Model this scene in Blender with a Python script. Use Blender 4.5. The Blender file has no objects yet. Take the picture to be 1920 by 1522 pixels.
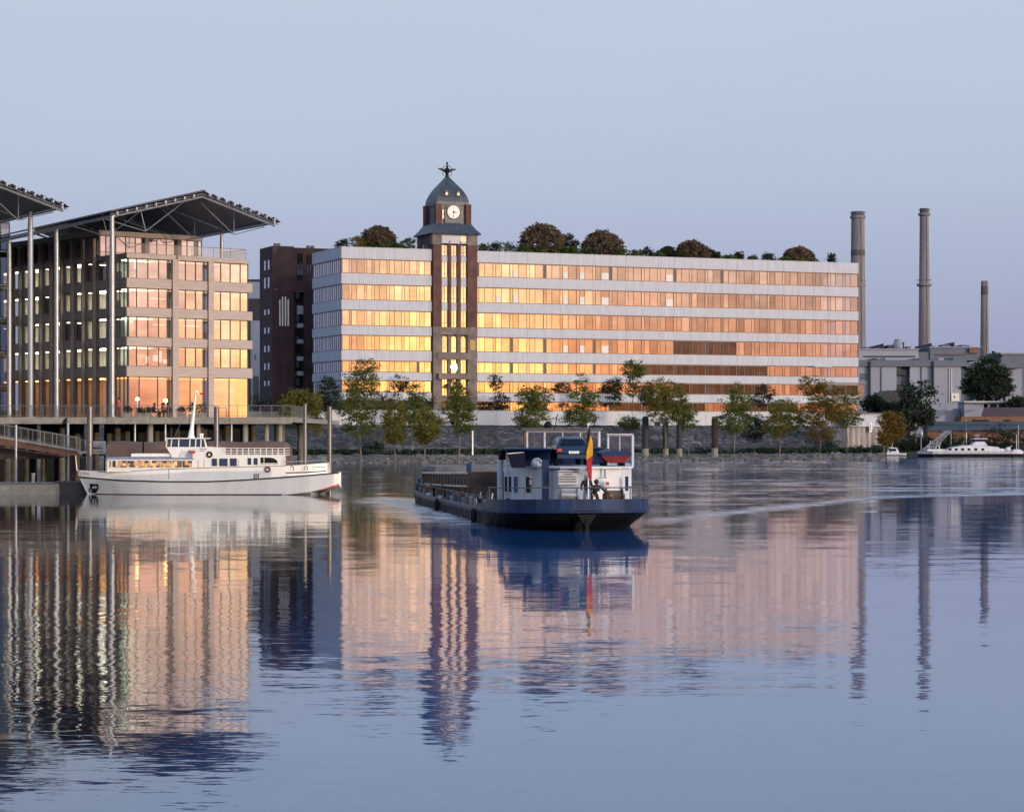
import bpy, bmesh, math, random
from mathutils import Vector, Matrix
random.seed(7)
R = math.radians
sc = bpy.context.scene
COL = sc.collection

# ------------------------------------------------------------------ camera, sky, sun, exposure
F, CX, HY, H = 4400.0, 960.0, 815.0, 4.4       # focal length, principal column, horizon row, eye height
cam = bpy.data.cameras.new('camera')
cam.sensor_width = 36; cam.lens = 36 * F / 1920
cam.shift_y = (HY - 761) / 1920
cam.clip_start = 0.5; cam.clip_end = 9000
co = bpy.data.objects.new('camera', cam); COL.objects.link(co)
co.location = (0, 0, H); co.rotation_euler = (R(90), 0, 0)
sc.camera = co
sc.view_settings.view_transform = 'Standard'; sc.view_settings.look = 'None'
sc.view_settings.exposure = 0.0; sc.view_settings.gamma = 1
sc.cycles.use_denoising = True
sc.cycles.max_bounces = 7; sc.cycles.glossy_bounces = 4; sc.cycles.transparent_max_bounces = 12
sc.cycles.diffuse_bounces = 3; sc.cycles.transmission_bounces = 4
sc.cycles.sample_clamp_indirect = 6; sc.cycles.caustics_reflective = False; sc.cycles.caustics_refractive = False

SUN_AZ, SUN_EL = 136.4, 1.65                   # azimuth clockwise from +Y (behind the camera, to its right)
W = bpy.data.worlds.new('World'); sc.world = W; W.use_nodes = True
wn = W.node_tree.nodes; wl = W.node_tree.links
for n in list(wn): wn.remove(n)
def N(t, **k):
    n = wn.new(t)
    for a, b in k.items(): setattr(n, a, b)
    return n
def mth(op, a, b=None, c=None):
    n = N('ShaderNodeMath', operation=op)
    for i, x in enumerate((a, b, c)):
        if x is None: continue
        if isinstance(x, (int, float)): n.inputs[i].default_value = x
        else: wl.new(x, n.inputs[i])
    return n.outputs[0]
def ramp(fac, stops):
    n = N('ShaderNodeValToRGB'); wl.new(fac, n.inputs[0])
    e = n.color_ramp.elements
    while len(e) < len(stops): e.new(0.5)
    for el, (p, c) in zip(e, stops): el.position = p; el.color = (*c, 1)
    return n.outputs[0]
def scl(col, f):
    n = N('ShaderNodeVectorMath', operation='SCALE'); wl.new(col, n.inputs[0])
    if isinstance(f, (int, float)): n.inputs['Scale'].default_value = f
    else: wl.new(f, n.inputs['Scale'])
    return n.outputs[0]
def addv(a, b):
    n = N('ShaderNodeVectorMath', operation='ADD'); wl.new(a, n.inputs[0]); wl.new(b, n.inputs[1]); return n.outputs[0]
tc = N('ShaderNodeTexCoord'); sp = N('ShaderNodeSeparateXYZ'); wl.new(tc.outputs['Generated'], sp.inputs[0])
el = mth('MULTIPLY', mth('ARCSINE', sp.outputs[2]), 57.2958)              # elevation, degrees
az = mth('MULTIPLY', mth('ARCTAN2', sp.outputs[0], sp.outputs[1]), 57.2958)  # azimuth from +Y towards +X
el90 = mth('DIVIDE', mth('MAXIMUM', el, 0.0), 90.0)
# dusk sky away from the sun: violet low down, pale blue above
base = ramp(el90, [(0, (.262, .288, .475)), (2.5/90, (.338, .372, .545)), (6.5/90, (.440, .522, .660)),
                   (11/90, (.482, .578, .70)), (30/90, (.36, .50, .70)), (1, (.23, .35, .60))])
hz_ = N('ShaderNodeTexNoise'); hz_.inputs['Scale'].default_value = 3.2; hz_.inputs['Detail'].default_value = 5
hm = N('ShaderNodeMapping'); hm.inputs['Scale'].default_value = (1, 1, 7); wl.new(tc.outputs['Generated'], hm.inputs[0]); wl.new(hm.outputs[0], hz_.inputs['Vector'])
base = scl(base, mth('ADD', mth('MULTIPLY', hz_.outputs[0], .10), .99))          # the faintest veil of cloud
def lobe(centre, sigma):
    d = mth('SUBTRACT', az, centre)
    return mth('EXPONENT', mth('MULTIPLY', mth('MULTIPLY', d, d), -1.0/(2*sigma*sigma)))
nz = N('ShaderNodeTexNoise'); nz.inputs['Scale'].default_value = 42; nz.inputs['Detail'].default_value = 7; nz.inputs['Roughness'].default_value = .6
mp = N('ShaderNodeMapping'); mp.inputs['Scale'].default_value = (1, 1, 3.0); wl.new(tc.outputs['Generated'], mp.inputs[0]); wl.new(mp.outputs[0], nz.inputs['Vector'])
cloud = mth('ADD', mth('MULTIPLY', nz.outputs[0], 1.5), 0.25)             # broken cloud in the sunset
el30 = mth('DIVIDE', mth('MAXIMUM', el, 0.0), 30.0)
glow = ramp(el30, [(0, (.52, .20, .13)), (1.0/30, (.74, .31, .20)), (2.2/30, (.80, .40, .28)), (3.6/30, (.84, .54, .42)),
                   (6/30, (.66, .52, .46)), (12/30, (.44, .44, .48)), (1, (.36, .50, .70))])
core = ramp(el30, [(0, (.8, .36, .05)), (1.4/30, (1.0, .62, .15)), (2.8/30, (.66, .44, .13)), (4.5/30, (.30, .19, .06)), (9/30, (.02, .01, 0)), (1, (0, 0, 0))])
warm = ramp(el30, [(0, (.5, .14, .01)), (2/30, (.55, .19, .03)), (4/30, (.34, .15, .04)), (9/30, (.04, .02, .01)), (1, (0, 0, 0))])
mask = mth('MULTIPLY', mth('MINIMUM', mth('MULTIPLY', lobe(124, 36), 1.25), 1.0), mth('SUBTRACT', 1.0, mth('MINIMUM', mth('DIVIDE', mth('MAXIMUM', el, 0.0), 30.0), 1.0)))
sky = N('ShaderNodeTexSky', sky_type='NISHITA', sun_disc=False)
sky.sun_elevation = R(SUN_EL); sky.sun_rotation = R(SUN_AZ)
mixn = N('ShaderNodeMix', data_type='RGBA'); wl.new(mask, mixn.inputs['Factor']); wl.new(base, mixn.inputs['A']); wl.new(scl(glow, cloud), mixn.inputs['B'])
tot = mixn.outputs['Result']
tot = addv(tot, scl(scl(warm, lobe(135.2, 3.2)), mth('MULTIPLY', cloud, 1.0)))
pinkr = ramp(el30, [(0, (.30, .08, .05)), (1.5/30, (.46, .15, .12)), (3.5/30, (.44, .20, .18)), (7/30, (.20, .12, .11)), (1, (0, 0, 0))])
tot = addv(tot, scl(scl(pinkr, lobe(111.8, 2.6)), mth('MULTIPLY', cloud, 1.1)))
tot = addv(tot, scl(scl(core, lobe(SUN_AZ, 1.5)), mth('MULTIPLY', cloud, 2.2)))
tot = addv(tot, scl(scl(core, lobe(107.6, 1.6)), mth('MULTIPLY', cloud, 2.7)))
dd = mth('SUBTRACT', el, 15.0)                                            # bright warm patch added to the sky behind the camera as soft fill light
fillband = mth('EXPONENT', mth('MULTIPLY', mth('MULTIPLY', dd, dd), -1.0/(2*3.6*3.6)))
warmc = N('ShaderNodeRGB'); warmc.outputs[0].default_value = (1.0, .83, .70, 1)
tot = addv(tot, scl(scl(warmc.outputs[0], lobe(140, 24)), mth('MULTIPLY', fillband, mth('MULTIPLY', cloud, 14.5))))
tot = addv(tot, scl(sky.outputs[0], 0.008))
bg = N('ShaderNodeBackground'); bg.inputs['Strength'].default_value = 1.0
wl.new(tot, bg.inputs[0]); ow = N('ShaderNodeOutputWorld'); wl.new(bg.outputs[0], ow.inputs[0])

sl = bpy.data.lights.new('sun', 'SUN'); sl.energy = 1.4; sl.angle = R(0.12); sl.color = (1.0, .77, .50)
so = bpy.data.objects.new('sun', sl); COL.objects.link(so)
sd = Vector((math.sin(R(SUN_AZ))*math.cos(R(SUN_EL)), math.cos(R(SUN_AZ))*math.cos(R(SUN_EL)), math.sin(R(SUN_EL))))
so.rotation_euler = (-sd).to_track_quat('-Z', 'Y').to_euler(); so.location = (200, -200, 60)

# ------------------------------------------------------------------ materials
def newmat(name):
    m = bpy.data.materials.new(name); m.use_nodes = True
    nt = m.node_tree
    return m, nt, nt.nodes['Principled BSDF']
def setramp(n, stops):
    e = n.color_ramp.elements
    while len(e) < len(stops): e.new(.5)
    for el_, (p, c) in zip(e, stops): el_.position = p; el_.color = (*c, 1)
def mat(name, col, rough=.6, var=.18, scale=1.5, metal=0.0, bump=0.0, stretch=(1, 1, 1), col2=None, bscale=None, spec=None):
    """plain surface with noise-driven colour variation, a finer grain and optional bump"""
    m, nt, p = newmat(name); L = nt.links
    tcn = nt.nodes.new('ShaderNodeTexCoord'); mpn = nt.nodes.new('ShaderNodeMapping'); mpn.inputs['Scale'].default_value = stretch
    L.new(tcn.outputs['Object'], mpn.inputs[0])
    n1 = nt.nodes.new('ShaderNodeTexNoise'); n1.inputs['Scale'].default_value = scale; n1.inputs['Detail'].default_value = 7; n1.inputs['Roughness'].default_value = .62
    L.new(mpn.outputs[0], n1.inputs['Vector'])
    rp = nt.nodes.new('ShaderNodeValToRGB')
    a = tuple(c*(1-var) for c in col); b = col2 or tuple(min(1, c*(1+var)) for c in col)
    setramp(rp, [(.32, a), (.68, b)]); L.new(n1.outputs[0], rp.inputs[0]); L.new(rp.outputs[0], p.inputs['Base Color'])
    p.inputs['Roughness'].default_value = rough; p.inputs['Metallic'].default_value = metal
    if spec is not None: p.inputs['Specular IOR Level'].default_value = spec
    if bump:
        n2 = nt.nodes.new('ShaderNodeTexNoise'); n2.inputs['Scale'].default_value = bscale or scale*6; n2.inputs['Detail'].default_value = 4
        L.new(mpn.outputs[0], n2.inputs['Vector'])
        bn = nt.nodes.new('ShaderNodeBump'); bn.inputs['Distance'].default_value = bump; bn.inputs['Strength'].default_value = .8
        L.new(n2.outputs[0], bn.inputs['Height']); L.new(bn.outputs[0], p.inputs['Normal'])
    return m
def brickmat(name, c1, c2, mortar, sx=.5, sz=.16, rough=.85):
    m, nt, p = newmat(name); L = nt.links
    tcn = nt.nodes.new('ShaderNodeTexCoord'); s = nt.nodes.new('ShaderNodeSeparateXYZ'); L.new(tcn.outputs['Object'], s.inputs[0])
    ad = nt.nodes.new('ShaderNodeMath'); L.new(s.outputs[0], ad.inputs[0]); L.new(s.outputs[1], ad.inputs[1])
    cb = nt.nodes.new('ShaderNodeCombineXYZ'); L.new(ad.outputs[0], cb.inputs[0]); L.new(s.outputs[2], cb.inputs[1])
    br = nt.nodes.new('ShaderNodeTexBrick'); L.new(cb.outputs[0], br.inputs['Vector'])
    br.inputs['Color1'].default_value = (*c1, 1); br.inputs['Color2'].default_value = (*c2, 1); br.inputs['Mortar'].default_value = (*mortar, 1)
    br.inputs['Scale'].default_value = 1; br.inputs['Brick Width'].default_value = sx; br.inputs['Row Height'].default_value = sz; br.inputs['Mortar Size'].default_value = .02
    n1 = nt.nodes.new('ShaderNodeTexNoise'); n1.inputs['Scale'].default_value = .5; n1.inputs['Detail'].default_value = 8; L.new(tcn.outputs['Object'], n1.inputs['Vector'])
    rp = nt.nodes.new('ShaderNodeValToRGB'); setramp(rp, [(.3, (.6, .6, .6)), (.7, (1.25, 1.25, 1.25))]); L.new(n1.outputs[0], rp.inputs[0])
    mx = nt.nodes.new('ShaderNodeMix'); mx.data_type = 'RGBA'; mx.blend_type = 'MULTIPLY'; mx.inputs['Factor'].default_value = 1
    L.new(br.outputs['Color'], mx.inputs['A']); L.new(rp.outputs[0], mx.inputs['B']); L.new(mx.outputs['Result'], p.inputs['Base Color'])
    p.inputs['Roughness'].default_value = rough
    return m
def glassmat(name, refl, tint=(.9, .9, .92), trans=(.55, .6, .6), rough=0.0):
    """coated glazing: a share is mirrored, the rest shows the room behind"""
    m, nt, p = newmat(name); L = nt.links; nt.nodes.remove(p)
    g = nt.nodes.new('ShaderNodeBsdfGlossy'); g.inputs['Color'].default_value = (*tint, 1); g.inputs['Roughness'].default_value = rough
    t = nt.nodes.new('ShaderNodeBsdfTransparent'); t.inputs['Color'].default_value = (*trans, 1)
    lw = nt.nodes.new('ShaderNodeLayerWeight'); lw.inputs['Blend'].default_value = .5
    fr = nt.nodes.new('ShaderNodeMath'); fr.operation = 'POWER'; fr.inputs[1].default_value = 5; L.new(lw.outputs['Facing'], fr.inputs[0])   # Schlick, the same from both sides
    ma = nt.nodes.new('ShaderNodeMath'); ma.operation = 'MULTIPLY_ADD'; ma.inputs[1].default_value = 1-refl; ma.inputs[2].default_value = refl
    L.new(fr.outputs[0], ma.inputs[0])
    x = nt.nodes.new('ShaderNodeMixShader'); L.new(ma.outputs[0], x.inputs[0]); L.new(t.outputs[0], x.inputs[1]); L.new(g.outputs[0], x.inputs[2])
    L.new(x.outputs[0], nt.nodes['Material Output'].inputs[0])
    return m
def emat(name, col, s):
    m, nt, p = newmat(name)
    p.inputs['Base Color'].default_value = (*col, 1); p.inputs['Emission Color'].default_value = (*col, 1); p.inputs['Emission Strength'].default_value = s
    return m
def leafmat(name, c1, c2, scale=.9):
    m, nt, p = newmat(name); L = nt.links
    tcn = nt.nodes.new('ShaderNodeTexCoord'); n1 = nt.nodes.new('ShaderNodeTexNoise'); n1.inputs['Scale'].default_value = scale; n1.inputs['Detail'].default_value = 5
    L.new(tcn.outputs['Object'], n1.inputs['Vector'])
    rp = nt.nodes.new('ShaderNodeValToRGB'); setramp(rp, [(.35, c1), (.68, c2)]); L.new(n1.outputs[0], rp.inputs[0]); L.new(rp.outputs[0], p.inputs['Base Color'])
    p.inputs['Roughness'].default_value = .6; p.inputs['Specular IOR Level'].default_value = .25
    tr = nt.nodes.new('ShaderNodeBsdfTranslucent'); L.new(rp.outputs[0], tr.inputs[0])
    x = nt.nodes.new('ShaderNodeMixShader'); x.inputs[0].default_value = .38; L.new(p.outputs[0], x.inputs[1]); L.new(tr.outputs[0], x.inputs[2])
    L.new(x.outputs[0], nt.nodes['Material Output'].inputs[0])
    return m

M = dict(
 white=mat('white_render', (.44, .46, .52), .55, .05, .25, stretch=(1, 1, 3)),
 spandrel=mat('white_spandrel', (.385, .418, .505), .5, .10, .5, stretch=(1.6, 1.6, .5)),
 copper=mat('copper_frame', (.20, .085, .055), .5, .2, 2),
 darkframe=mat('dark_frame', (.045, .045, .05), .5, .2, 2),
 greyframe=mat('grey_frame', (.14, .13, .13), .5, .2, 2),
 room=mat('room_dark', (.07, .065, .06), .9, .3, .4),
 roomlight=mat('room_light', (.42, .39, .33), .9, .2, .4),
 brick=brickmat('red_brick', (.085, .030, .028), (.125, .045, .036), (.10, .075, .07)),
 darkbrick=brickmat('dark_brick', (.040, .017, .022), (.060, .024, .027), (.045, .032, .036)),
 stone=brickmat('grey_stone', (.15, .125, .12), (.21, .175, .16), (.11, .095, .09), .9, .35),
 slate=mat('slate_copper', (.036, .050, .068), .45, .35, 1.2, bump=.01, stretch=(1, 1, .25)),
 timber=mat('grey_timber', (.43, .355, .33), .75, .22, 2.5, bump=.012, stretch=(.25, .25, 9)),
 timberdark=mat('brown_timber', (.20, .160, .142), .8, .28, 2.0, bump=.01, stretch=(6, 6, .3)),
 steel=mat('painted_steel', (.30, .31, .34), .35, .1, 1, metal=.35),
 solar=mat('solar_panel', (.035, .042, .065), .3, .3, 1.0),
 underside=mat('canopy_underside', (.17, .185, .225), .5, .25, .8),
 concrete=mat('concrete', (.27, .255, .225), .85, .25, 1.2, bump=.008),
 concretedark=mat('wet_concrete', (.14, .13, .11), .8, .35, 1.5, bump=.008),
 pile=mat('steel_pile', (.17, .155, .15), .35, .35, .8, metal=.5, stretch=(1, 1, .3)),
 pilewall=mat('sheet_pile_paint', (.30, .28, .27), .7, .35, .8, stretch=(1, 1, .25)),
 rustdark=mat('dark_rust', (.05, .026, .024), .85, .3, 1.2),
 tealroof=mat('teal_roof', (.012, .045, .085), .6, .2, .4),
 rust=mat('rust_steel', (.17, .088, .056), .8, .3, 1.2),
 tarp=mat('brown_tarpaulin', (.165, .095, .068), .75, .18, 1.0, bump=.03, bscale=3),
 boatwhite=mat('boat_white', (.88, .86, .82), .30, .07, 1.1, stretch=(1, 1, .2)),
 boatgrey=mat('boat_bluegrey', (.27, .31, .39), .4, .1, 1),
 black=mat('black_paint', (.012, .012, .014), .5, .3, 1, spec=.15),
 red=mat('red_paint', (.52, .03, .02), .45, .15, 2),
 yellow=mat('yellow_cloth', (.72, .36, .02), .8, .1, 4),
 dinghyred=mat('dinghy_red', (.17, .012, .016), .6, .2, 3, spec=.2),
 redcloth=mat('red_cloth', (.40, .016, .016), .8, .1, 4),
 blackcloth=mat('black_cloth', (.012, .012, .012), .9, .1, 4),
 navy=mat('navy_paint', (.012, .030, .090), .5, .3, 1.2, spec=.15),
 bargeblue=mat('barge_blue', (.018, .034, .085), .5, .5, 1.2, stretch=(2, 2, .25), spec=.2),
 bargehull=mat('barge_black', (.012, .014, .015), .6, .5, .8, spec=.08),
 bargegrey=mat('barge_grey', (.080, .090, .115), .55, .5, .9),
 bargewhite=mat('barge_white', (.58, .60, .66), .45, .16, 1.4, stretch=(1, 1, .15)),
 hold=mat('hold_brown', (.075, .050, .042), .7, .5, 1.0, col2=(.15, .10, .08)),
 tyre=mat('rubber', (.016, .016, .018), .8, .2, 3, spec=.1),
 carpaint=mat('car_blue', (.012, .035, .085), .2, .1, 2),
 chimney=mat('chimney_concrete', (.20, .185, .21), .9, .30, .35, stretch=(1, 1, .12)),  # purple tint stands for haze over the far stacks
 chimneydark=mat('chimney_band', (.085, .08, .085), .9, .2, .2),
 plant=mat('plant_panel', (.25, .27, .36), .6, .08, .1, stretch=(1, 1, .2)),  # blue of the distant haze is put into this colour
 plantgrey=mat('plant_grey', (.095, .115, .165), .6, .15, .2),  # distance haze tinted in here too
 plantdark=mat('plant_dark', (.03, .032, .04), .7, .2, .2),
 teal=mat('teal_sheet', (.014, .052, .115), .6, .15, .3),
 roofred=mat('dark_red_roof', (.075, .038, .045), .8, .25, .5),
 bark=mat('bark', (.085, .065, .050), .9, .3, 3, bump=.01),
 barkpale=mat('pale_bark', (.17, .14, .11), .9, .3, 3),
 stem=mat('wet_bark', (.045, .038, .034), .9, .3, 3),
 rock=mat('rubble_rock', (.135, .13, .13), .9, .55, .6, bump=.03),
 grassdark=mat('bank_grass', (.022, .034, .018), .95, .5, .5),
 ground=mat('ground_paving', (.12, .12, .12), .9, .3, .2),
 skin=mat('skin', (.42, .25, .18), .6, .08, 6),
 denim=mat('denim', (.16, .22, .36), .85, .15, 8),
 darkcloth=mat('dark_cloth', (.020, .022, .030), .9, .2, 6),
 hair=mat('dark_hair', (.02, .014, .01), .7, .2, 9),
 cap=mat('pale_cap', (.55, .53, .50), .8, .1, 6),
 orangecloth=mat('orange_cloth', (.5, .14, .07), .85, .15, 6),
 gmain=glassmat('coated_glass', .66, (.97, .90, .84)),
 gside=glassmat('side_glass', .50, (.85, .88, .95), (.5, .52, .55)),
 gclear=glassmat('clear_glass', .13, (.95, .88, .84), (.22, .25, .30)),
 gclear3=glassmat('dim_glass', .18, (.90, .80, .76), (.20, .22, .26)),
 gmainb=glassmat('coated_glass_dim', .54, (.95, .86, .80)),
 gmainc=glassmat('coated_glass_bright', .76, (.98, .93, .88)),
 goffice=glassmat('office_glass', .62, (.98, .92, .88), (.62, .58, .5)),
 gtimber=glassmat('fin_glass', .14, (.9, .9, .9), (.8, .82, .8)),
 gclear2=glassmat('thin_pane', .10, (.9, .92, .95), (.85, .87, .9)),
 gboat=glassmat('boat_glass', .13, (.9, .9, .9), (.6, .6, .6)),
 gcar=glassmat('tinted_glass', .07, (.7, .75, .85), (.05, .08, .10)),
 gdark=glassmat('dark_glass', .22, (.8, .85, .95), (.10, .13, .16)),
 rail=mat('rail_steel', (.20, .20, .20), .45, .1, 1, metal=.3),
 blind=mat('pale_matte', (.72, .68, .66), .8, .05, 2),
 screen=emat('lit_screen', (.95, .97, 1), 1.6),
 rowlamp=emat('row_lamp', (1, .72, .45), 1.8),
 roomlamp=emat('room_lamp', (1, .97, .80), 13.0),
 saloonwarm=emat('restaurant_lamp', (1, .44, .13), 9.0),
 warm=emat('warm_lamp', (1, .50, .16), 5.0),
 warmdim=emat('warm_ceiling', (1, .46, .15), 2.6),
 cool=emat('office_lamp', (.86, 1, .78), 12.0),
 cabinlight=emat('cabin_lamp', (1, .60, .22), 3.2),
)
def panelmat(name, col):
    m = mat(name, col, .5, .11, .5, stretch=(1.6, 1.6, .4)); nt = m.node_tree; L = nt.links; p = nt.nodes['Principled BSDF']
    tcn = nt.nodes.new('ShaderNodeTexCoord'); s = nt.nodes.new('ShaderNodeSeparateXYZ'); L.new(tcn.outputs['Object'], s.inputs[0])
    def nm(op, a, b):
        n = nt.nodes.new('ShaderNodeMath'); n.operation = op
        for i, x in enumerate((a, b)):
            if isinstance(x, (int, float)): n.inputs[i].default_value = x
            else: L.new(x, n.inputs[i])
        return n.outputs[0]
    j = nm('LESS_THAN', nm('FRACT', nm('DIVIDE', nm('ADD', s.outputs[0], s.outputs[1]), 3.52), 0), .028)       # upright joints between cladding sheets
    n2 = nt.nodes.new('ShaderNodeTexNoise'); n2.inputs['Scale'].default_value = 1; n2.inputs['Detail'].default_value = 4
    mp_ = nt.nodes.new('ShaderNodeMapping'); mp_.inputs['Scale'].default_value = (5, 5, .16); L.new(tcn.outputs['Object'], mp_.inputs[0]); L.new(mp_.outputs[0], n2.inputs['Vector'])
    r = nt.nodes.new('ShaderNodeValToRGB'); setramp(r, [(.55, (1, 1, 1)), (.75, (.80, .79, .78))]); L.new(n2.outputs[0], r.inputs[0])    # rain streaks
    src = p.inputs['Base Color'].links[0].from_socket
    a = nt.nodes.new('ShaderNodeMix'); a.data_type = 'RGBA'; a.blend_type = 'MULTIPLY'; a.inputs['Factor'].default_value = 1; L.new(src, a.inputs['A']); L.new(r.outputs[0], a.inputs['B'])
    b_ = nt.nodes.new('ShaderNodeMix'); b_.data_type = 'RGBA'; L.new(nm('MULTIPLY', j, .45), b_.inputs['Factor']); L.new(a.outputs['Result'], b_.inputs['A']); b_.inputs['B'].default_value = (.12, .12, .14, 1)
    L.new(b_.outputs['Result'], p.inputs['Base Color']); return m
M['spandrel'] = panelmat('white_cladding', (.375, .405, .49))
M['leafgreen'] = leafmat('leaf_green', (.058, .085, .018), (.185, .210, .045))
M['leafolive'] = leafmat('leaf_olive', (.095, .098, .018), (.26, .225, .045))
M['leafautumn'] = leafmat('leaf_autumn', (.095, .075, .014), (.26, .165, .024))
M['leafdark'] = leafmat('leaf_dark', (.014, .027, .018), (.042, .064, .034))
M['leafbush'] = leafmat('leaf_bush', (.036, .066, .016), (.095, .145, .032))
M['leafroof'] = leafmat('leaf_roof', (.085, .062, .040), (.24, .165, .10))
# timber boards are horizontal, the corrugated sheets vertical: both come from stretched noise above

# ------------------------------------------------------------------ mesh building helpers
class B:
    """collects faces, then links them as ONE mesh object"""
    def __init__(s, fm=None): s.v = []; s.f = []; s.m = []; s.fm = fm
    def add(s, vs, fs, m=0):
        o = len(s.v)
        if s.fm: vs = [s.fm(*p) for p in vs]
        s.v += [tuple(p) for p in vs]; s.f += [tuple(o+i for i in q) for q in fs]; s.m += [m]*len(fs); return s
    def quad(s, a, b, c, d, m=0): return s.add([a, b, c, d], [(0, 1, 2, 3)], m)
    def box(s, x0, x1, y0, y1, z0, z1, m=0):
        v = [(x, y, z) for z in (z0, z1) for x, y in ((x0, y0), (x1, y0), (x1, y1), (x0, y1))]
        return s.add(v, [(3, 2, 1, 0), (4, 5, 6, 7), (0, 1, 5, 4), (1, 2, 6, 5), (2, 3, 7, 6), (3, 0, 4, 7)], m)
    def prism(s, pts, z0, z1, m=0, top=None):
        n = len(pts); t = top or pts
        v = [(x, y, z0) for x, y in pts] + [(x, y, z1) for x, y in t]
        f = [tuple(range(n-1, -1, -1)), tuple(range(n, 2*n))] + [(i, (i+1) % n, n+(i+1) % n, n+i) for i in range(n)]
        return s.add(v, f, m)
    def extr(s, pts, d, m=0):
        """polygon given in 3D, thickened along vector d"""
        n = len(pts); v = [tuple(p) for p in pts] + [(p[0]+d[0], p[1]+d[1], p[2]+d[2]) for p in pts]
        f = [tuple(range(n-1, -1, -1)), tuple(range(n, 2*n))] + [(i, (i+1) % n, n+(i+1) % n, n+i) for i in range(n)]
        return s.add(v, f, m)
    def rings(s, rs, m=0, cap=True, closed=True):
        n = len(rs[0]); v = [p for r in rs for p in r]; f = []
        for k in range(len(rs)-1):
            for i in range(n if closed else n-1):
                j = (i+1) % n; f.append((k*n+i, k*n+j, (k+1)*n+j, (k+1)*n+i))
        if cap: f += [tuple(range(n-1, -1, -1)), tuple(range((len(rs)-1)*n, len(rs)*n))]
        return s.add(v, f, m)
    def tube(s, p0, p1, r, n=8, r1=None, m=0): return s.path([p0, p1], [r, r if r1 is None else r1], n, m)
    def path(s, pts, r, n=8, m=0):
        pts = [Vector(p) for p in pts]; rs = []
        if not isinstance(r, (list, tuple)): r = [r]*len(pts)
        for i, p in enumerate(pts):
            d = (pts[min(i+1, len(pts)-1)] - pts[max(i-1, 0)]).normalized()
            a = d.cross(Vector((0, 0, 1)))
            if a.length < 1e-3: a = d.cross(Vector((0, 1, 0)))
            a.normalize(); b = d.cross(a)
            rs.append([tuple(p + (a*math.cos(2*math.pi*k/n) + b*math.sin(2*math.pi*k/n))*r[i]) for k in range(n)])
        return s.rings(rs, m)
    def lathe(s, prof, c=(0, 0, 0), n=20, m=0):
        return s.rings([[(c[0]+r*math.cos(2*math.pi*k/n), c[1]+r*math.sin(2*math.pi*k/n), c[2]+z) for k in range(n)] for r, z in prof], m)
    def ball(s, c, r, n=10, m=0, sz=1):
        return s.lathe([(max(r*math.sin(math.pi*i/8), .01*r), -r*sz*math.cos(math.pi*i/8)) for i in range(9)], c, n, m)
    def ringtorus(s, c, r, t, axis='y', n=18, k=6, m=0):
        rs = []
        for i in range(n+1):
            a = 2*math.pi*i/n; ring = []
            for j in range(k):
                b = 2*math.pi*j/k; rr = r + t*math.cos(b); q = t*math.sin(b)
                p = {'y': (rr*math.cos(a), q, rr*math.sin(a)), 'x': (q, rr*math.cos(a), rr*math.sin(a)), 'z': (rr*math.cos(a), rr*math.sin(a), q)}[axis]
                ring.append((c[0]+p[0], c[1]+p[1], c[2]+p[2]))
            rs.append(ring)
        return s.rings(rs, m, cap=False)
    def make(s, name, mats, parent=None, loc=None, smooth=False, label=None):
        me = bpy.data.meshes.new(name); me.from_pydata(s.v, [], s.f)
        if not isinstance(mats, (list, tuple)): mats = [mats]
        for mm in mats: me.materials.append(M[mm] if isinstance(mm, str) else mm)
        me.polygons.foreach_set('material_index', s.m)
        if smooth: me.polygons.foreach_set('use_smooth', [True]*len(s.f))
        me.update()
        o = bpy.data.objects.new(name, me); COL.objects.link(o)
        if parent: o.parent = parent
        if loc: o.location = loc
        if label: o['label'] = label
        return o
def tag(o, label, cat, group=None):
    o['label'] = label; o['category'] = cat
    if group: o['group'] = group
    return o
def thing(name, label, cat, loc=(0, 0, 0), rz=0, group=None):
    o = bpy.data.objects.new(name, None); COL.objects.link(o); o.empty_display_size = .5
    o.location = loc; o.rotation_euler = (0, 0, rz); return tag(o, label, cat, group)
def struct(o): o['kind'] = 'structure'; return o
def at(px, D): return (px - CX)/F*D
def zat(py, D): return H - (py - HY)/F*D
def copy_tree(o, parent=None):
    c = o.copy(); COL.objects.link(c)
    if parent: c.parent = parent
    for ch in list(o.children): copy_tree(ch, c)
    return c

# main-bank frame: u runs along the long white facade, w is the distance in front of it
TH = R(22.5); UX, UY = math.cos(TH), math.sin(TH); OX, OY = -32.0, 440.0
def bank(t, w, z=0): return (OX + UX*t + UY*w, OY + UY*t - UX*w, z)
def bank_t(px, w):
    k = (px - CX)/F
    return (-OX - UY*w + k*(OY - UX*w))/(UX - UY*k)

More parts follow.
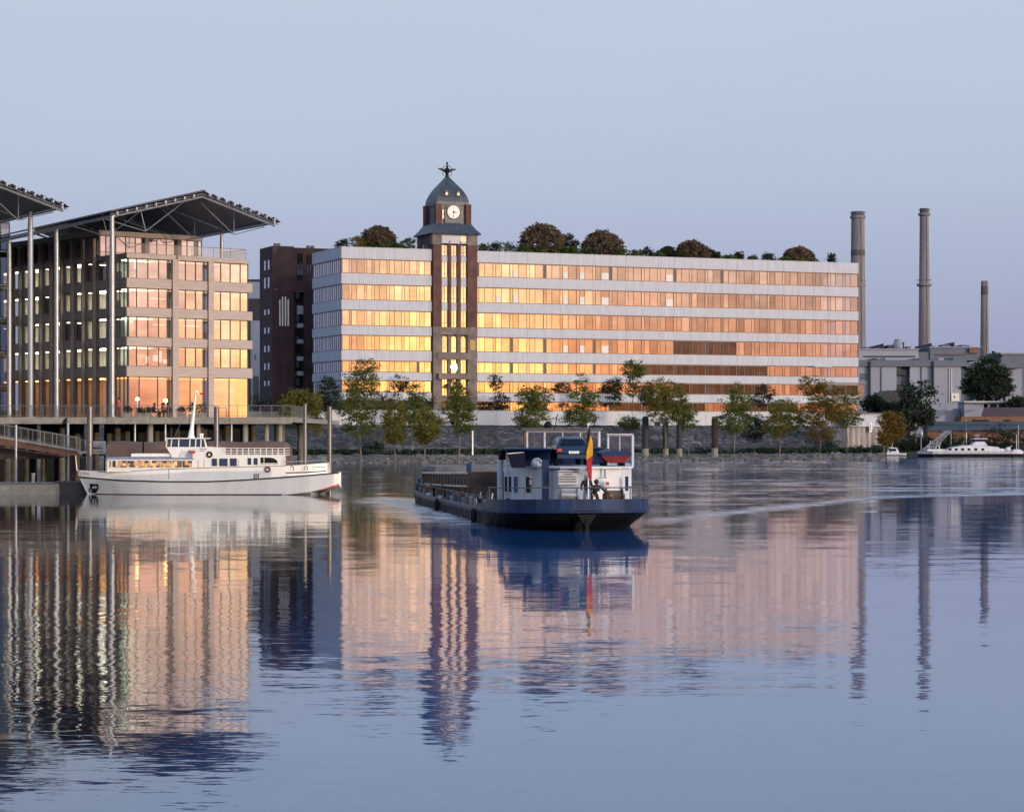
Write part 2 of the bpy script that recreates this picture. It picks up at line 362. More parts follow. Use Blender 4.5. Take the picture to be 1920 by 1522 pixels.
# ------------------------------------------------------------------ water
def water_material():
    m, nt, p = newmat('harbour_water'); L = nt.links
    def nd(t, **k):
        n = nt.nodes.new(t)
        for a, b in k.items(): setattr(n, a, b)
        return n
    def mm(op, a, b=None, c=None, clamp=False):
        n = nd('ShaderNodeMath', operation=op, use_clamp=clamp)
        for i, x in enumerate((a, b, c)):
            if x is None: continue
            if isinstance(x, (int, float)): n.inputs[i].default_value = x
            else: L.new(x, n.inputs[i])
        return n.outputs[0]
    tcn = nd('ShaderNodeTexCoord'); pos = tcn.outputs['Object']
    s = nd('ShaderNodeSeparateXYZ'); L.new(pos, s.inputs[0]); X, Y = s.outputs[0], s.outputs[1]
    def noise(sx, sy, det=2, rough=.5, off=0):
        mp_ = nd('ShaderNodeMapping'); mp_.inputs['Scale'].default_value = (sx, sy, 1); mp_.inputs['Location'].default_value = (off, off*.7, 0); L.new(pos, mp_.inputs[0])
        n = nd('ShaderNodeTexNoise'); n.inputs['Scale'].default_value = 1; n.inputs['Detail'].default_value = det; n.inputs['Roughness'].default_value = rough
        L.new(mp_.outputs[0], n.inputs['Vector']); return n
    def line(pts, soft):
        """0 on the near side of a polyline y(x), 1 beyond it"""
        c = nd('ShaderNodeMapRange'); # x -> y by piecewise ramps
        acc = None
        for (x0, y0), (x1, y1) in zip(pts, pts[1:]):
            r = nd('ShaderNodeMapRange', clamp=True); L.new(X, r.inputs['Value'])
            r.inputs['From Min'].default_value = x0; r.inputs['From Max'].default_value = x1
            r.inputs['To Min'].default_value = 0; r.inputs['To Max'].default_value = y1-y0
            acc = r.outputs[0] if acc is None else mm('ADD', acc, r.outputs[0])
        nt.nodes.remove(c)
        return mm('SUBTRACT', Y, mm('ADD', acc, pts[0][1]))
    wob = mm('MULTIPLY', mm('SUBTRACT', noise(.05, .05, 3).outputs[0], .5), 10.0)
    # ripples stirred up by the passing barge lie beyond this line
    dl = mm('ADD', line([(-60, 300), (-20, 240), (-12, 168), (-8, 128), (3, 112), (7.4, 119), (26, 164), (42, 179), (120, 200)], 3), wob)
    rough_zone = mm('DIVIDE', mm('ADD', dl, 2.0), 9.0, clamp=True)
    patch = noise(.018, .05, 4, .6, 3.0).outputs[0]
    patchm = nd('ShaderNodeMapRange', clamp=True); L.new(patch, patchm.inputs['Value']); patchm.inputs['From Min'].default_value = .38; patchm.inputs['From Max'].default_value = .62
    near = nd('ShaderNodeMapRange', clamp=True); L.new(Y, near.inputs['Value']); near.inputs['From Min'].default_value = 95; near.inputs['From Max'].default_value = 22
    amp = mm('ADD', mm('MULTIPLY', patchm.outputs[0], .55), mm('ADD', .55, mm('MULTIPLY', near.outputs[0], .8)))
    estb = nd('ShaderNodeMapRange', clamp=True); L.new(X, estb.inputs['Value']); estb.inputs['From Min'].default_value = 8; estb.inputs['From Max'].default_value = 30; estb.inputs['To Min'].default_value = 1; estb.inputs['To Max'].default_value = 6.5
    amp = mm('ADD', amp, mm('MULTIPLY', mm('MULTIPLY', rough_zone, estb.outputs[0]), mm('ADD', .9, mm('MULTIPLY', patchm.outputs[0], 2.4))))
    n1 = noise(.30, 1.15, 2, .5, 0); n2 = noise(1.5, 5.2, 3, .55, 11); n3 = noise(.07, .22, 1, .5, 5)
    def comp(n, ch):
        q = nd('ShaderNodeSeparateColor'); L.new(n.outputs['Color'], q.inputs[0]); return mm('SUBTRACT', q.outputs[ch], .5)
    n4 = noise(4.5, 15, 3, .6, 17); n5 = noise(.35, .9, 3, .6, 41)
    fine = mm('MULTIPLY', mm('MULTIPLY', comp(n4, 1), .030), mm('MULTIPLY', near.outputs[0], mm('ADD', .35, mm('MULTIPLY', n5.outputs[0], 1.3))))
    sy = mm('ADD', mm('ADD', mm('MULTIPLY', comp(n1, 1), .013), mm('MULTIPLY', comp(n2, 1), .024)), mm('MULTIPLY', comp(n3, 1), .012))
    sx = mm('ADD', mm('ADD', mm('MULTIPLY', comp(n1, 0), .022), mm('MULTIPLY', comp(n2, 0), .030)), mm('MULTIPLY', comp(n3, 0), .002))
    n6 = noise(.42, .60, 3, .55, 51)
    midr = nd('ShaderNodeMapRange', clamp=True); L.new(Y, midr.inputs['Value']); midr.inputs['From Min'].default_value = 42; midr.inputs['From Max'].default_value = 75
    sy = mm('ADD', sy, mm('MULTIPLY', mm('MULTIPLY', comp(n6, 1), .019), midr.outputs[0]))
    # the crest of the barge's wake: a narrow band of steep ripples
    crest = mm('SUBTRACT', 1.0, mm('DIVIDE', mm('ABSOLUTE', mm('SUBTRACT', dl, 1.5)), 5.0), clamp=True)
    inx = nd('ShaderNodeMapRange', clamp=True); L.new(X, inx.inputs['Value']); inx.inputs['From Min'].default_value = 6; inx.inputs['From Max'].default_value = 8.5
    crn = nd('ShaderNodeMapRange', clamp=True); L.new(noise(.22, .30, 5, .65, 31).outputs[0], crn.inputs['Value']); crn.inputs['From Min'].default_value = .28; crn.inputs['From Max'].default_value = .58
    crest = mm('MULTIPLY', mm('MULTIPLY', crest, inx.outputs[0]), crn.outputs[0])
    amp = mm('ADD', amp, mm('MULTIPLY', crest, 3.0))
    cb = nd('ShaderNodeCombineXYZ'); L.new(mm('MULTIPLY', sx, amp), cb.inputs[0]); L.new(mm('ADD', mm('MULTIPLY', sy, amp), fine), cb.inputs[1]); cb.inputs[2].default_value = 1
    nn = nd('ShaderNodeVectorMath', operation='NORMALIZE'); L.new(cb.outputs[0], nn.inputs[0]); L.new(nn.outputs[0], p.inputs['Normal'])
    p.inputs['IOR'].default_value = 1.45; p.inputs['Roughness'].default_value = .025
    # churned water: along the barge's port side and on the wake crest
    side = mm('SUBTRACT', X, mm('MULTIPLY_ADD', mm('SUBTRACT', Y, 115), -.1435, -1.35))    # < 0 to port of the hull
    sm = nd('ShaderNodeMapRange', clamp=True); L.new(side, sm.inputs['Value']); sm.inputs['From Min'].default_value = -4.2; sm.inputs['From Max'].default_value = -.6
    ya = nd('ShaderNodeMapRange', clamp=True); L.new(Y, ya.inputs['Value']); ya.inputs['From Min'].default_value = 108; ya.inputs['From Max'].default_value = 122
    yb = nd('ShaderNodeMapRange', clamp=True); L.new(Y, yb.inputs['Value']); yb.inputs['From Min'].default_value = 168; yb.inputs['From Max'].default_value = 158
    stop = nd('ShaderNodeMapRange', clamp=True); L.new(side, stop.inputs['Value']); stop.inputs['From Min'].default_value = 2.0; stop.inputs['From Max'].default_value = 1.0
    fm_ = mm('MULTIPLY', mm('MULTIPLY', sm.outputs[0], ya.outputs[0]), mm('MULTIPLY', yb.outputs[0], stop.outputs[0]))
    fo = noise(.5, .35, 5, .65, 21).outputs[0]
    fr = nd('ShaderNodeMapRange', clamp=True); L.new(fo, fr.inputs['Value']); fr.inputs['From Min'].default_value = .40; fr.inputs['From Max'].default_value = .62
    foam = mm('MULTIPLY', mm('ADD', fm_, mm('MULTIPLY', crest, .95)), mm('ADD', .25, mm('MULTIPLY', fr.outputs[0], .75)), clamp=True)
    mx = nd('ShaderNodeMix', data_type='RGBA'); L.new(foam, mx.inputs['Factor'])
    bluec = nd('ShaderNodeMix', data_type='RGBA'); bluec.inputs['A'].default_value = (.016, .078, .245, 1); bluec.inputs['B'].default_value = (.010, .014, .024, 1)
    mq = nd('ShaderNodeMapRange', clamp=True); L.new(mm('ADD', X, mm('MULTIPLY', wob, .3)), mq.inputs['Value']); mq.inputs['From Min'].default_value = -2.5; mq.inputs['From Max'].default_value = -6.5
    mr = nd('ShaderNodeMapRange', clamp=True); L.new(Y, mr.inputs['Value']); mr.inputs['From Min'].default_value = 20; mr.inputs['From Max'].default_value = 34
    L.new(mm('MULTIPLY', mq.outputs[0], mr.outputs[0]), bluec.inputs['Factor']); L.new(bluec.outputs['Result'], mx.inputs['A'])   # offices' dark reflection put into the base colour, bluer elsewhere; mx.inputs['B'].default_value = (.36, .44, .58, 1)
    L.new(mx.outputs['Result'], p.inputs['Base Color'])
    L.new(mm('ADD', mm('MULTIPLY', foam, .42), mm('SUBTRACT', .052, mm('MULTIPLY', near.outputs[0], .030))), p.inputs['Roughness'])
    return m
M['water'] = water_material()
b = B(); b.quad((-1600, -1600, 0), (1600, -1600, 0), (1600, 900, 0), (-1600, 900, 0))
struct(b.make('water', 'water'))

# ------------------------------------------------------------------ land
def stonemat():
    m, nt, p = newmat('stone_pitching'); L = nt.links
    tcn = nt.nodes.new('ShaderNodeTexCoord')
    v = nt.nodes.new('ShaderNodeTexVoronoi'); v.inputs['Scale'].default_value = .95; L.new(tcn.outputs['Object'], v.inputs['Vector'])
    v2 = nt.nodes.new('ShaderNodeTexVoronoi'); v2.feature = 'DISTANCE_TO_EDGE'; v2.inputs['Scale'].default_value = .95; L.new(tcn.outputs['Object'], v2.inputs['Vector'])
    n1 = nt.nodes.new('ShaderNodeTexNoise'); n1.inputs['Scale'].default_value = .12; n1.inputs['Detail'].default_value = 8; L.new(tcn.outputs['Object'], n1.inputs['Vector'])
    r1 = nt.nodes.new('ShaderNodeValToRGB'); setramp(r1, [(.1, (.050, .048, .060)), (.5, (.105, .098, .110)), (.9, (.20, .18, .185))])
    sepc = nt.nodes.new('ShaderNodeSeparateColor'); L.new(v.outputs['Color'], sepc.inputs[0]); L.new(sepc.outputs[0], r1.inputs[0])
    r2 = nt.nodes.new('ShaderNodeValToRGB'); setramp(r2, [(0, (.25, .25, .25)), (.13, (1, 1, 1))]); L.new(v2.outputs['Distance'], r2.inputs[0])
    r3 = nt.nodes.new('ShaderNodeValToRGB'); setramp(r3, [(.4, (.40, .42, .40)), (.62, (1.1, 1.05, 1.08))]); L.new(n1.outputs[0], r3.inputs[0])
    a = nt.nodes.new('ShaderNodeMix'); a.data_type = 'RGBA'; a.blend_type = 'MULTIPLY'; a.inputs['Factor'].default_value = 1; L.new(r1.outputs[0], a.inputs['A']); L.new(r2.outputs[0], a.inputs['B'])
    c = nt.nodes.new('ShaderNodeMix'); c.data_type = 'RGBA'; c.blend_type = 'MULTIPLY'; c.inputs['Factor'].default_value = 1; L.new(a.outputs['Result'], c.inputs['A']); L.new(r3.outputs[0], c.inputs['B'])
    L.new(c.outputs['Result'], p.inputs['Base Color']); p.inputs['Roughness'].default_value = .9
    bn = nt.nodes.new('ShaderNodeBump'); bn.inputs['Distance'].default_value = .25; L.new(v2.outputs['Distance'], bn.inputs['Height']); L.new(bn.outputs[0], p.inputs['Normal'])
    return m
M['pitching'] = stonemat()
WT = 25.0                                                        # distance of the quay wall from the facade
g = B()
pl = [bank(-420, WT-.2)[:2], bank(101.5, WT-.2)[:2], bank(114.5, 0)[:2], bank(116, -60)[:2], (200, 7000), (-4000, 7000), (-4000, 300)]
g.prism(pl, -2, 8.45)
struct(g.make('ground', 'ground'))

def tend(w): return 74 + (71-w)/46*30
ws = [WT-.2, 27, 30, 33, 36.5, 40, 44, 47.5, 50, 53, 57, 60, 64, 68, 72, 76]
zs = [6.15, 6.1, 5.5, 4.9, 4.1, 3.4, 2.5, 1.7, 1.35, 1.2, 1.1, .85, .6, .25, -.25, -1.2]
nt_ = 520; t0 = -300.0; vs = []; fs = []; ms = []
for i in range(nt_+1):
    for j, w in enumerate(ws):
        t = t0 + (tend(w)-t0)*i/nt_
        r = random.Random(i*31+j)
        amp = .32 if 1 < j < 8 else (.1 if j < 15 else 0)
        x, y, z = bank(t + (r.random()-.5)*.5, w + (r.random()-.5)*amp*2, zs[j] + (r.random()-.5)*amp)
        vs.append((x, y, z))
m_ = len(ws)
bk = B()
for i in range(nt_):
    for j in range(m_-1):
        fs.append((i*m_+j, i*m_+j+1, (i+1)*m_+j+1, (i+1)*m_+j)); ms.append(0 if j < 7 else (1 if j < 10 else 2))
bk.v = vs; bk.f = fs; bk.m = ms
struct(bk.make('river_bank', ['pitching', 'grassdark', 'rock'], smooth=False))

def rock(bm, c, r, rnd):
    n = 6; rs = []
    for k, (zz, rr) in enumerate(((-.7, .55), (-.1, 1.0), (.45, .8), (.8, .25))):
        rs.append([(c[0]+r*rr*(.7+.6*rnd.random())*math.cos(2*math.pi*i/n+k), c[1]+r*rr*(.7+.6*rnd.random())*math.sin(2*math.pi*i/n+k), c[2]+r*zz*.75) for i in range(n)])
    bm.rings(rs)
rb = B(); rnd = random.Random(3)
for _ in range(3600):
    w = rnd.uniform(58, 73.2); t = rnd.uniform(-135, tend(w))
    z = 1.05 - (w-58)*.075
    rock(rb, bank(t, w, z-.1), rnd.uniform(.22, .70)*(1.25 if rnd.random() < .15 else .9), rnd)
o = rb.make('rubble', 'rock'); o['kind'] = 'stuff'
gr = B(); rnd = random.Random(4)
for _ in range(9000):                                            # rough grass and low scrub on the berm
    w = rnd.gauss(52, 2.4); t = rnd.uniform(-135, tend(w)); h = rnd.uniform(.25, 1.1)
    if math.sin(t*.21)+math.sin(t*.083+1) < -.7 + .4*rnd.random(): h *= .35
    p = bank(t, w, 1.1); a = rnd.random()*6.28; dx, dy = .35*math.cos(a), .35*math.sin(a)
    gr.quad((p[0]-dx, p[1]-dy, p[2]), (p[0]+dx, p[1]+dy, p[2]), (p[0]+dx*.5+rnd.gauss(0, .2), p[1]+dy*.5, p[2]+h), (p[0]-dx*.6, p[1]-dy*.6+rnd.gauss(0, .2), p[2]+h*.8))
o = gr.make('bank_grass', 'leafdark'); o['kind'] = 'stuff'

# white quay wall along the top of the bank
def wallpiece(px0, px1, label, group=None, matn='white', zt=8.75, w=WT):
    t0_, t1_ = bank_t(px0, w), bank_t(px1, w)
    o = thing('boundary_wall', label, 'wall', bank(t0_, w, 6.0), TH, group)
    L_ = t1_-t0_; bw = B(); n = max(1, round(L_/5.2))
    for i in range(n): bw.box(L_*i/n+.025, L_*(i+1)/n-.025, 0, .35, 0, zt-6.0)
    bw.make('panel', matn, o)
    c = B(); c.box(0, L_, -.06, .41, zt-6.0, zt-5.9); c.make('coping', 'concrete', o)
    return o
wallpiece(597, 609.5, 'short white quay wall panel left of the dark gap by the two slender poles')
wallpiece(614.5, 1600, 'long white quay wall running under the clock tower and behind the young trees')
wallpiece(548, 590, 'bluish wall section behind the railing end of the concrete deck', None, 'boatgrey', 8.0, WT+1)

# ------------------------------------------------------------------ glazing helper
VAR = {'gmain': ['gmain', 'gmainb', 'gmainc'], 'gclear': ['gclear', 'gclear', 'gclear3']}   # coatings differ a little from pane to pane
front = lambda s_, d, z: (s_, d, z)
left = lambda s_, d, z: (d, s_, z)
def window(parent, fm, s0, s1, z0, z1, splits, d, glass, frame, rnd, mw=.07, jit=.0026, head=.2, sill=.14, transom=None, name='window', dark=(), bright_squares=(), flat=()):
    """one window: jittered panes in a frame; splits are pane edges as fractions of its width"""
    ed = [s0 + (s1-s0)*q for q in splits]
    g_ = B(fm)
    for i, (a, c) in enumerate(zip(ed, ed[1:])):
        if i in dark: continue
        ja, jb = (0, 0) if i in flat else (rnd.gauss(0, jit), rnd.gauss(0, jit*.7))
        f_ = lambda s_, z: d + ja*(s_-(a+c)/2) + jb*(z-(z0+z1)/2)
        sl_ = rnd.choice((0, 0, 0, 1, 1, 2)) if glass in VAR else 0
        g_.quad((a, f_(a, z0), z0), (c, f_(c, z0), z0), (c, f_(c, z1), z1), (a, f_(a, z1), z1), sl_)
    w_ = g_.make(name, VAR.get(glass, glass), parent)
    fr = B(fm)
    fr.box(s0, s1, d-.10, d+.05, z1-head, z1-.004); fr.box(s0, s1, d-.10, d+.05, z0+.004, z0+sill)  # lit bay: the light on it is put into a pale colour
    for i, q in enumerate(ed):
        fr.box(q-mw/2, q+mw/2, d-.07, d+.04, z0+sill, z1-head)
    if transom: fr.box(s0, s1, d-.05, d+.03, z0+(z1-z0)*transom-.03, z0+(z1-z0)*transom+.03)
    fr.make('frame', frame, w_)
    for i in dark:
        k = B(fm); k.box(ed[i]+mw/2, ed[i+1]-mw/2, d+.02, d+.10, z0+sill, z1-head); k.make('open_sash', 'darkframe', w_)
    for i, h in bright_squares:  # white squares for reflections and inside light, painted as pale panels
        k = B(fm); k.box(ed[i]+mw/2+.06, ed[i+1]-mw/2-.06, d-.05, d-.02, z0+sill, z0+sill+(z1-z0-sill-head)*h); k.make('blind', 'blind', w_)
    return w_

# ------------------------------------------------------------------ the long white office building, two wings beside the clock tower
ROWS = [(34.7, 37.5), (29.75, 32.75), (24.9, 27.9), (20.3, 23.2), (16.2, 18.4), (12.4, 14.7), (8.62, 10.85)]
ZB = 8.45
def fr_(lst):                                                    # pane widths -> fractions
    t = [0]
    for q in lst: t.append(t[-1]+q)
    return [q/t[-1] for q in t]
P1 = [.55, 1.15, 1.68]
wing = thing('office_wing', 'shorter white wing of the office building with copper ribbon windows left of the clock tower', 'office building', bank(0, 0, ZB), TH)
rnd = random.Random(12)
def slabs(root, x0, x1, y1, rows, matn='spandrel'):
    top = 39.6
    for i, (a, c) in enumerate(rows):
        s_ = B(); s_.box(x0, x1, 0, y1, c-ZB, top-ZB)
        if i == 0: s_.box(x0-.05, x1+.05, -.05, y1+.05, top-ZB+.003, top-ZB+.10)
        s_.make('spandrel', matn, root)
        top = a
    return top
last = slabs(wing, 0, 18.16, 18, ROWS[:6])
b = B(); b.box(0, 18.16, 0, 18, 10.85-ZB, last-ZB); b.make('spandrel', 'spandrel', wing)
b = B(); b.box(.6, 18.1, .6, 17.6, 0, 10.85-ZB-.003); b.make('plinth', 'room', wing)
for a, c in ROWS[:6]:
    k = B(); k.box(5, 18.1, 5, 17.5, a-ZB+.002, c-ZB-.002); k.make('core_wall', 'room', wing)
for r, (a, c) in enumerate(ROWS[:6]):
    for i in range(3):
        x0, x1 = .12+i*6.01, .12+(i+1)*6.01
        dk = (3,) if (r, i) == (4, 2) else ()
        window(wing, front, x0, x1, a-ZB, c-ZB, fr_([1.68, .55, 1.15, 1.68, .55, 1.15] if i == 0 else [.55, 1.15, 1.68, .55, 1.15, 1.68]), .22, 'gmain', 'copper', rnd, dark=dk)
        window(wing, left, .12+i*5.92, .12+(i+1)*5.92, a-ZB, c-ZB, fr_([1, 1, 1.25, 1, 1.25]), .22, 'gside', 'greyframe', rnd, jit=.006)

wing2 = thing('office_wing', 'long white wing with seven rows of copper framed ribbon windows right of the clock tower', 'office building', bank(27.28, 0, ZB), TH)
LW = 111.8-27.28
slabs(wing2, 0, LW, 18, ROWS)
for a, c in ROWS:
    k = B(); k.box(.1, LW-3, 9, 17.5, a-ZB+.002, c-ZB-.002); k.make('core_wall', 'room', wing2)
NW = 12
def wx(px): return bank_t(px, 0) - 27.28
BL = {0: [971, 1065, 1096, 1130, 1256, 1262], 1: [937, 969, 1065, 1096, 1130, 1256], 3: [1065, 1096, 1130]}
DKp = {0: [912, 1012, 1138, 1264, 1358], 3: [946, 1011, 1107], 4: [946, 1011, 1107]}
for r, (a, c) in enumerate(ROWS):
    for i in range(NW):
        x0, x1 = LW*i/NW+.04, LW*(i+1)/NW-.04
        sp_ = fr_([.55, 1.15, 1.68, .55, 1.15, 1.68])
        ed = [x0+(x1-x0)*q for q in sp_]
        bl, dk = [], []
        for j in range(6):
            if any(ed[j] <= wx(q) < ed[j+1] for q in BL.get(r, [])) and j % 3: bl.append((j, .55))
            if any(abs((ed[j]+ed[j+1])/2-wx(q)) < 1.75 for q in DKp.get(r, [])) and j % 3 == 0: dk.append(j)
        pc = 896 + (x0+x1)/2/LW*714
        gl = 'gmain'
        if (r == 3 and 1190 < pc < 1420) or (r == 4 and 1205 < pc < 1440) or (r == 5 and pc > 1270) or (r == 6 and pc > 1150): gl = 'gclear' if rnd.random() < .72 else 'gmain'
        window(wing2, front, x0, x1, a-ZB, c-ZB, sp_, .30, gl, 'copper' if gl == 'gmain' else 'greyframe', rnd, dark=dk, bright_squares=bl)
# columns, partitions and a few lit rooms glimpsed on the lower storeys at the right
rr_ = random.Random(42)
for r, p0_, p1_ in ((3, 1190, 1420), (4, 1205, 1440), (5, 1270, 1600), (6, 1150, 1600)):
    q = p0_
    while q < p1_:
        q += rr_.uniform(9, 26); wd_ = rr_.choice((.35, .35, .8, 1.8)); y0_ = rr_.uniform(.9, 4.5)
        k = B(); k.box(wx(q), wx(q)+wd_, y0_, y0_+.3, ROWS[r][0]-ZB+.003, (ROWS[r][0]-ZB+rr_.uniform(.9, 1.6)) if wd_ > 1 else ROWS[r][1]-ZB-.003); k.make('partition', rr_.choice(('room', 'roomlight', 'white', 'plantdark')), wing2)
k = B()
for r, q0, q1 in ((3, 1320, 1332), (5, 1398, 1402), (6, 1302, 1306)):
    k.box(wx(q0), wx(q1), 1.2, 1.4, ROWS[r][0]-ZB+.01, ROWS[r][1]-ZB-.01)
k.make('stair_panel', 'blind', wing2)
k = B(); k.box(wx(1520), wx(1552), -1.6, -.05, 18.2-ZB, 18.42-ZB); k.make('awning', 'white', wing2)
k = B(); k.box(LW-9, LW+1.7, -.4, 6, 14.9-ZB, 15.1-ZB); k.box(LW+.05, LW+1.4, .3, 5, 12.2-ZB, 14.9-ZB-.003, 1); k.make('terrace_roof', ['greyframe', 'copper'], wing2)

# ------------------------------------------------------------------ clock tower
def text_mesh(s, size, extrude=.004):
    cu = bpy.data.curves.new('lettering', 'FONT'); cu.body = s; cu.size = size; cu.extrude = extrude; cu.align_x = 'CENTER'; cu.align_y = 'CENTER'; cu.resolution_u = 2
    to = bpy.data.objects.new('lettering', cu); COL.objects.link(to)
    me = bpy.data.meshes.new_from_object(to.evaluated_get(bpy.context.evaluated_depsgraph_get()))
    vs_ = [tuple(v.co) for v in me.vertices]; fs_ = [tuple(p.vertices) for p in me.polygons]
    bpy.data.objects.remove(to); bpy.data.curves.remove(cu); bpy.data.meshes.remove(me)
    return vs_, fs_
def letters(bm, s, size, fn, m=0, w=1.0):
    """stroke geometry for a line of writing, placed by fn(x, y, depth)"""
    bpy.context.view_layer.update()
    v_, f_ = text_mesh(s, size); bm.add([fn(x*w, y, z) for x, y, z in v_], f_, m)
TC = 22.72
tower = thing('clock_tower', 'tall red brick clock tower with slate dome and white clock between the two white wings', 'clock tower', bank(TC, .55, ZB), TH)
def tx(px): return bank_t(px, .5) - TC
Zt = lambda z: z-ZB
# shaft: two brick piers and back block; stone below
b = B()
b.box(-4.5, tx(827.5), 0, 1.2, Zt(25.0), Zt(42.6)); b.box(tx(876.5), 4.5, 0, 1.2, Zt(25.0), Zt(42.6)); b.box(-4.5, 4.5, 1.2, 9, Zt(25.0), Zt(42.6))
b.make('brick_shaft', 'brick', tower)
b = B()
b.box(-4.5, tx(827), 0, 1.25, 0, Zt(25)-.003); b.box(tx(877), 4.5, 0, 1.25, 0, Zt(25)-.003); b.box(-4.5, 4.5, 1.25, 9, 0, Zt(25)-.003)
b.make('stone_base', 'stone', tower)
b = B()
for a_, c_ in ((tx(811)-.06, tx(827.5)+.06), (tx(876.5)-.06, tx(893)+.1)):
    b = B(); b.box(a_, c_, -.08, 1.1, Zt(40.6), Zt(42.58)); b.make('capital', 'stone', tower)
b = B(); b.box(tx(827.6), tx(876.4), .25, 1.15, Zt(40.9), Zt(42.55)); b.make('white_panel', 'white', tower)
b = B(); b.box(tx(864), tx(876), .2, .24, Zt(41.3), Zt(42.3)); b.make('window', 'gmain', tower)
b = B()
for q in (844, 864): b.box(tx(q)-.06, tx(q)+.06, .1, .22, Zt(40.7), Zt(41.4))
b.make('wall_hook', 'darkframe', tower)
cols = ((829.6, 841), (846.6, 858), (864.6, 876))
rows_t = ((460, 480), (491, 521), (537, 568), (582, 614))
yz = lambda py: zat(py, 448.5)
rnd = random.Random(5)
for p0, p1 in ((841, 846.6), (858, 864.6)):
    b = B(); b.box(tx(p0), tx(p1), .12, 1.15, Zt(yz(614)), Zt(40.88)); b.make('brick_mullion', 'brick', tower)
for y0, y1 in rows_t:
    for p0, p1 in cols:
        window(tower, front, tx(p0), tx(p1), Zt(yz(y1)), Zt(yz(y0)), [0, .5, 1], .5, 'gmain', 'greyframe', rnd, mw=.05, head=.06, sill=.06, transom=.33 if y0 < 490 else .25)
for y0, y1 in ((480, 491), (521, 537), (568, 582)):
    for p0, p1 in cols:
        b = B(); b.box(tx(p0), tx(p1), .42, 1.1, Zt(yz(y1))+.004, Zt(yz(y0))-.004); b.make('spandrel', 'spandrel', tower)
b = B(); b.box(tx(823), tx(880), -.12, 1.2, Zt(yz(628)), Zt(yz(614))-.003); b.make('lintel', 'stone', tower)
# three round-headed windows, then the balcony storey
for y0, y1, arch in ((630, 661, 1), (674.5, 700, 0), (711, 742, 0), (752, 768, 1)):
    for ci, (p0, p1) in enumerate(cols):
        a_, c_ = tx(p0)+.05, tx(p1)-.05
        f_ = (0, 1) if (y0 == 674.5 and ci == 1) else ()
        window(tower, front, a_, c_, Zt(yz(y1)), Zt(yz(y0)), [0, 1] if arch else [0, .5, 1], .55, 'gmain' if y0 < 750 else 'gclear', 'greyframe', rnd, mw=.05, head=.05, sill=.08, transom=.3 if arch else None, flat=f_)
        if arch:                                                 # stone infill that rounds the head
            rr = (c_-a_)/2; zc = Zt(yz(y0))-rr
            for sgn, e in ((-1, a_), (1, c_)):
                pts = [(e, .30, zc), (e, .30, Zt(yz(y0)))] + [((a_+c_)/2 + sgn*rr*math.sin(q), .30, zc+rr*math.cos(q)) for q in [math.pi/2*k_/6 for k_ in range(7)]]
                s_ = B(); s_.extr(pts, (0, .2, 0)); s_.make('arch_stone', 'stone', tower)
for p0, p1 in ((827, 829.6), (841, 846.6), (858, 864.6), (876, 877)):
    b = B(); b.box(tx(p0)-.02, tx(p1)+.02, .18, 1.2, 0, Zt(yz(628))-.003); b.make('stone_pier', 'stone', tower)
for y0, y1, o_ in ((661.5, 674, -.25), (700.5, 711, -.9), (742.5, 752, -.1)):
    b = B(); b.box(tx(824)+(.02 if o_ > -.2 else -.5), tx(879)+(0 if o_ > -.2 else .4), o_, 1.22, Zt(yz(y1)), Zt(yz(y0))); b.make('stone_band', 'stone', tower)
b = B(); b.box(tx(881), tx(891), -.06, .3, Zt(yz(656)), Zt(yz(637))); b.make('window', 'gdark', tower)
# skirt roof
def sq(h, cy=4.5): return [(-h, cy-h), (h, cy-h), (h, cy+h), (-h, cy+h)]
def sqring(h, z, cy=4.5): return [(x, y, Zt(z)) for x, y in sq(h, cy)]
b = B(); b.rings([sqring(5.05, 42.62), sqring(5.1, 42.78), sqring(4.3, 43.7), sqring(3.62, 44.75)]); b.make('skirt_roof', 'slate', tower)
# belfry
b = B(); b.box(-3.05, 3.05, 1.45, 7.55, Zt(44.75), Zt(48.3)); b.make('belfry_wall', 'slate', tower)
for sx_ in (-1, 1):
    for sy_ in (-1, 1):
        b = B(); cx_, cy_ = sx_*3.05, 4.5+sy_*3.05
        b.box(cx_-.56, cx_+.56, cy_-.56, cy_+.56, Zt(44.7), Zt(48.45)); b.box(cx_-.62, cx_+.62, cy_-.62, cy_+.62, Zt(48.452), Zt(48.6), 1)
        b.make('corner_pier', ['brick', 'slate'], tower)
for fm_, off in ((front, 0), (lambda s_, d, z: (d-4.5, s_+4.5, z), 0)):
    for a_ in (-2.2, 1.55):
        window(tower, fm_, a_, a_+.62, Zt(45.6), Zt(47.5), [0, 1], 1.38, 'gmain' if a_ < 0 else 'gdark', 'darkframe', rnd, head=.06, sill=.06, transom=.5)
# dome: square in plan, swelling then drawn in to a point, with dormers
prof = [(48.32, 3.28), (49.0, 3.27), (49.8, 3.08), (50.5, 2.8), (51.15, 2.45), (51.9, 1.95), (52.6, 1.4), (53.3, .85), (54.05, .3)]
b = B(); b.rings([sqring(h, z) for z, h in prof]); b.make('dome', 'slate', tower)
for cx_ in (-1.2, 1.2):
    b = B(); b.box(cx_-.34, cx_+.34, 1.55, 2.6, Zt(50.2), Zt(50.85)); b.extr([(cx_-.42, 1.5, Zt(50.855)), (cx_+.42, 1.5, Zt(50.855)), (cx_, 1.5, Zt(51.2))], (0, 1.3, 0), 0); b.box(cx_-.25, cx_+.25, 1.53, 1.549, Zt(50.25), Zt(50.75), 1)
    b.make('dormer', ['slate', 'gmain'], tower)
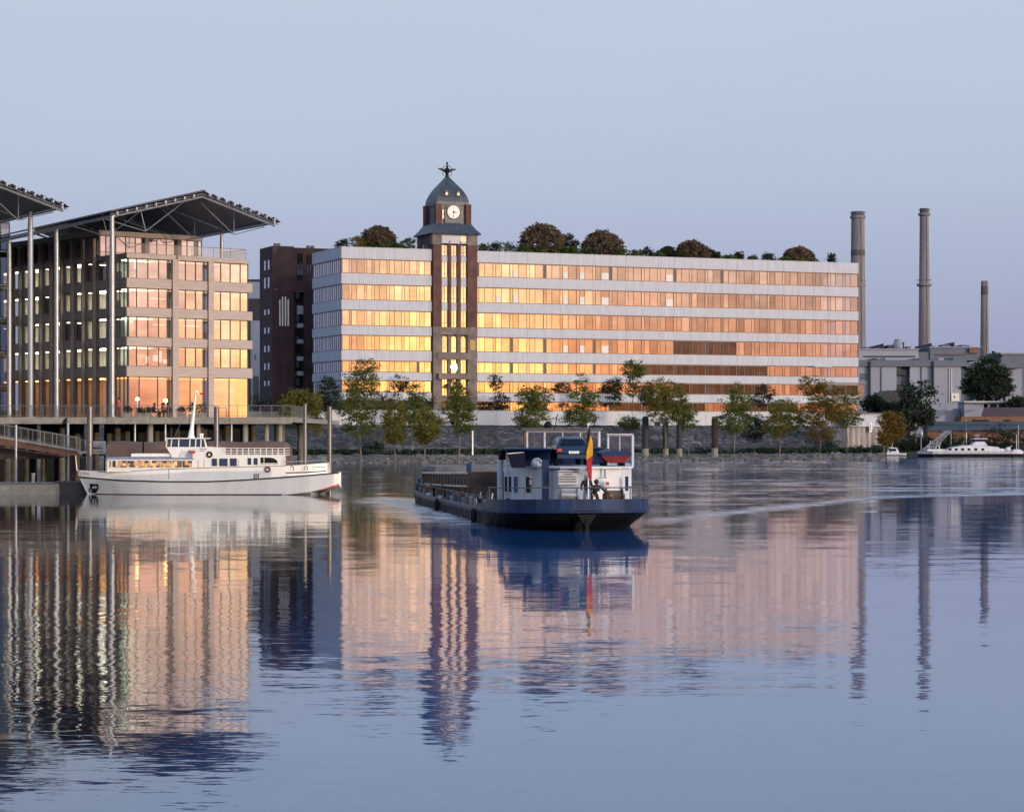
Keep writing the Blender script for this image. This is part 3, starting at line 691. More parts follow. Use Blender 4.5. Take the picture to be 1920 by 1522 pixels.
# clock with its hood
cz = Zt(47.0); b = B()
hood = [(-1.75, 1.05, Zt(44.9)), (1.75, 1.05, Zt(44.9))] + [(1.75*math.cos(q), 1.05, cz+1.75*math.sin(q)) for q in [math.pi*k_/14 for k_ in range(15)]]
b.extr(hood, (0, .9, 0)); b.make('clock_hood', 'slate', tower)
cf = thing_clock = B(); cf.extr([(1.26*math.cos(2*math.pi*k_/36), .93, cz+1.26*math.sin(2*math.pi*k_/36)) for k_ in range(36)], (0, .1, 0))
M['clockface'] = emat('clock_face', (.80, .74, .70), .10)
clock = cf.make('clock_face', 'clockface', tower)
k = B(); k.ringtorus((0, .98, cz), 1.36, .10, 'y', 32); k.make('bezel', 'darkframe', clock)
k = B()
for h_ in range(12):
    q = math.pi/2 - 2*math.pi*h_/12; nx_, nz_ = 1.0*math.cos(q), 1.0*math.sin(q)
    letters(k, str(12 if h_ == 0 else h_), .36, lambda x, y, d: (nx_+x, .91+d, cz+nz_+y))
k.make('numerals', 'darkframe', clock)
def hand(ang, L1, w_, y_):
    k = B(); dx, dz = math.sin(ang), math.cos(ang)
    k.extr([(-dx*.25-dz*w_, y_, cz-dz*.25+dx*w_), (-dx*.25+dz*w_, y_, cz-dz*.25-dx*w_), (dx*L1+dz*w_*.5, y_, cz+dz*L1-dx*w_*.5), (dx*L1-dz*w_*.5, y_, cz+dz*L1+dx*w_*.5)], (0, .02, 0)); k.make('clock_hand', 'black', clock)
hand(2*math.pi*3.53/12, .68, .09, .88); hand(2*math.pi*31.5/60, 1.0, .065, .85)
# the eagle on its hoop
e = B(); c0 = Vector((0, 4.5, Zt(54.0)))
e.lathe([(.42, 0), (.30, .5), (.42, 1.0), (.55, 1.35), (.34, 1.75), (.05, 1.95)], c0, 10)
e.ball((0, 4.35, Zt(56.05)), .22, 8)
for s_ in (-1, 1):
    pts = [(0, 1.25), (.6, 1.55), (1.3, 1.72), (1.95, 1.62), (1.6, 1.42), (1.1, 1.25), (.65, .95), (.2, .85)]
    e.extr([(s_*x, 4.42, Zt(54)+z) for x, z in pts], (0, .16, 0))
e.make('eagle_finial', 'black', tower)
e = B(); e.path([(1.0*math.cos(q), 4.5, Zt(54.0)+1.15+1.15*math.sin(q)) for q in [math.pi*(-.3+1.6*k_/20) for k_ in range(21)]], .05, 6); e.ball((0, 4.5, Zt(56.65)), .24, 8); e.tube((0, 4.5, Zt(56.2)), (0, 4.5, Zt(57.1)), .04)
e.make('hoop_finial', 'black', tower)
b = B()
for q in (.8, 2.0, 3.2): b.box(-4.53, -4.495, q+2, q+2.6, Zt(39.7), Zt(40.9))
b.make('side_windows', 'gdark', tower)

# ------------------------------------------------------------------ dark brick mill building and pale blocks behind
mt = bank_t(511, -32)
mill = thing('mill_building', 'dark brick industrial building with tall arched window left of the white offices', 'mill building', bank(mt, -32, ZB), TH)
rnd = random.Random(21)
D1 = 470.0
def mx_(px): return bank_t(px, -32) - mt
mz = lambda py: zat(py, 471) - ZB
b = B(); b.box(0, mx_(551), 0, 9, 0, mz(463)); b.box(mx_(551), mx_(640), .5, 12, mz(546), mz(463)-.2); b.box(mx_(551), mx_(640), 2.2, 12, 0, mz(546)-.01); b.box(mx_(571.5), mx_(640), 0.2, 2.2, 0, mz(546)-.01)
b.make('wall', 'darkbrick', mill)
b = B(); b.box(mx_(512), mx_(519), -.5, -.003, 0, mz(545)); b.box(mx_(522)-.35, mx_(522)-.05, -.25, -.003, 0, mz(545)); b.box(mx_(544.5), mx_(549), -.25, -.003, 0, mz(545)); b.make('pilaster', 'darkbrick', mill)
b = B(); b.box(mx_(512), mx_(519), -.55, .0, mz(545)+.003, mz(543.5)); b.make('pilaster_cap', 'stone', mill)
b = B(); b.box(mx_(543), mx_(640), .35, .499, mz(547.5), mz(546.5)); b.make('cornice', 'concretedark', mill)
for i, (q, top) in enumerate(((524.5, 564), (529.6, 558.5), (535, 558), (540.3, 563))):
    k = B(); k.extr([(mx_(q-1.3), -.12, mz(612)), (mx_(q+1.3), -.12, mz(612)), (mx_(q+1.3), -.12, mz(top)), (mx_(q), -.12, mz(top-1.5)), (mx_(q-1.3), -.12, mz(top+ (2 if i == 0 else 0)))], (0, .11, 0)); k.make('arched_window', 'blind', mill)
for q0, q1, y0, y1 in ((559, 563, 476, 491), (564.5, 568.5, 476, 491), (559, 563, 492, 498), (564.5, 568.5, 492, 498), (559, 563, 506, 525.5), (564.5, 568.5, 506, 525.5), (577, 579, 478, 513), (582, 584, 478, 513), (588, 590, 478, 513)):
    k = B(); k.box(mx_(q0), mx_(q1), .36, .497, mz(y1), mz(y0)); k.make('window', 'gside', mill)
for y0 in (538, 577, 606, 636, 668, 696, 730):                     # balconies and bays between the wings
    k = B(); k.box(mx_(560), mx_(574) if y0 < 590 else mx_(571.3), .9, 2.19, mz(y0+(12 if y0 == 577 else 8)), mz(y0-(4 if y0 == 577 else 0))); k.make('balcony', 'spandrel', mill)
    k = B(); k.box(mx_(560), mx_(571.3), 2.0, 2.197, mz(y0+27), mz(y0+9)); k.make('balcony_window', 'gdark', mill)
for y0, y1 in ((488, 506), (520, 540), (580, 590), (614, 625), (648, 660), (681, 693), (714, 723)):
    for yy in (2.0, 4.6):                                       # narrow windows on the left flank
        k = B(left); k.box(yy, yy+1.1, -.05, -.003, mz(y1), mz(y0)); k.make('window', 'gside', mill)
for q in (504.5, 526):                                            # roof vents
    k = B(); k.lathe([(.42, 0), (.42, .5), (.36, .7), (.36, .8)], (mx_(q)+(3 if q < 510 else 0), 3.5, mz(463)), 12); k.make('roof_vent', 'concretedark', mill)
for q in (589, 597):
    k = B(); k.lathe([(.42, 0), (.42, .5), (.36, .7), (.36, .8)], (mx_(q), 4, mz(463)-.2), 12); k.make('roof_vent', 'concretedark', mill)

blk = thing('pale_block', 'narrow pale building glimpsed between the timber offices and the dark brick mill', 'building', (at(462, 540), 540, ZB), 0)
bz = lambda py: zat(py, 540) - ZB; bx = lambda px: at(px, 540) - at(462, 540)
b = B(); b.box(bx(440), bx(500), 0, 10, 0, bz(527)); b.make('wall', 'boatgrey', blk)
b = B(); b.box(bx(440), bx(501), -.4, 10.4, bz(527)+.003, bz(524)); b.make('roof_edge', 'plantdark', blk)
b = B(); b.box(bx(440), bx(500), -.3, -.003, bz(600), bz(560)); b.make('dark_storey', 'plantdark', blk)
b = B(); b.box(bx(440), bx(470), -.6, -.303, 0, bz(563)); b.make('side_wing', 'plantdark', blk)
for i in range(5):
    k = B(); k.box(bx(475.5+i*2.2), bx(476.4+i*2.2), -.15, -.003, 0, bz(705)); k.make('grille_post', 'plantdark', blk)
k = B(); k.box(bx(477), bx(480), -.1, -.004, bz(674), bz(664)); k.make('window', 'gdark', blk)

# ------------------------------------------------------------------ timber office building on the deck
ZD = 5.95
OB = Vector((-35.2, 215.0, ZD)); AO = math.atan2(.625, .78)
off = thing('timber_office', 'grey timber clad office building with glowing glazed front and vertical fins on the deck', 'office building', OB, AO)
def oz(py): return zat(py, 215) - ZD
def ox(px):
    k = (px-CX)/F; return (OB.x - k*OB.y)/(k*.625 - .78)
LX, LY = 13.05, 24.3
rowz = [(oz(521), oz(483.5)), (oz(576), oz(539)), (oz(632), oz(593)), (oz(686), oz(648.6))]
TOP = oz(474.5); GF = oz(705.4)
# floor slabs, core
def slab(z0, z1, x1=LX-.02, y0=.02):
    k = B(); k.box(.02, x1, y0, LY, z0, z1); k.make('floor_slab', 'timber', off)
slab(rowz[0][1], TOP); slab(rowz[1][1], rowz[0][0]); slab(rowz[2][1], rowz[1][0]); slab(rowz[3][1], rowz[2][0]); slab(GF, rowz[3][0])
k = B(); k.box(5.4, 11.6, 6, LY-.5, .02, TOP-.3); k.make('core_wall', 'roomlight', off)
k = B(); k.box(.05, LX-.05, .05, LY, .0, .06); k.make('ground_floor', 'roomlight', off)
# timber spandrel bands on the glazed front and flank
rnd = random.Random(31)
cut = [(0, ox(319.5)), (ox(331.5), ox(386.5)), (ox(397.5), LX)]
zb = [(rowz[0][1], TOP), (rowz[1][1], rowz[0][0]), (rowz[2][1], rowz[1][0]), (rowz[3][1], rowz[2][0]), (GF, rowz[3][0])]
for i, (z0, z1) in enumerate(zb):
    for j, (a, c) in enumerate(cut):
        k = B(); k.box(a-(.22 if j == 0 else 0), c+(.25 if j == 2 and i else 0), -.22, .015, z0, z1-(.35 if i == 0 and j == 2 else 0)); k.make('timber_band', 'timber', off)
    k = B(); k.box(-.2, .015, .02, 2.6, z0, z1); k.box(-.1, .014, 2.601, LY, z0, z1); k.make('timber_band', 'timberdark', off)
for p0, p1 in ((320, 331), (387, 397)):
    k = B(); k.box(ox(p0), ox(p1), -.42, .02, 0, TOP-.4); k.make('front_pier', 'timber', off)
panes = [fr_([.9, 1.1, 1.05, 1.05]), fr_([1, 1.1, 1.05]), fr_([1, 1.05, 1.1, .85])]
for i, (z0, z1) in enumerate(rowz):
    for j, (a, c) in enumerate(cut):
        window(off, front, a+.03, c-.03, z0, z1, panes[j], .16, 'goffice', 'darkframe', rnd, mw=.05, head=.05, sill=.05, jit=.0016)
for j, (a, c) in enumerate(cut):
    window(off, front, a+.03, c-.03, .06, GF, [0, .28, .72, 1] if j == 0 else [0, .48, 1], .16, 'goffice', 'darkframe', rnd, mw=.05, head=.05, sill=.05, jit=.0016)
# flank: corner glazing, then narrow windows between deep fins
def wins(z0, z1, y0, y1, sp_): window(off, left, y0, y1, z0, z1, sp_, .12, 'gtimber', 'darkframe', rnd, mw=.05, head=.06, sill=.06, jit=.003)
allrows = rowz + [(.06, GF)]
PIT = 2.14; FY = [4.1+PIT*i for i in range(9)]
for z0, z1 in allrows:
    wins(z0, z1, .05, 2.35, [0, .36, .7, 1])
    for y_ in FY: wins(z0, z1, y_, y_+1.5, [0, 1])
    for a, c in [(2.4, FY[0]-.02)] + [(a+1.52, c-.02) for a, c in zip(FY, FY[1:])] + [(FY[-1]+1.52, LY)]:
        k = B(); k.box(0, .1, a, c, z0, z1); k.make('timber_panel', 'timberdark', off)
for a, c in zip([2.5]+FY, FY+[FY[-1]+PIT]):
    for q in (.34, .56):
        yy = (c-PIT+1.5) + (PIT-1.5)*q if a > 2.6 else 2.62 + q*2 - .5
        k = B(); k.box(-.40, -.101, yy-.05, yy+.06, 0, oz(440) if yy > 5.4 else TOP); k.make('timber_fin', 'timberdark', off)
# set-back top storey
PX, PY = ox(382)-.9, 5.4
PX = 11.25; PT = 23.5-ZD
k = B(); k.box(.01, PX, PY, LY, PT-.45, PT); k.make('penthouse_roof', 'timber', off)
k = B(); k.box(.4, PX-.4, PY+3.2, LY-.3, TOP+.01, PT-.46); k.make('penthouse_core', 'roomlight', off)
for a, c, sp_ in ((.15, 4.75, fr_([.6, 1, 1, 1, .8])), (5.2, 8.3, fr_([1, 1, 1])), (8.75, PX-.1, fr_([1, 1, 1]))):
    window(off, front, a, c, TOP+.02, PT-.46, sp_, PY+.12, 'goffice', 'darkframe', rnd, mw=.05, head=.05, sill=.05)
for a, c in ((4.76, 5.19), (8.31, 8.74)):
    k = B(); k.box(a, c, PY-.25, PY+.3, TOP, PT-.455); k.make('front_pier', 'greyframe', off)
window(off, left, PY+.1, PY+1.4, TOP+.02, PT-.46, [0, .5, 1], .12, 'gtimber', 'darkframe', rnd)
for y_ in FY:
    if y_ < PY+1.5: continue
    window(off, left, y_, y_+1.5, TOP+.3, PT-.46, [0, 1], .12, 'gtimber', 'darkframe', rnd, mw=.05, head=.06, sill=.06)
for a, c in zip([PY+1.42]+[y_+1.52 for y_ in FY if y_ > PY+1.5], [y_-.02 for y_ in FY if y_ > PY+1.5]+[LY]):
    k = B(); k.box(0, .1, a, c, TOP, PT-.46); k.make('timber_panel', 'timberdark', off)
# terrace guard of clear glass
k = B()
for a, c in ((.1, 4.8), (4.9, 9.3), (9.4, LX-.1)): k.quad((a, .35, TOP+.02), (c, .35, TOP+.02), (c, .35, TOP+.95), (a, .35, TOP+.95))
k.quad((LX-.12, .4, TOP+.02), (LX-.12, 5, TOP+.02), (LX-.12, 5, TOP+.95), (LX-.12, .4, TOP+.95))
tg = k.make('terrace_guard', 'gtimber', off)
k = B(); k.tube((.1, .35, TOP+.97), (LX-.1, .35, TOP+.97), .025, 6); k.tube((LX-.12, .35, TOP+.97), (LX-.12, 5, TOP+.97), .025, 6)
for a in (.1, 2.5, 4.85, 7, 9.35, 11.2, LX-.12): k.tube((a, .35, TOP), (a, .35, TOP+.97), .025, 6)
k.make('handrail', 'rail', tg)
# lights inside: restaurant below, offices above
k = B(); k.box(.6, 12.4, .8, 5.5, GF-.12, GF-.05); k.make('restaurant_ceiling', 'warmdim', off)
for y_ in (5.6, 9.9, 14.2, 18.5, 22.5):
    k = B(); k.box(.8, 3.4, y_, y_+1.4, GF-.12, GF-.05); k.make('restaurant_lamp', 'saloonwarm', off)
k = B(); k.box(1.0, 1.5, 1.0, 1.5, .07, GF-.2); k.make('white_column', 'blind', off)
for i, (z0, z1) in enumerate(rowz):
    k = B(); k.box(.7, 3.6, 1.6, 2.4, z1-.12, z1-.06); k.make('ceiling_lamp', 'cool', off)
    for j, y_ in enumerate((5.4, 9.6, 13.9, 18.2, 22.3)):
        if (i*3+j*2) % 7 == 0 or (i, j) == (2, 1): continue
        k = B(); k.box(.6, 3.4, y_, y_+1.5, z1-.12, z1-.06); k.make('ceiling_lamp', 'roomlamp', off)
    k = B(); k.box(1.5, 11.5, .9, 1.5, z1-.12, z1-.06); k.make('ceiling_lamp', 'rowlamp' if i < 3 else 'warmdim', off)
for r_, p0, p1, h0, h1 in ((3, 281, 287, .3, 1.0), (3, 295, 303, .5, 1.1), (3, 304, 311, .4, 1.5), (3, 303+11, 321, .3, .7), (3, 334, 338, .4, .9), (2, 294, 316, 1.2, 1.32), (2, 352, 382, 1.2, 1.3), (1, 290, 318, .9, .98), (0, 259, 265, .9, 1.6)):
    k = B(); k.box(ox(p0), ox(p1), .75, .8, rowz[r_][0]+h0, rowz[r_][0]+h1); k.make('lit_screen', 'screen', off)     # bright screens and light strips near the glass
for i, (z0, z1) in enumerate(allrows):
    for y_ in (4.0, 8.4, 12.7, 17.0, 21.3):
        k = B(); k.box(.25, 5.35, y_, y_+.12, z0+.01, z1-.14); k.make('partition', 'roomlight', off)
for i, (z0, z1) in enumerate(rowz):                                # furniture and partitions seen through the glass
    k = B(); r2 = random.Random(i+50)
    for q in range(7):
        x_ = .8+q*1.7; k.box(x_, x_+r2.uniform(.4, 1.1), 2.2+r2.random(), 3.6, z0+.02, z0+r2.choice((.8, .8, 1.2, 1.7)))
    k.make('office_furniture', 'roomlight', off)

# neighbouring block at the picture's edge, joined behind an atrium
nb = thing('glazed_atrium', 'lit glass atrium block at the left edge beside the timber clad offices', 'office building', OB + Vector((-.625*24.5+.8*.78, .78*24.5+.8*.625, 0)), AO)
for i in range(6):
    z0 = i*3.35; k = B(); k.box(-9, -.2, .4, 8, z0+2.95, z0+3.33); k.make('floor_slab', 'concretedark', nb)
    window(nb, front, -9, -.3, z0, z0+2.94, fr_([1]*9), .2, 'gclear3', 'darkframe', rnd, jit=.003)
    k = B(); k.box(-8.5, -1, 1.2, 2.4, z0+2.8, z0+2.88); k.make('ceiling_lamp', 'cool' if i else 'warmdim', nb)
k = B(); k.box(-9, -.2, 3.4, 3.8, 0, 20); k.make('back_wall', 'roomlight', nb)
k = B(); k.box(-9, -.1, -.1, 8.2, 20.05, 20.8); k.make('roof_edge', 'timber', nb)

# ------------------------------------------------------------------ louvred canopies
def canopy(label, org, xL, xR, xP, yF, yB, zE, zP, cols):
    c = thing('louvred_canopy', label, 'roof canopy', org, AO)
    zl = lambda x: zE + (zP-zE)*(x-xL)/(xP-xL) if x < xP else zE + .25 + (zP-zE-.25)*(xR-x)/(xR-xP)
    # closed left slope with dark panels
    k = B(); n = 9
    for i in range(n):
        a, d_ = xL+(xP-xL)*i/n, xL+(xP-xL)*(i+1)/n-.03
        k.rings([[(a, yF, zl(a)), (d_, yF, zl(d_)), (d_, yF, zl(d_)+.14), (a, yF, zl(a)+.14)], [(a, yB, zl(a)-1.2), (d_, yB, zl(d_)-1.2), (d_, yB, zl(d_)-1.06), (a, yB, zl(a)-1.06)]])
    k.make('solar_panel', 'solar', c)
    n = 9; wd = (xR-xP)/n
    for i in range(n):                                           # louvres on the right slope, tilted open
        a = xP+wd*i; d_ = a+wd*.96
        d_ = a+wd*.84
        k = B(); k.rings([[(a, y, zl(a)-.03-s), (d_, y, zl(d_)-.22-s), (d_, y, zl(d_)-.16-s), (a, y, zl(a)+.03-s)] for y, s in ((yF, 0), (yB, 1.2))]); k.make('louvre', 'underside', c)
    k = B()
    for i in range(5):
        y = yF + .4 + (yB-yF-.8)*i/4; s = 1.2*(y-yF)/(yB-yF)
        k.path([(xL+.1, y, zl(xL)-.18-s), (xP, y, zl(xP)-.22-s), (xR-.2, y, zl(xR)-.35-s)], .06, 5)
    k.make('rafter', 'underside', c)
    k = B()
    for y, s in ((yF+.5, 0), ((yF+yB)/2, .6), (yB-.4, 1.2)):
        k.path([(xL+.3, y, zl(xL)-.4-s), (xP, y, zl(xP)-.5-s), (xR-.5, y, zl(xR)-.5-s)], .11, 6)
    for x in (xL+.35, xR-.7): k.tube((x, yF+.2, zl(x)-.42), (x, yB-.3, zl(x)-1.6), .12, 6)
    k.make('main_beam', 'steel', c)
    k = B()
    for y in (yF+2, yF+9):
        k.path([(xL+.6, y, zl(xL)-.5), (xL+4.6, y, zl(xL)-1.35), (xP-.5, y, zl(xP)-.5)], .05, 5); k.path([(xP+.4, y, zl(xP)-.6), (xR-4, y, zl(xR)-1.4), (xR-.7, y, zl(xR)-.5)], .05, 5)
        k.tube((xL+4.6, y, zl(xL)-1.35), (xL+4.0, y, zl(xL+4)-.2), .04, 5); k.tube((xR-4, y, zl(xR)-1.4), (xR-4, y, zl(xR-4)-.2), .04, 5)
    k.make('tie_rod', 'steel', c)
    for i in range(9):                                           # bright bracket ends along both rakes
        for x in (xL+.6+(xP-xL-.8)*i/9, xP+.5+(xR-xP-.8)*i/8.6):
            k = B(); k.box(x-.07, x+.07, yF-.06, yF+.3, zl(x)-.34, zl(x)-.1); k.make('bracket', 'white', c)
    for (x, y, z0, r) in cols:
        s = 1.2*(y-yF)/(yB-yF)
        k = B(); k.lathe([(r, z0), (r, zl(x)-2.2-s), (r*.8, zl(x)-.42-s)], (x, y, 0), 16); k.lathe([(r*1.5, z0), (r*1.5, z0+.08)], (x, y, 0), 16)
        k.make('column', 'steel', c, smooth=False)
    return c
canopy('dark louvred canopy on slender columns above the timber clad offices', OB, -5.2, 12.7, 4.4, -6.3, 27, 18.1, 20.55,
       ((-5.0, -6.1, 0, .23), (-4.6, 5.0, 0, .22), (-4.6, 14.5, 0, .22), (12.0, 3.2, TOP-2.4, .19), (11.6, 14.0, TOP-2.4, .19), (-4.6, 23.5, 0, .22)))
b2 = Vector((at(133, 203.5), 203.5))
loc2 = Vector((b2.x - 12.7*.78 - 6.3*.625, b2.y - 12.7*.625 + 6.3*.78, ZD))
canopy('cropped louvred canopy at the left picture edge on one tall white column', loc2, -5.2, 12.7, 4.4, -6.3, 27, 18.1, 20.55, ())
k = B(); cx_ = at(57, 206.5); k.lathe([(.24, ZD), (.24, 22.6), (.18, 24.0)], (cx_, 206.5, 0), 16); k.lathe([(.38, ZD), (.38, ZD+.08)], (cx_, 206.5, 0), 16)
tag(k.make('canopy_column', 'steel'), 'tall white steel column rising from the deck under the cropped canopy', 'column')

# ------------------------------------------------------------------ the concrete deck with its railing and piles
DX0, DX1, DY0, DY1 = -72.0, at(547, 205), 205.0, 262.0
deck = thing('concrete_deck', 'raised concrete deck carrying the timber offices above the water', 'deck', ((DX0+DX1)/2, 205, 0))
dx = lambda x: x-(DX0+DX1)/2
b = B(); edges = [DX0, at(126, 205), at(200, 205), at(281, 205), at(355, 205), at(430, 205), DX1]
for a, c in zip(edges, edges[1:]): b.box(dx(a)+.02, dx(c)-.02, 0, .5, ZD-.60, ZD-.012)
b.box(dx(DX0), dx(DX1)-.02, .5, DY1-205, ZD-.45, ZD-.015)
b.make('slab', 'concrete', deck)
k = B(); q = dx(at(125, 205)); k.extr([(q-.4, -.03, ZD-.6), (q+.02, -.03, ZD-.6), (q+.02, -.03, ZD-.03), (q-.1, -.03, ZD-.1), (q-.3, -.03, ZD-.32)], (0, .02, 0)); k.make('drain_mouth', 'black', deck)
rl = thing('deck_railing', 'thin steel railing with upright bars along the concrete deck edge', 'railing', (dx(0), 205.12, ZD-.01))
rl.location = ((DX0+DX1)/2, 205.12, ZD-.01)
b = B(); b.box(dx(DX0), dx(DX1)-.1, -.025, .025, .99, 1.04); b.box(dx(DX0), dx(DX1)-.1, -.012, .012, .09, .12)
b.box(dx(DX1)-.13, dx(DX1)-.08, .05, 14, .99, 1.04); b.make('handrail', 'rail', rl)
x = DX0
while x < DX1-.1:
    b = B(); b.box(dx(x)-.022, dx(x)+.022, -.02, .02, 0, .985); b.make('post', 'rail', rl); x += 1.0
for i in range(1, 15): b = B(); b.box(dx(DX1)-.125, dx(DX1)-.085, i, i+.04, 0, .985); b.make('post', 'rail', rl)
b = B(); x = DX0
while x < DX1-.1: b.box(dx(x)-.004, dx(x)+.004, -.004, .004, .121, .985); x += .135
o = b.make('infill_bars', 'rail', rl)
# piles under the deck: the visible front row first
frontp = [(282, 206.2, .25, 'thick round concrete pile under the deck behind the boat mast'), (460, 206.2, .24, 'thick round concrete pile under the right part of the deck'),
          (500, 206.2, .20, 'second concrete pile from the right end of the deck'), (525, 206.2, .20, 'outermost concrete pile at the right end of the deck'),
          (253, 206, .10, 'slim steel prop under the deck left of the thick pile'), (310, 206, .10, 'slim steel prop under the deck right of the thick pile'),
          (434, 206, .10, 'slim steel prop under the deck above the brown awning'), (372, 206.2, .2, 'round concrete pile under the deck left of the awning')]
for px, D_, r_, lab in frontp:
    k = B(); k.lathe([(r_, -1.2), (r_, ZD-.47)], (0, 0, 0), 14)
    o = k.make('deck_pile', 'concrete' if r_ > .15 else 'steel', None, (at(px, D_), D_, 0)); tag(o, lab, 'pile', 'piles under the concrete deck')
rnd = random.Random(8); proto = None
for row, yy in enumerate((214, 224, 234, 245)):
    for i in range(11):
        x_ = DX0+6+i*5.0+row*1.3
        if x_ > DX1-.6: continue
        if proto is None:
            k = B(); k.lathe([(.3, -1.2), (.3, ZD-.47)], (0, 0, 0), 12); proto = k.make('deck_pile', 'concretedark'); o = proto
        else: o = proto.copy(); COL.objects.link(o)
        o.location = (x_, yy, 0); tag(o, 'dark concrete pile in the shade deep under the deck', 'pile', 'shaded piles deep under the deck')
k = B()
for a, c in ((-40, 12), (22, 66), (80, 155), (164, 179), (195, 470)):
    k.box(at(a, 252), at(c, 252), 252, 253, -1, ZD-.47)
tag(k.make('quay_wall', 'plantdark'), 'near-black quay wall with openings under the deck, shade put into its colour', 'wall')  # near-black colour stands in for the shade below the deck

# steel guide piles and mooring poles standing in the water
def gpile(px, D, r, ytop, label, m_='pile', zb=-1.5):
    zt = zat(ytop, D); k = B(); k.lathe([(r, zb), (r, zt-.02), (r*.9, zt)], (0, 0, 0), 20)
    return tag(k.make('guide_pile', m_, None, (at(px, D), D, 0), smooth=False), label, 'mooring pile', 'steel piles beside the white boat')
gpile(168.5, 180, .235, 762, 'thick dark steel guide pile beside the bow of the white boat')
gpile(406, 178.5, .20, 762, 'dark steel guide pile rising behind the wheelhouse of the white boat')
gpile(572, 176.5, .15, 757, 'slender rusty steel pole behind the stern deck of the white boat')
gpile(618, 178, .17, 762, 'slender steel pole at the stern end of the white boat')
gpile(30, 187, .10, 796, 'thin white post in front of the sloping gangway at the left edge', 'steel')
gpile(127.5, 193, .11, 792, 'thin white post behind the lower end of the sloping gangway', 'steel')

# gangway, landing, brown box girder
gang = thing('gangway', 'sloping gangway with fine railing leading down from the left edge', 'gangway', (at(-60, 190), 190, 0))
gx = lambda px: at(px, 190) - at(-60, 190); gz = lambda py: zat(py, 190)
b = B(); b.extr([(gx(-60), 0, gz(808)), (gx(143), 0, gz(843.5)), (gx(143), 0, gz(846)), (gx(-60), 0, gz(811.5))], (0, 1.9, 0)); b.make('walkway', 'concrete', gang)
b = B(); b.extr([(gx(-60), .15, gz(811.6)), (gx(143), .15, gz(846.1)), (gx(150), .15, gz(854)), (gx(118), .15, gz(853)), (gx(-60), .15, gz(824))], (0, 1.6, 0)); b.make('underframe', 'rust', gang)
def railing(root, pts, hgt, y0, step=1.0, thick=.03, matn='rail', mesh_=True):
    k = B(); k2 = B()
    for (xa, za), (xb, zb_) in zip(pts, pts[1:]):
        k.path([(xa, y0, za+hgt), (xb, y0, zb_+hgt)], thick, 5); k.path([(xa, y0, za+.1), (xb, y0, zb_+.1)], thick*.6, 5)
        n = max(1, round(abs(xb-xa)/step))
        for i in range(n+1):
            q = i/n; k.tube((xa+(xb-xa)*q, y0, za+(zb_-za)*q), (xa+(xb-xa)*q, y0, za+(zb_-za)*q+hgt), thick*.8, 5)
        if mesh_:
            n2 = max(1, int(abs(xb-xa)/.09))
            for i in range(n2):
                q = i/n2; xx = xa+(xb-xa)*q; zz = za+(zb_-za)*q; k2.box(xx-.004, xx+.004, y0-.004, y0+.004, zz+.1, zz+hgt)
    k.make('handrail', matn, root)
    if mesh_: k2.make('infill_bars', matn, root)
railing(gang, [(gx(-60), gz(808)), (gx(143), gz(843.5))], .98, .06); railing(gang, [(gx(-60), gz(808)), (gx(143), gz(843.5))], .98, 1.84)
gir = thing('landing_girder', 'rusty brown box girder under the sloping gangway at the left', 'girder', (at(-60, 192.5), 192.5, 0))
b = B(); g2 = lambda px: at(px, 192.5)-at(-60, 192.5); z2 = lambda py: zat(py, 192.5)
b.extr([(g2(-60), 0, z2(861)), (g2(100), 0, z2(859)), (g2(123), 0, z2(856)), (g2(60), 0, z2(848)), (g2(-60), 0, z2(829))], (0, 1.6, 0)); b.make('web', 'rust', gir)
b = B(); b.extr([(g2(-60), -.12, z2(861.5)), (g2(100), -.12, z2(859.5)), (g2(116), -.12, z2(856.5)), (g2(60), -.12, z2(852)), (g2(-60), -.12, z2(851))], (0, .12, 0)); b.make('flange', 'hold', gir)
land = thing('landing_stage', 'pale landing platform with grey railing between gangway and brown hall', 'landing stage', (at(148, 186), 186, 0))
l2 = lambda px: at(px, 186)-at(148, 186); lz = lambda py: zat(py, 186)
b = B(); b.extr([(l2(148), 0, lz(846)), (l2(175), 0, lz(848)), (l2(215), 0, lz(847)), (l2(250), 0, lz(851)), (l2(250), 0, lz(853)), (l2(212), 0, lz(851.5)), (l2(148), 0, lz(850))], (0, 3, 0)); b.make('platform', 'concrete', land)
b = B(); b.box(l2(174), l2(193), .1, .16, lz(846), lz(842)); b.box(l2(174), l2(193), .1, .16, lz(838), lz(836)); b.box(l2(192), l2(198), .08, .14, lz(847), lz(827)); b.box(l2(174), l2(192), .12, .15, lz(835.5), lz(827)); b.make('guard_panel', 'steel', land)
railing(land, [(l2(205), lz(848)), (l2(340), lz(884))], .93, .1, 1.0, .028, 'rust', False)
railing(land, [(l2(148), lz(846)), (l2(172), lz(848))], .9, .1, .5, .025)
for px in (151, 215, 240):
    k = B(); k.tube((l2(px), 1.5, -1), (l2(px), 1.5, lz(850)), .16, 10); k.make('leg', 'plantdark', land)
pon = thing('pontoon', 'low weathered concrete pontoon on the water at the left edge', 'pontoon', (at(-60, 173), 173, 0))
b = B(); q = lambda px: at(px, 173)-at(-60, 173)
b.prism([(q(-60), 0), (q(103), 0), (q(103), 6), (q(-60), 6)], -.6, zat(908, 173), top=[(q(-60), 0), (q(101), 0), (q(101), 6), (q(-60), 6)]); b.make('float', 'concrete', pon)
b = B(); b.box(q(-60), q(101.5), -.04, 6.04, zat(908, 173)+.003, zat(906.3, 173)); b.make('deck_plate', 'concretedark', pon)
o = B(); o.lathe([(.13, 0), (.13, .62), (.17, .64), (.17, .72)], (0, 0, 0), 12); tag(o.make('bollard', 'concrete', None, (at(62, 175), 175, zat(906, 173))), 'pale round bollard standing on the concrete pontoon', 'bollard')
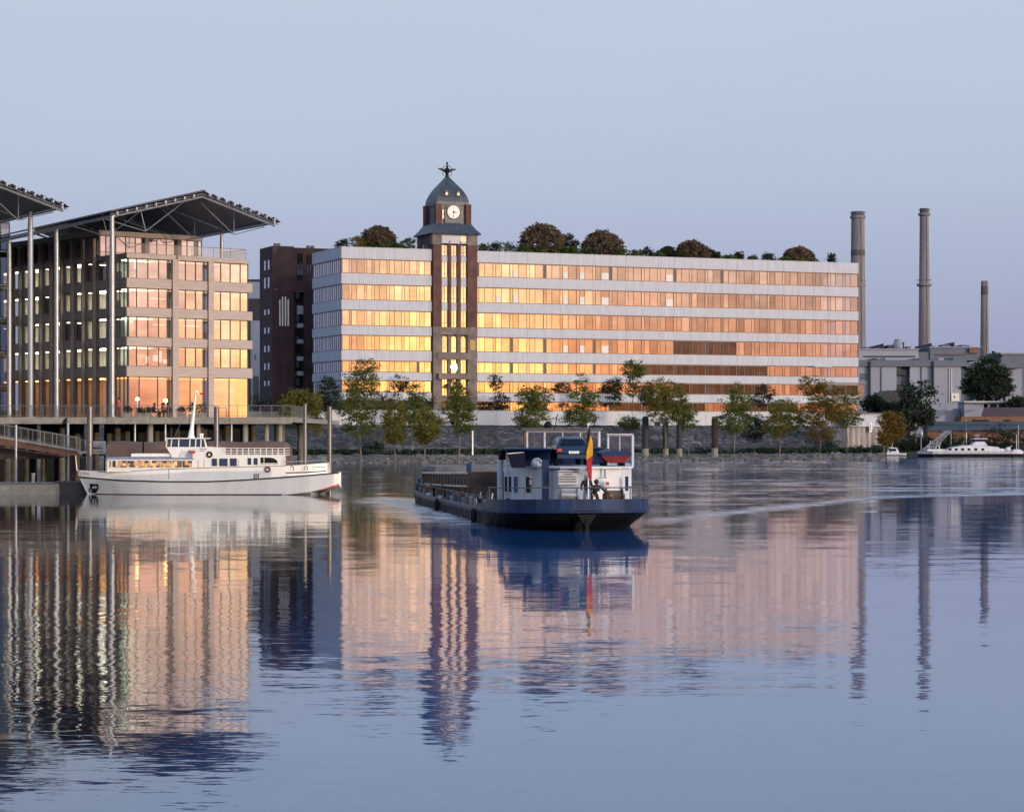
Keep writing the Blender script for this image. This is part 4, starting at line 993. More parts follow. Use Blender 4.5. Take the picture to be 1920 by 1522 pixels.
k = B(); k.prism([(at(104, 175), 175), (at(158, 175), 175), (at(158, 178), 179), (at(104, 178), 179)], -.5, zat(903.5, 175), top=[(at(101, 175), 175), (at(160, 175), 175), (at(160, 178), 179), (at(101, 178), 179)])  # near-black block for the pontoon end in shadow, shade put into its colour
tag(k.make('shaded_pontoon_end', 'plantdark'), 'dark pontoon end toward the white boat bow, shade put into its colour', 'pontoon')
# long floating hall with a brown rounded cover behind the boat
hall = thing('floating_hall', 'long floating hall with brown rounded tarpaulin roof behind the white boat', 'houseboat', (at(198, 180), 180, 0))
hl = at(541, 180)-at(198, 180); rs = []
prof = [(0, .9), (0, 2.75), (.12, 3.25), (.5, 3.62), (1.2, 3.82), (2.2, 3.88), (3.2, 3.7), (3.9, 3.1), (4, .9)]
for i, xx in enumerate([0] + [hl*j/14 for j in range(1, 14)] + [hl-.35, hl-.06]):
    s_ = 1 if i < 15 else .9
    rs.append([(xx, y*1.0, .9+(z-.9)*(s_ if i != 14 else .985) + (.05*math.sin(i*1.7) if 2.9 < z < 4.2 and 0 < i < 14 else 0)) for y, z in prof])
b = B(); b.rings(rs); b.make('cover', 'tarp', hall)
b = B(); b.box(-.2, hl+.2, -.3, 4.3, -.6, .88); b.make('hull', 'plantdark', hall)
k = B(); k.tube((at(268.5, 179.6)-at(198, 180), -.35, -.5), (at(268.5, 179.6)-at(198, 180), -.35, zat(824, 179.6)), .07, 8); k.make('post', 'black', hall)

# ------------------------------------------------------------------ the white passenger boat
SB = 25.4
boat = thing('passenger_boat', 'long white passenger boat with lit saloon windows moored before the deck', 'boat', (at(145, 174.2), 174.2, 0))
bx = lambda px: (px-145)/SB; bz = lambda py: (927-py)/SB
def lerp(pts, x):
    for (a, u), (c, v) in zip(pts, pts[1:]):
        if x <= c: return u + (v-u)*(x-a)/(c-a) if x > a else u
    return pts[-1][1]
sheer = [(145, 882), (205, 884.5), (367, 877.5), (536, 873), (618, 867.5), (640, 867.5)]
knuc = [(145, 894.5), (231, 899.9), (318, 902.3), (399, 902.4), (469, 899), (545, 894), (640, 886.3)]
bott = [(145, 927), (545, 927), (590, 922), (640, 909.5)]
HB = 2.1
def hb(s): return HB*min(1, max(.012, (1-(1-min(1, s/.34))**2.1)))*(1 if s < .8 else 1-.42*((s-.8)/.2)**2.2)
def wlf(s): return lerp([(0, .5), (.06, .66), (.16, .86), (.34, .94), (1, .94)], s)   # how far the hull narrows to the waterline
ST = [0, .006, .012, .02, .03, .045] + [.06+.0167*i for i in range(19)] + [.38+.04*i for i in range(11)] + [.81+.02*i for i in range(9)] + [.98, .99, 1.0]
rs = []
for s in ST:
    p1 = 145+(618-145)*s; p2 = 148+(619-148)*s; p3 = 148+(640-148)*s; p4 = 165+(640-165)*s; w = hb(s); wb = w*wlf(s)
    zs_, zk, zb2 = bz(lerp(sheer, p1)), bz(lerp(knuc, p3)), bz(lerp(bott, p4))
    row = [(bx(p1), -w, zs_), (bx(p2), -w, bz(lerp(knuc, p2))+.02), (bx(p3), -w-.03*(s > .02), zk), (bx(p4), -wb, zb2+.02), (bx(p4+2), -wb*.55, min(zb2-.05, -.25) if s < .9 else zb2-.1), (bx(p4+2), 0, -.9 if s < .86 else zb2-.25)]
    rs.append(row + [(x, -y, z) for x, y, z in reversed(row[:-1])])
b = B(); b.rings(rs); hull = b.make('hull', 'boatwhite', boat)
k = B(); k.path([(bx(148+(640-148)*s), -hb(s)-.05, bz(lerp(knuc, 148+(640-148)*s))) for s in ST], .055, 6); k.make('rubbing_strake', 'darkframe', boat)
k = B(); k.path([(bx(145+(618-145)*s), -hb(s)-.012, bz(lerp(sheer, 145+(618-145)*s))) for s in ST[8:]], .022, 5, ); k.make('deck_line', 'greyframe', boat)
k = B(); k.extr([(bx(597), -hb(.91)-.02, bz(921.5)), (bx(640.5), -hb(1)-.045, bz(906.8)), (bx(640.5), -hb(1)-.045, bz(910)), (bx(620), -hb(.95)-.03, bz(916))], (0, .1, 0)); k.make('antifouling', 'red', boat)
# saloon
zr = bz(862); zf = bz(885)
k = B(); pl = [(bx(203), -.6), (bx(206), -1.4), (bx(211), -1.85), (bx(372), -2.06), (bx(372), 2.06), (bx(211), 1.85), (bx(206), 1.4), (bx(203), .6)]
big = [(x-(.08 if x < 3 else 0), y*1.03) for x, y in pl]
k.prism(big, zr+.003, bz(859.5), top=big); k.prism(big, bz(859.5)+.001, bz(857.3), top=[(x*.97+.12, y*.86) for x, y in big]); k.make('saloon_roof', 'boatgrey', boat)
k = B(); k.box(bx(252), bx(327), -1.3, 1.3, bz(856.2), bz(850.5)); k.make('skylight', 'boatwhite', boat)
sidep = lambda s_, d, z: (s_, -1.86 - .2*min(1, max(0, (s_-bx(211))/(bx(372)-bx(211)))) + d, z)
k = B(sidep); k.box(bx(211), bx(372), -.015, .06, bz(884), bz(877.6)); k.make('saloon_side', 'boatwhite', boat)
rnd = random.Random(77)
for a, c in ((212, 217.5), (218, 230.2), (231, 245), (246, 264.6), (265.5, 288), (289, 308.2), (309.5, 329.7), (331, 349.5), (350.5, 369)):
    window(boat, sidep, bx(a)-.02, bx(c)+.02, bz(877.6), bz(862), [0, 1], .02, 'gboat', 'boatwhite', rnd, mw=.08, head=.06, sill=.07, jit=.004)
k = B(sidep); k.box(bx(369)+.03, bx(372), -.01, .06, bz(877.6), bz(862)); k.make('saloon_side', 'boatwhite', boat)
fp = [(bx(203)+.02, .6), (bx(203)+.02, -.6), (bx(206), -1.4), (bx(211), -1.86)]
k = B()
for (xa, ya), (xb, yb) in zip(fp, fp[1:]): k.quad((xa, ya, bz(877)), (xb, yb, bz(877)), (xb, yb, bz(863)), (xa, ya, bz(863)))
w_ = k.make('bow_window', 'gboat', boat)
k = B()
for x, y in fp: k.tube((x-.02, y-.01, bz(885)), (x-.02, y-.01, zr), .045, 6)
k.prism([(x-.02, y) for x, y in fp]+[(bx(211), 1.8), (bx(206), 1.4)], bz(885), bz(877.3)); k.make('frame', 'boatwhite', w_)
k = B(); k.box(bx(208), bx(370), -1.2, 1.4, zr-.05, zr-.015); k.make('saloon_lamp', 'cabinlight', boat)
k = B()
for i in range(9): k.box(bx(215+i*17), bx(223+i*17), -1.4, -.7, bz(884), bz(874.5-(i % 3)))
k.make('saloon_seating', 'hold', boat)
rnd = random.Random(91)
for i in range(24):                                              # curtains, guests' tables and panelling across the saloon
    k = B(); q = 206+i*6.9; k.box(bx(q), bx(q+6.4), 1.0, 1.06, bz(884), bz(863+rnd.choice((0, 0, 3, 6)))); k.make('saloon_panel', rnd.choice(('roomlight', 'roomlight', 'hold', 'timber', 'leafdark', 'blind')), boat)
# deckhouse aft of the saloon, wheelhouse and funnel casing
dz0, dz1 = bz(876.5), bz(852.5)
k = B(); k.extr([(bx(369.5), -2.07, bz(878)), (bx(534), -2.07, bz(873.5)), (bx(532.5), -2.07, bz(867)), (bx(534), -2.07, bz(862)), (bx(541.5), -2.07, bz(856)), (bx(541.5), -2.07, dz1), (bx(428.7), -2.07, dz1), (bx(421), -2.07, bz(838.5)), (bx(396), -2.07, bz(837.5)), (bx(369.5), -2.07, bz(845))], (0, .09, 0)); k.make('deckhouse_side', 'boatwhite', boat)
k = B(); k.box(bx(372), bx(533), -1.97, 2.0, bz(877), dz1-.07); k.box(bx(372.5), bx(541), -1.975, 2.06, dz1-.065, dz1); k.box(bx(397), bx(420), -1.975, 1.2, dz1+.003, bz(839)); k.make('deckhouse', 'boatwhite', boat)
for a, c, y0, y1 in ((404.8, 415.3, 859.5, 873.6), (418.8, 435, 859.5, 873.6), (438.5, 452, 859, 873.6), (471.6, 479, 858.5, 871), (482.8, 491, 858.5, 871)):
    k = B(); k.box(bx(a), bx(c), -2.085, -2.072, bz(y1), bz(y0)); w_ = k.make('window', 'gdark', boat)
    k = B()
    for q in (a-.4, c+.4): k.box(bx(q)-.02, bx(q)+.02, -2.095, -2.071, bz(y1), bz(y0))
    k.make('frame', 'boatwhite', w_)
k = B(); k.extr([(bx(496), -2.085, bz(870)), (bx(529), -2.085, bz(870)), (bx(527), -2.085, bz(863)), (bx(521), -2.085, bz(859)), (bx(514), -2.085, bz(857.6)), (bx(496), -2.085, bz(857.6))], (0, .014, 0)); w_ = k.make('side_opening', 'black', boat)
k = B(); k.box(bx(496), bx(530), -2.10, -2.086, bz(869.3), bz(868)); k.box(bx(502), bx(503), -2.10, -2.086, bz(870), bz(858)); k.make('rail', 'boatwhite', w_)
for q in (325.5, 380, 391, 455):
    k = B(); k.box(bx(q)-.014, bx(q)+.014, -2.125 if q < 370 else -2.088, -2.10 if q < 370 else -2.07, bz(898 if q < 400 else 890), bz(878 if q < 370 else 862)); k.make('door_seam', 'greyframe', boat)
# wheelhouse
k = B(); k.extr([(bx(318), -1.45, bz(838)), (bx(394.5), -1.45, bz(838)), (bx(398), -1.45, bz(852)), (bx(398), -1.45, bz(858.5)), (bx(329), -1.45, bz(858.5)), (bx(326), -1.45, bz(850)), (bx(322), -1.45, bz(845))], (0, 2.9, 0)); k.make('wheelhouse_base', 'boatwhite', boat)
k = B(); k.box(bx(322), bx(388), -1.32, 1.32, bz(838)+.002, bz(823)); k.make('wheelhouse_glass', 'gdark', boat)
k = B()
for q in (317.5, 326.5, 341, 361.7, 372.6, 382.5): k.tube((bx(q), -1.42, bz(838)), (bx(q)+(.08 if q < 330 else .02), -1.42, bz(823)), .045, 6)
k.extr([(bx(391), -1.45, bz(838)), (bx(395), -1.45, bz(838)), (bx(390.5), -1.45, bz(823)), (bx(388), -1.45, bz(823))], (0, .08, 0)); k.make('wheelhouse_frame', 'boatwhite', boat)
k = B(); k.box(bx(317), bx(392), -1.6, 1.6, bz(823)+.002, bz(821)); k.make('wheelhouse_roof', 'boatwhite', boat)
k = B()
for q in (379.5, 383): k.lathe([(.05, 0), (.05, .2), (.09, .22), (.09, .32)], (bx(q), -.6, bz(821)), 8)
k.make('horn', 'boatwhite', boat)
k = B(); k.path([(bx(360), -.2, bz(821)), (bx(362), -.2, bz(800)), (bx(365.5), -.2, bz(770)), (bx(369.5), -.2, bz(733))], [.24, .14, .095, .05], 8); k.path([(bx(363), -.2, bz(777)), (bx(359), -.2, bz(774)), (bx(354), -.2, bz(774.5))], .05, 6); k.box(bx(357), bx(367), -.3, -.1, bz(821), bz(817.5)); k.ball((bx(370), -.2, bz(735)), .13, 8); k.tube((bx(369), -.2, bz(736)), (bx(377), -.2, bz(738)), .035, 6); mst = k.make('mast', 'boatwhite', boat)
k = B(); k.extr([(bx(376), -.2, bz(735.5)), (bx(387), -.2, bz(738.5)), (bx(386), -.2, bz(741)), (bx(376), -.2, bz(739))], (0, .04, 0)); k.make('pennant', 'redcloth', mst)
k = B(); k.tube((bx(144.5), 0, bz(882)), (bx(141.5), 0, bz(854)), .04, 6, .025); k.make('jackstaff', 'boatwhite', boat)
# mooring lines, stays and the stained strip along the waterline
for p0_, p1_, sag in (((bx(150), -.3, bz(884)), (bx(95), .9, bz(905)), .25), ((bx(158), .6, bz(883)), (bx(168), 5.5, bz(870)), .2), ((bx(612), .8, bz(868)), (bx(572), 2.4, bz(862)), .15)):
    P0, P1 = Vector(p0_), Vector(p1_); k = B(); k.path([tuple(P0.lerp(P1, q/6) - Vector((0, 0, sag*4*(q/6)*(1-q/6)))) for q in range(7)], .028, 4); k.make('mooring_line', 'hold', boat)
k = B(); k.tube((bx(369), -.2, bz(736)), (bx(330), -1.0, bz(822)), .014, 4); k.tube((bx(369), -.2, bz(736)), (bx(425), -.2, bz(838)), .014, 4); k.tube((bx(142), 0, bz(856)), (bx(205), 0, bz(862)), .012, 4); k.make('stay', 'greyframe', boat)
k = B(); k.path([(bx(165+(640-165)*s), -hb(s)*wlf(s)-.004, .03) for s in ST if .02 < s < .8], .035, 4); k.make('waterline_stain', 'hold', boat)
# upper deck rail
k = B()
for zz in (840.3, 845.2, 849.5): k.path([(bx(424), -2.03, bz(zz)), (bx(540.5), -2.03, bz(zz)), (bx(540.5), 2.03, bz(zz))], .028, 6)
for i in range(11): k.box(bx(430+i*11)-.03, bx(430+i*11)+.03, -2.05, -2.0, bz(853), bz(840))
k.make('upper_rail', 'boatwhite', boat)
k = B()
for i in range(7): k.box(bx(436+i*13), bx(445+i*13), -1.2, -.6, dz1, bz(844.5 - (i % 2)))
k.make('deck_bench', 'greyframe', boat)
k = B(); k.box(bx(541), bx(617), -1.7, 1.7, bz(875), bz(874)); k.path([(bx(538), -1.72, bz(866)), (bx(617), -1.45, bz(862.5))], .035, 6); k.make('aft_deck', 'boatgrey', boat)
def liferng(px, py, y_, r_, m_): 
    k = B(); k.ringtorus((bx(px), y_, bz(py)), r_, .065, 'y', 16); k.make('life_ring', m_, boat)
liferng(401, 852, -2.12, .17, 'tyre'); liferng(509.7, 879.3, -2.18, .17, 'rust')
for q in (554, 580.5):
    k = B(); k.path([(bx(q)-.12, -hb(.88)-.04, bz(882)), (bx(q)-.12, -hb(.88)-.04, bz(876)), (bx(q), -hb(.88)-.04, bz(872.5)), (bx(q)+.13, -hb(.88)-.04, bz(876)), (bx(q)+.13, -hb(.88)-.04, bz(882))], .028, 5); k.make('fairlead', 'darkframe', boat)
k = B(); k.path([(bx(544), -hb(.845)-.06, bz(885.8)), (bx(580), -hb(.92)-.06, bz(885.2)), (bx(617), -hb(.998)-.05, bz(883))], .045, 6); k.make('fender_bar', 'black', boat)
k = B()
for i, q in enumerate((483.5, 487, 491)):
    k.extr([(bx(q), -2.16, bz(896.5)), (bx(q+1.6), -2.16, bz(896.5)), (bx(q+1.9), -2.16, bz(889)), (bx(q+(3.4 if i else 1.9)), -2.16, bz(886.8)), (bx(q+.6), -2.16, bz(888))], (0, .015, 0))
k.make('hull_lettering', 'black', boat)
k = B()
def patch(bm, pts, off, zz=.97):
    v_ = []
    for q, y in pts:
        f_ = min(1, max(0, (y-lerp(knuc, q))/(927-lerp(knuc, q)))); q4 = (q-165)/(640-165) if f_ else 0
        sA = max(0, (q-148)/(640-148)); sB = max(0, (q-165)/(640-165)); wA, wB = hb(sA), hb(sB)*wlf(sB)
        v_.append((bx(q), -(wA+(wB-wA)*f_)-off, bz(y)))
    n = len(v_); bm.add(v_ + [(x, y+.02, z) for x, y, z in v_], [tuple(range(n))]+[(i, (i+1) % n, n+(i+1) % n, n+i) for i in range(n)])
patch(k, [(170, 907), (188.5, 907.5), (187, 917), (182, 924), (175, 925), (167.5, 922), (168, 917), (171, 914)], .10); emb = k.make('bow_emblem', 'black', boat)
k = B(); patch(k, [(174, 916), (179, 911), (179, 916)], .13); patch(k, [(181, 911), (185, 913), (182, 917)], .13); patch(k, [(170, 918), (173, 919), (173, 923), (171, 921)], .13); k.make('emblem_marks', 'boatwhite', emb)
k = B(); patch(k, [(219, 890.5), (236, 890), (238, 896), (220, 895)], .05); k.make('mooring_recess', 'boatgrey', boat)
k = B(); letters(k, 'As Alke', .30, lambda x, y, d: (bx(160)+x, -.62+(-x*.55)-.22-d, bz(887.5)+y)); k.make('bow_lettering', 'red', boat)
k = B(); k.box(bx(363), bx(374.5), -2.16, -2.13, bz(849.5), bz(845)); k.make('banner', 'red', boat)
k = B(); k.extr([(bx(356), -2.1, bz(855)), (bx(363), -2.1, bz(842)), (bx(364), -2.1, bz(843)), (bx(360), -2.1, bz(855))], (0, .04, 0)); k.make('davit', 'boatgrey', boat)
k = B()
for zz, ws_ in ((842, (2.2, 1.6, 2.6, 1.3, 2.0)), (845.5, (1.5, 2.4, 1.8, 1.4))):   # two lines of small writing too fine to read
    q = 383.0
    for w1 in ws_: k.box(bx(q), bx(q+w1), -2.09, -2.072, bz(zz)-.03, bz(zz)+.03); q += w1+.7
k.make('side_lettering', 'greyframe', boat)

# ------------------------------------------------------------------ the motor barge under way
BS = Vector((3.4, 106.6, 0)); bd = Vector((-.142, .9899, 0)); br_ = Vector((.9899, .142, 0)); BL_ = 58.0
ba = math.atan2(.142, .9899)
barge = thing('cargo_barge', 'long motor barge with white cabin and blue stern bulwark heading away', 'barge', BS, ba)
# local frame: x to starboard, y forward from the stern tip
def bl(px, D, z=0):                                              # a sighted point expressed in the barge's frame
    p = Vector((at(px, D), D, 0)) - BS
    return (p.dot(br_), p.dot(bd), z)
HBt = [(0, .7), (.12, 1.25), (.3, 1.75), (.6, 2.25), (1.0, 2.65), (1.6, 3.02), (2.4, 3.32), (3.4, 3.52), (5, 3.62), (8, 3.58), (14, 3.42), (20, 3.32), (44, 3.3), (47, 3.1), (50, 2.65), (53, 1.9), (56, .85), (58, .1)]
RL = [(0, .92), (3, .84), (8, .78), (12, .55), (40, .5), (48, .65), (58, 1.05)]
Yst = [0, .12, .3, .6, 1.0, 1.6, 2.4, 3.4, 5, 6.5, 8, 10, 14, 20, 26, 32, 38, 44, 47, 50, 51.5, 53, 54.5, 56, 57, 57.6, 58]
rs = []
for y in Yst:
    h_ = lerp(HBt, y); z_ = lerp(RL, y); u_ = min(1, .50+.5*(y/8.0)); yo = max(0, 1.9*(1-y/6)) if y < 6 else 0
    fl = 1 if y < 46 else 1-.25*(y-46)/12
    row = [(-h_, y, z_), (-h_*(1-(1-u_)*.35), y+yo*.35, z_*.55), (-h_*u_*fl, y+yo, -.02), (-h_*u_*fl*.8, y+yo*1.2, -.7), (0, y+yo*1.3 + (0 if y > 1 else 0), -.8)]
    rs.append(row + [(-x, yy, z) for x, yy, z in reversed(row[:-1])])
b = B(); b.rings(rs); b.make('hull', 'bargehull', barge)
def strip(y0, y1, zlo, zhi, t, sides, out=0.0):
    """a plate standing on the hull edge; sides: 'all' goes round the stern"""
    ys = [y for y in Yst if y0 <= y <= y1]
    port = [(-lerp(HBt, y)-out, y) for y in ys]; star = [(-x, y) for x, y in port]
    line_ = {'all': list(reversed(port))+star, 'port': port, 'star': star}[sides]
    rr = []
    for x, y in line_:
        s_ = 1 - t/max(.6, abs(x)); rr.append([(x, y, zlo(y)), (x, y, zhi(y)), (x*s_, y+(t if y < 1 else 0), zhi(y)), (x*s_, y+(t if y < 1 else 0), zlo(y))])
    return rr
rl_ = lambda y: lerp(RL, y)
b = B(); b.rings(strip(0, 10, lambda y: rl_(y)+.003, lambda y: rl_(y)+lerp([(0, .56), (6, .55), (8, .45), (10, .22)], y), .10, 'all')); b.make('stern_bulwark', 'bargeblue', barge)
b = B(); b.rings(strip(0, 57.6, lambda y: rl_(y)-.07, lambda y: rl_(y)+.05, .3, 'all', .06)); b.make('rubbing_strake', 'navy', barge)
for sd_ in ('port', 'star'):
    b = B(); b.rings(strip(10, 47, lambda y: rl_(y)+.051, lambda y: rl_(y)+.22, .08, sd_)); b.make('gunwale', 'bargegrey', barge)
    b = B(); b.rings(strip(47, 58, lambda y: rl_(y)+.051, lambda y: rl_(y)+lerp([(47, .25), (50, .75), (58, .9)], y), .12, sd_)); b.make('bow_bulwark', 'navy', barge)
b = B(); b.add([(-lerp(HBt, y)*.97, y, rl_(y)-.02) for y in Yst[3:]] + [(lerp(HBt, y)*.97, y, rl_(y)-.02) for y in reversed(Yst[3:])], [tuple(range(2*len(Yst[3:])))]); b.make('deck', 'bargegrey', barge)
for i in range(24):                                              # frames on the port side plating
    y = 11+i*1.4; hx_ = lerp(HBt, y); b = B(); b.box(-hx_-.05, -hx_+.03, y, y+.12, .12, rl_(y)-.08); b.make('hull_rib', 'bargegrey', barge)
# rudder post and bracket under the counter
b = B(); b.box(-.09, .09, -.12, .5, -.6, .62); b.extr([(-.45, -.06, .78), (.45, -.06, .78), (.12, -.06, .3), (-.12, -.06, .3)], (0, .1, 0)); b.make('rudder_post', 'bargehull', barge)
# white cabin: plan widens towards the bow as seen from astern
P = lambda px, D: bl(px, D)[:2]
cabin_pts = [P(1029, 117), P(1050, 116.2), P(1110, 115.6), P(1165, 116.2), P(1184, 117.2), P(1178, 129), P(945, 129)]
zc0, zc1 = .72, zat(877.5, 117)
b = B(); b.prism(cabin_pts, zc0, zc1); cab = b.make('cabin', 'bargewhite', barge)
b = B(); b.prism([(x*1.0, y) for x, y in [P(1026, 116.6), P(1050, 115.9), P(1110, 115.3), P(1165, 115.9), P(1187, 116.9), P(1180, 129.3), P(942, 129.3)]], zc1+.002, zc1+.09); b.make('cabin_roof', 'bargewhite', cab)
def onside(px): # depth along the port cabin wall
    return 117 + (129-117)*((1029-px)/(1029-945))**1.12
def sidequad(bm, p0, p1, y0, y1, off, th=.05):
    D0, D1_ = onside(p0), onside(p1)
    # exact intersection with the wall line
    A, C = Vector(P(1029, 117)), Vector(P(945, 129))
    def hit(px, zpy):
        k_ = (px-CX)/F; best = None
        for it in range(60):
            q = it/59; w = A.lerp(C, q); wp = BS + br_*w.x + bd*w.y
            e_ = abs(wp.x/wp.y - k_)
            if best is None or e_ < best[0]: best = (e_, w.copy(), wp.y)
        return best[1], best[2]
    (w0, d0), (w1, d1) = hit(p0, 0), hit(p1, 0)
    n = Vector((-(C-A).y, (C-A).x)).normalized()
    if n.x > 0: n = -n
    w0 = w0+n*off; w1 = w1+n*off
    bm.extr([(w0.x, w0.y, zat(y1, d0)), (w1.x, w1.y, zat(y1, d1)), (w1.x, w1.y, zat(y0, d1)), (w0.x, w0.y, zat(y0, d0))], (n.x*th, n.y*th, 0))
for p0, p1, y0, y1 in ((999, 986.5, 893.5, 923), (971, 965, 893.5, 923), (959, 955, 893.5, 921.5), (951, 948, 893.5, 921), (957, 950, 934, 943.5)):
    k = B(); sidequad(k, p0+1, p1-1, y0-1, y1+1, .0, .02); f0 = k.make('window_frame', 'bargewhite', cab)
    k = B(); sidequad(k, p0, p1, y0, y1, .021, .02); k.make('window', 'gdark', cab)
def onrear(bm, px0, px1, y0, y1, D=115.45, th=.05):
    (x0, q0, _), (x1, q1, _) = bl(px0, D), bl(px1, D)
    bm.extr([(x0, q0, zat(y1, D)), (x1, q1, zat(y1, D)), (x1, q1, zat(y0, D)), (x0, q0, zat(y0, D))], (0, -th, 0))
k = B()
for i, yy in enumerate((884.5, 889, 893.5, 898, 902.5)): onrear(k, 1048+(i == 1)*9, 1081-(i == 1)*8, yy-.9, yy+.9, 115.75, .03)
k.make('vent_louvre', 'greyframe', cab)
k = B(); onrear(k, 1046.5, 1082.5, 882, 908, 115.85, .06); k.make('vent_panel', 'bargewhite', cab)
k = B(); onrear(k, 1135, 1143, 901, 912, 115.6, .2); k.make('wall_box', 'boatwhite', cab)
k = B(); onrear(k, 1137, 1142, 903.5, 909, 115.35, .02); k.make('wall_sign', 'red', cab)
k = B(); onrear(k, 1172, 1178, 893, 920, 115.9, .03); k.make('doorway', 'navy', cab)
k = B(); onrear(k, 1124, 1138, 894.5, 896.5, 115.5, .05); onrear(k, 1086, 1096, 878, 886, 115.5, .05); onrear(k, 1132, 1136, 879, 896, 115.6, .04); k.make('pipework', 'boatgrey', cab)
# navy deckhouse with raked dark windows, blue post, white exhaust column
zd1 = zat(843, 121)
lo = [P(1032, 118), P(1032, 126), P(955, 128.5), P(960, 124)]; hi = [P(1030, 118), P(1030, 127), P(946, 129), P(948, 124)]
b = B(); b.prism([P(1030, 118), P(1030, 124), P(1128, 124), P(1128, 127), P(958, 128), P(966, 121)], zc1+.093, zd1, top=[P(1034, 118), P(1034, 124), P(1128, 124), P(1128, 128), P(946, 128.5), P(950, 120)]); dh = b.make('deckhouse', 'navy', barge)
k = B(); D_ = 119.8
for a0, a1, c0, c1 in ((950.5, 958.5, 984, 985), ):
    pts = [(a1, 877), (c1, 876.5), (c0, 849), (a0, 850)]
    k.extr([(*bl(q, D_-.3*(q-950)/35)[:2], zat(y, D_)) for q, y in pts], (0, -.06, 0))
k.make('raked_window', 'gcar', dh)
k = B(); k.extr([(*bl(q, 119.3)[:2], zat(y, 119.3)) for q, y in ((951, 849.5), (982, 847), (982, 848.6), (951, 851))], (0, -.12, 0)); k.make('window_hood', 'boatwhite', dh)
k = B(); k.path([(*bl(q, 117.6)[:2], zat(y, 117.6)) for q, y in ((999, 866), (1003, 861), (1009, 860), (1014, 864), (1016, 868))], .07, 6); k.ball((*bl(1006, 117.8)[:2], zat(869, 117.8)), .28, 8); k.make('ventilator', 'boatgrey', dh)
b = B(); b.prism([P(942, 128.8), P(948, 119.6), P(1036, 117.6), P(1036, 123.6), P(1130, 123.6), P(1130, 128.6)], zd1+.002, zd1+.07); b.make('deckhouse_roof', 'navy', dh)
k = B(); x_, y_, _ = bl(1023, 116.6); k.box(x_-.16, x_+.16, y_-.1, y_+.2, zc0, zat(862, 116.6)); k.make('blue_post', 'navy', barge)
k = B(); x_, y_, _ = bl(938, 127.5); k.lathe([(.17, .55), (.17, zat(862, 127.5))], (x_, y_, 0), 12); k.lathe([(.20, zat(862, 127.5)+.002), (.20, zat(844, 127.5)), (.12, zat(843, 127.5))], (x_+.1, y_, 0), 12, 1); k.make('exhaust_column', ['bargewhite', 'black'], barge)
# open wheelhouse frame: red corner post, white window frames, thin dark roof
wh = B(); Dw = 126.0
def bar(bm, p0, y0, p1, y1, r, D=Dw, m=0): bm.tube((*bl(p0, D)[:2], zat(y0, D)), (*bl(p1, D)[:2], zat(y1, D)), r, 6, m=m)
for D_ in (Dw, Dw+3):
    bar(wh, 988, 841, 988, 808, .07, D_); bar(wh, 1021, 841, 1021, 808, .06, D_); bar(wh, 1123, 838, 1123, 808, .08, D_); bar(wh, 1055, 838, 1055, 808, .04, D_); bar(wh, 1088, 838, 1088, 808, .05, D_)
    bar(wh, 986, 809, 1124, 809, .06, D_); bar(wh, 986, 841, 1124, 841, .05, D_)
for q in (988, 1123): wh.tube((*bl(q, Dw)[:2], zat(809, Dw)), (*bl(q, Dw+3)[:2], zat(809, Dw)), .05, 6)
w_ = wh.make('wheelhouse_frame', 'bargewhite', barge)
k = B(); bar(k, 984, 842, 984, 806, .085); k.make('red_post', 'rust', w_)
k = B(); k.prism([P(979, Dw-.4), P(1129, Dw-.4), P(1131, Dw+3.4), P(978, Dw+3.4)], zat(806.5, Dw), zat(802.5, Dw)); k.make('wheelhouse_roof', 'bargegrey', w_)
k = B(); x_, y_, _ = bl(1072, Dw+1); k.tube((x_-1.6, y_, zat(798, Dw)), (x_+2.2, y_, zat(799, Dw)), .04, 6); k.tube((x_+2.2, y_, zat(799, Dw)), (x_+2.4, y_, zat(806, Dw)), .04, 6); k.ball((x_-1.3, y_, zat(797, Dw)), .22, 8); k.make('radar_bar', 'black', w_)
k = B()
for q0, q1 in ((990, 1020), (1023, 1054), (1057, 1087), (1090, 1121)): k.quad((*bl(q0, Dw)[:2], zat(840, Dw)), (*bl(q1, Dw)[:2], zat(840, Dw)), (*bl(q1, Dw)[:2], zat(810, Dw)), (*bl(q0, Dw)[:2], zat(810, Dw)))
k.make('window_pane', 'gclear2', w_)
sh = B(); Ds = 121.5
for D_ in (Ds, Ds+1.6):
    bar(sh, 1140, 872, 1140, 816, .06, D_); bar(sh, 1186, 876, 1186, 816, .075, D_); bar(sh, 1139, 815.5, 1187, 815.5, .06, D_); bar(sh, 1162, 850, 1162, 816, .03, D_)
sh.prism([P(1137, Ds-.2), P(1188, Ds-.2), P(1188, Ds+1.9), P(1137, Ds+1.9)], zat(815, Ds), zat(813, Ds)); s_ = sh.make('shelter_frame', 'bargewhite', barge)
for D_ in (Ds, Ds+1.6): k = B(); k.quad((*bl(1141, D_)[:2], zat(856, D_)), (*bl(1185, D_)[:2], zat(856, D_)), (*bl(1185, D_)[:2], zat(817, D_)), (*bl(1141, D_)[:2], zat(817, D_))); k.make('shelter_pane', 'gclear2', s_)
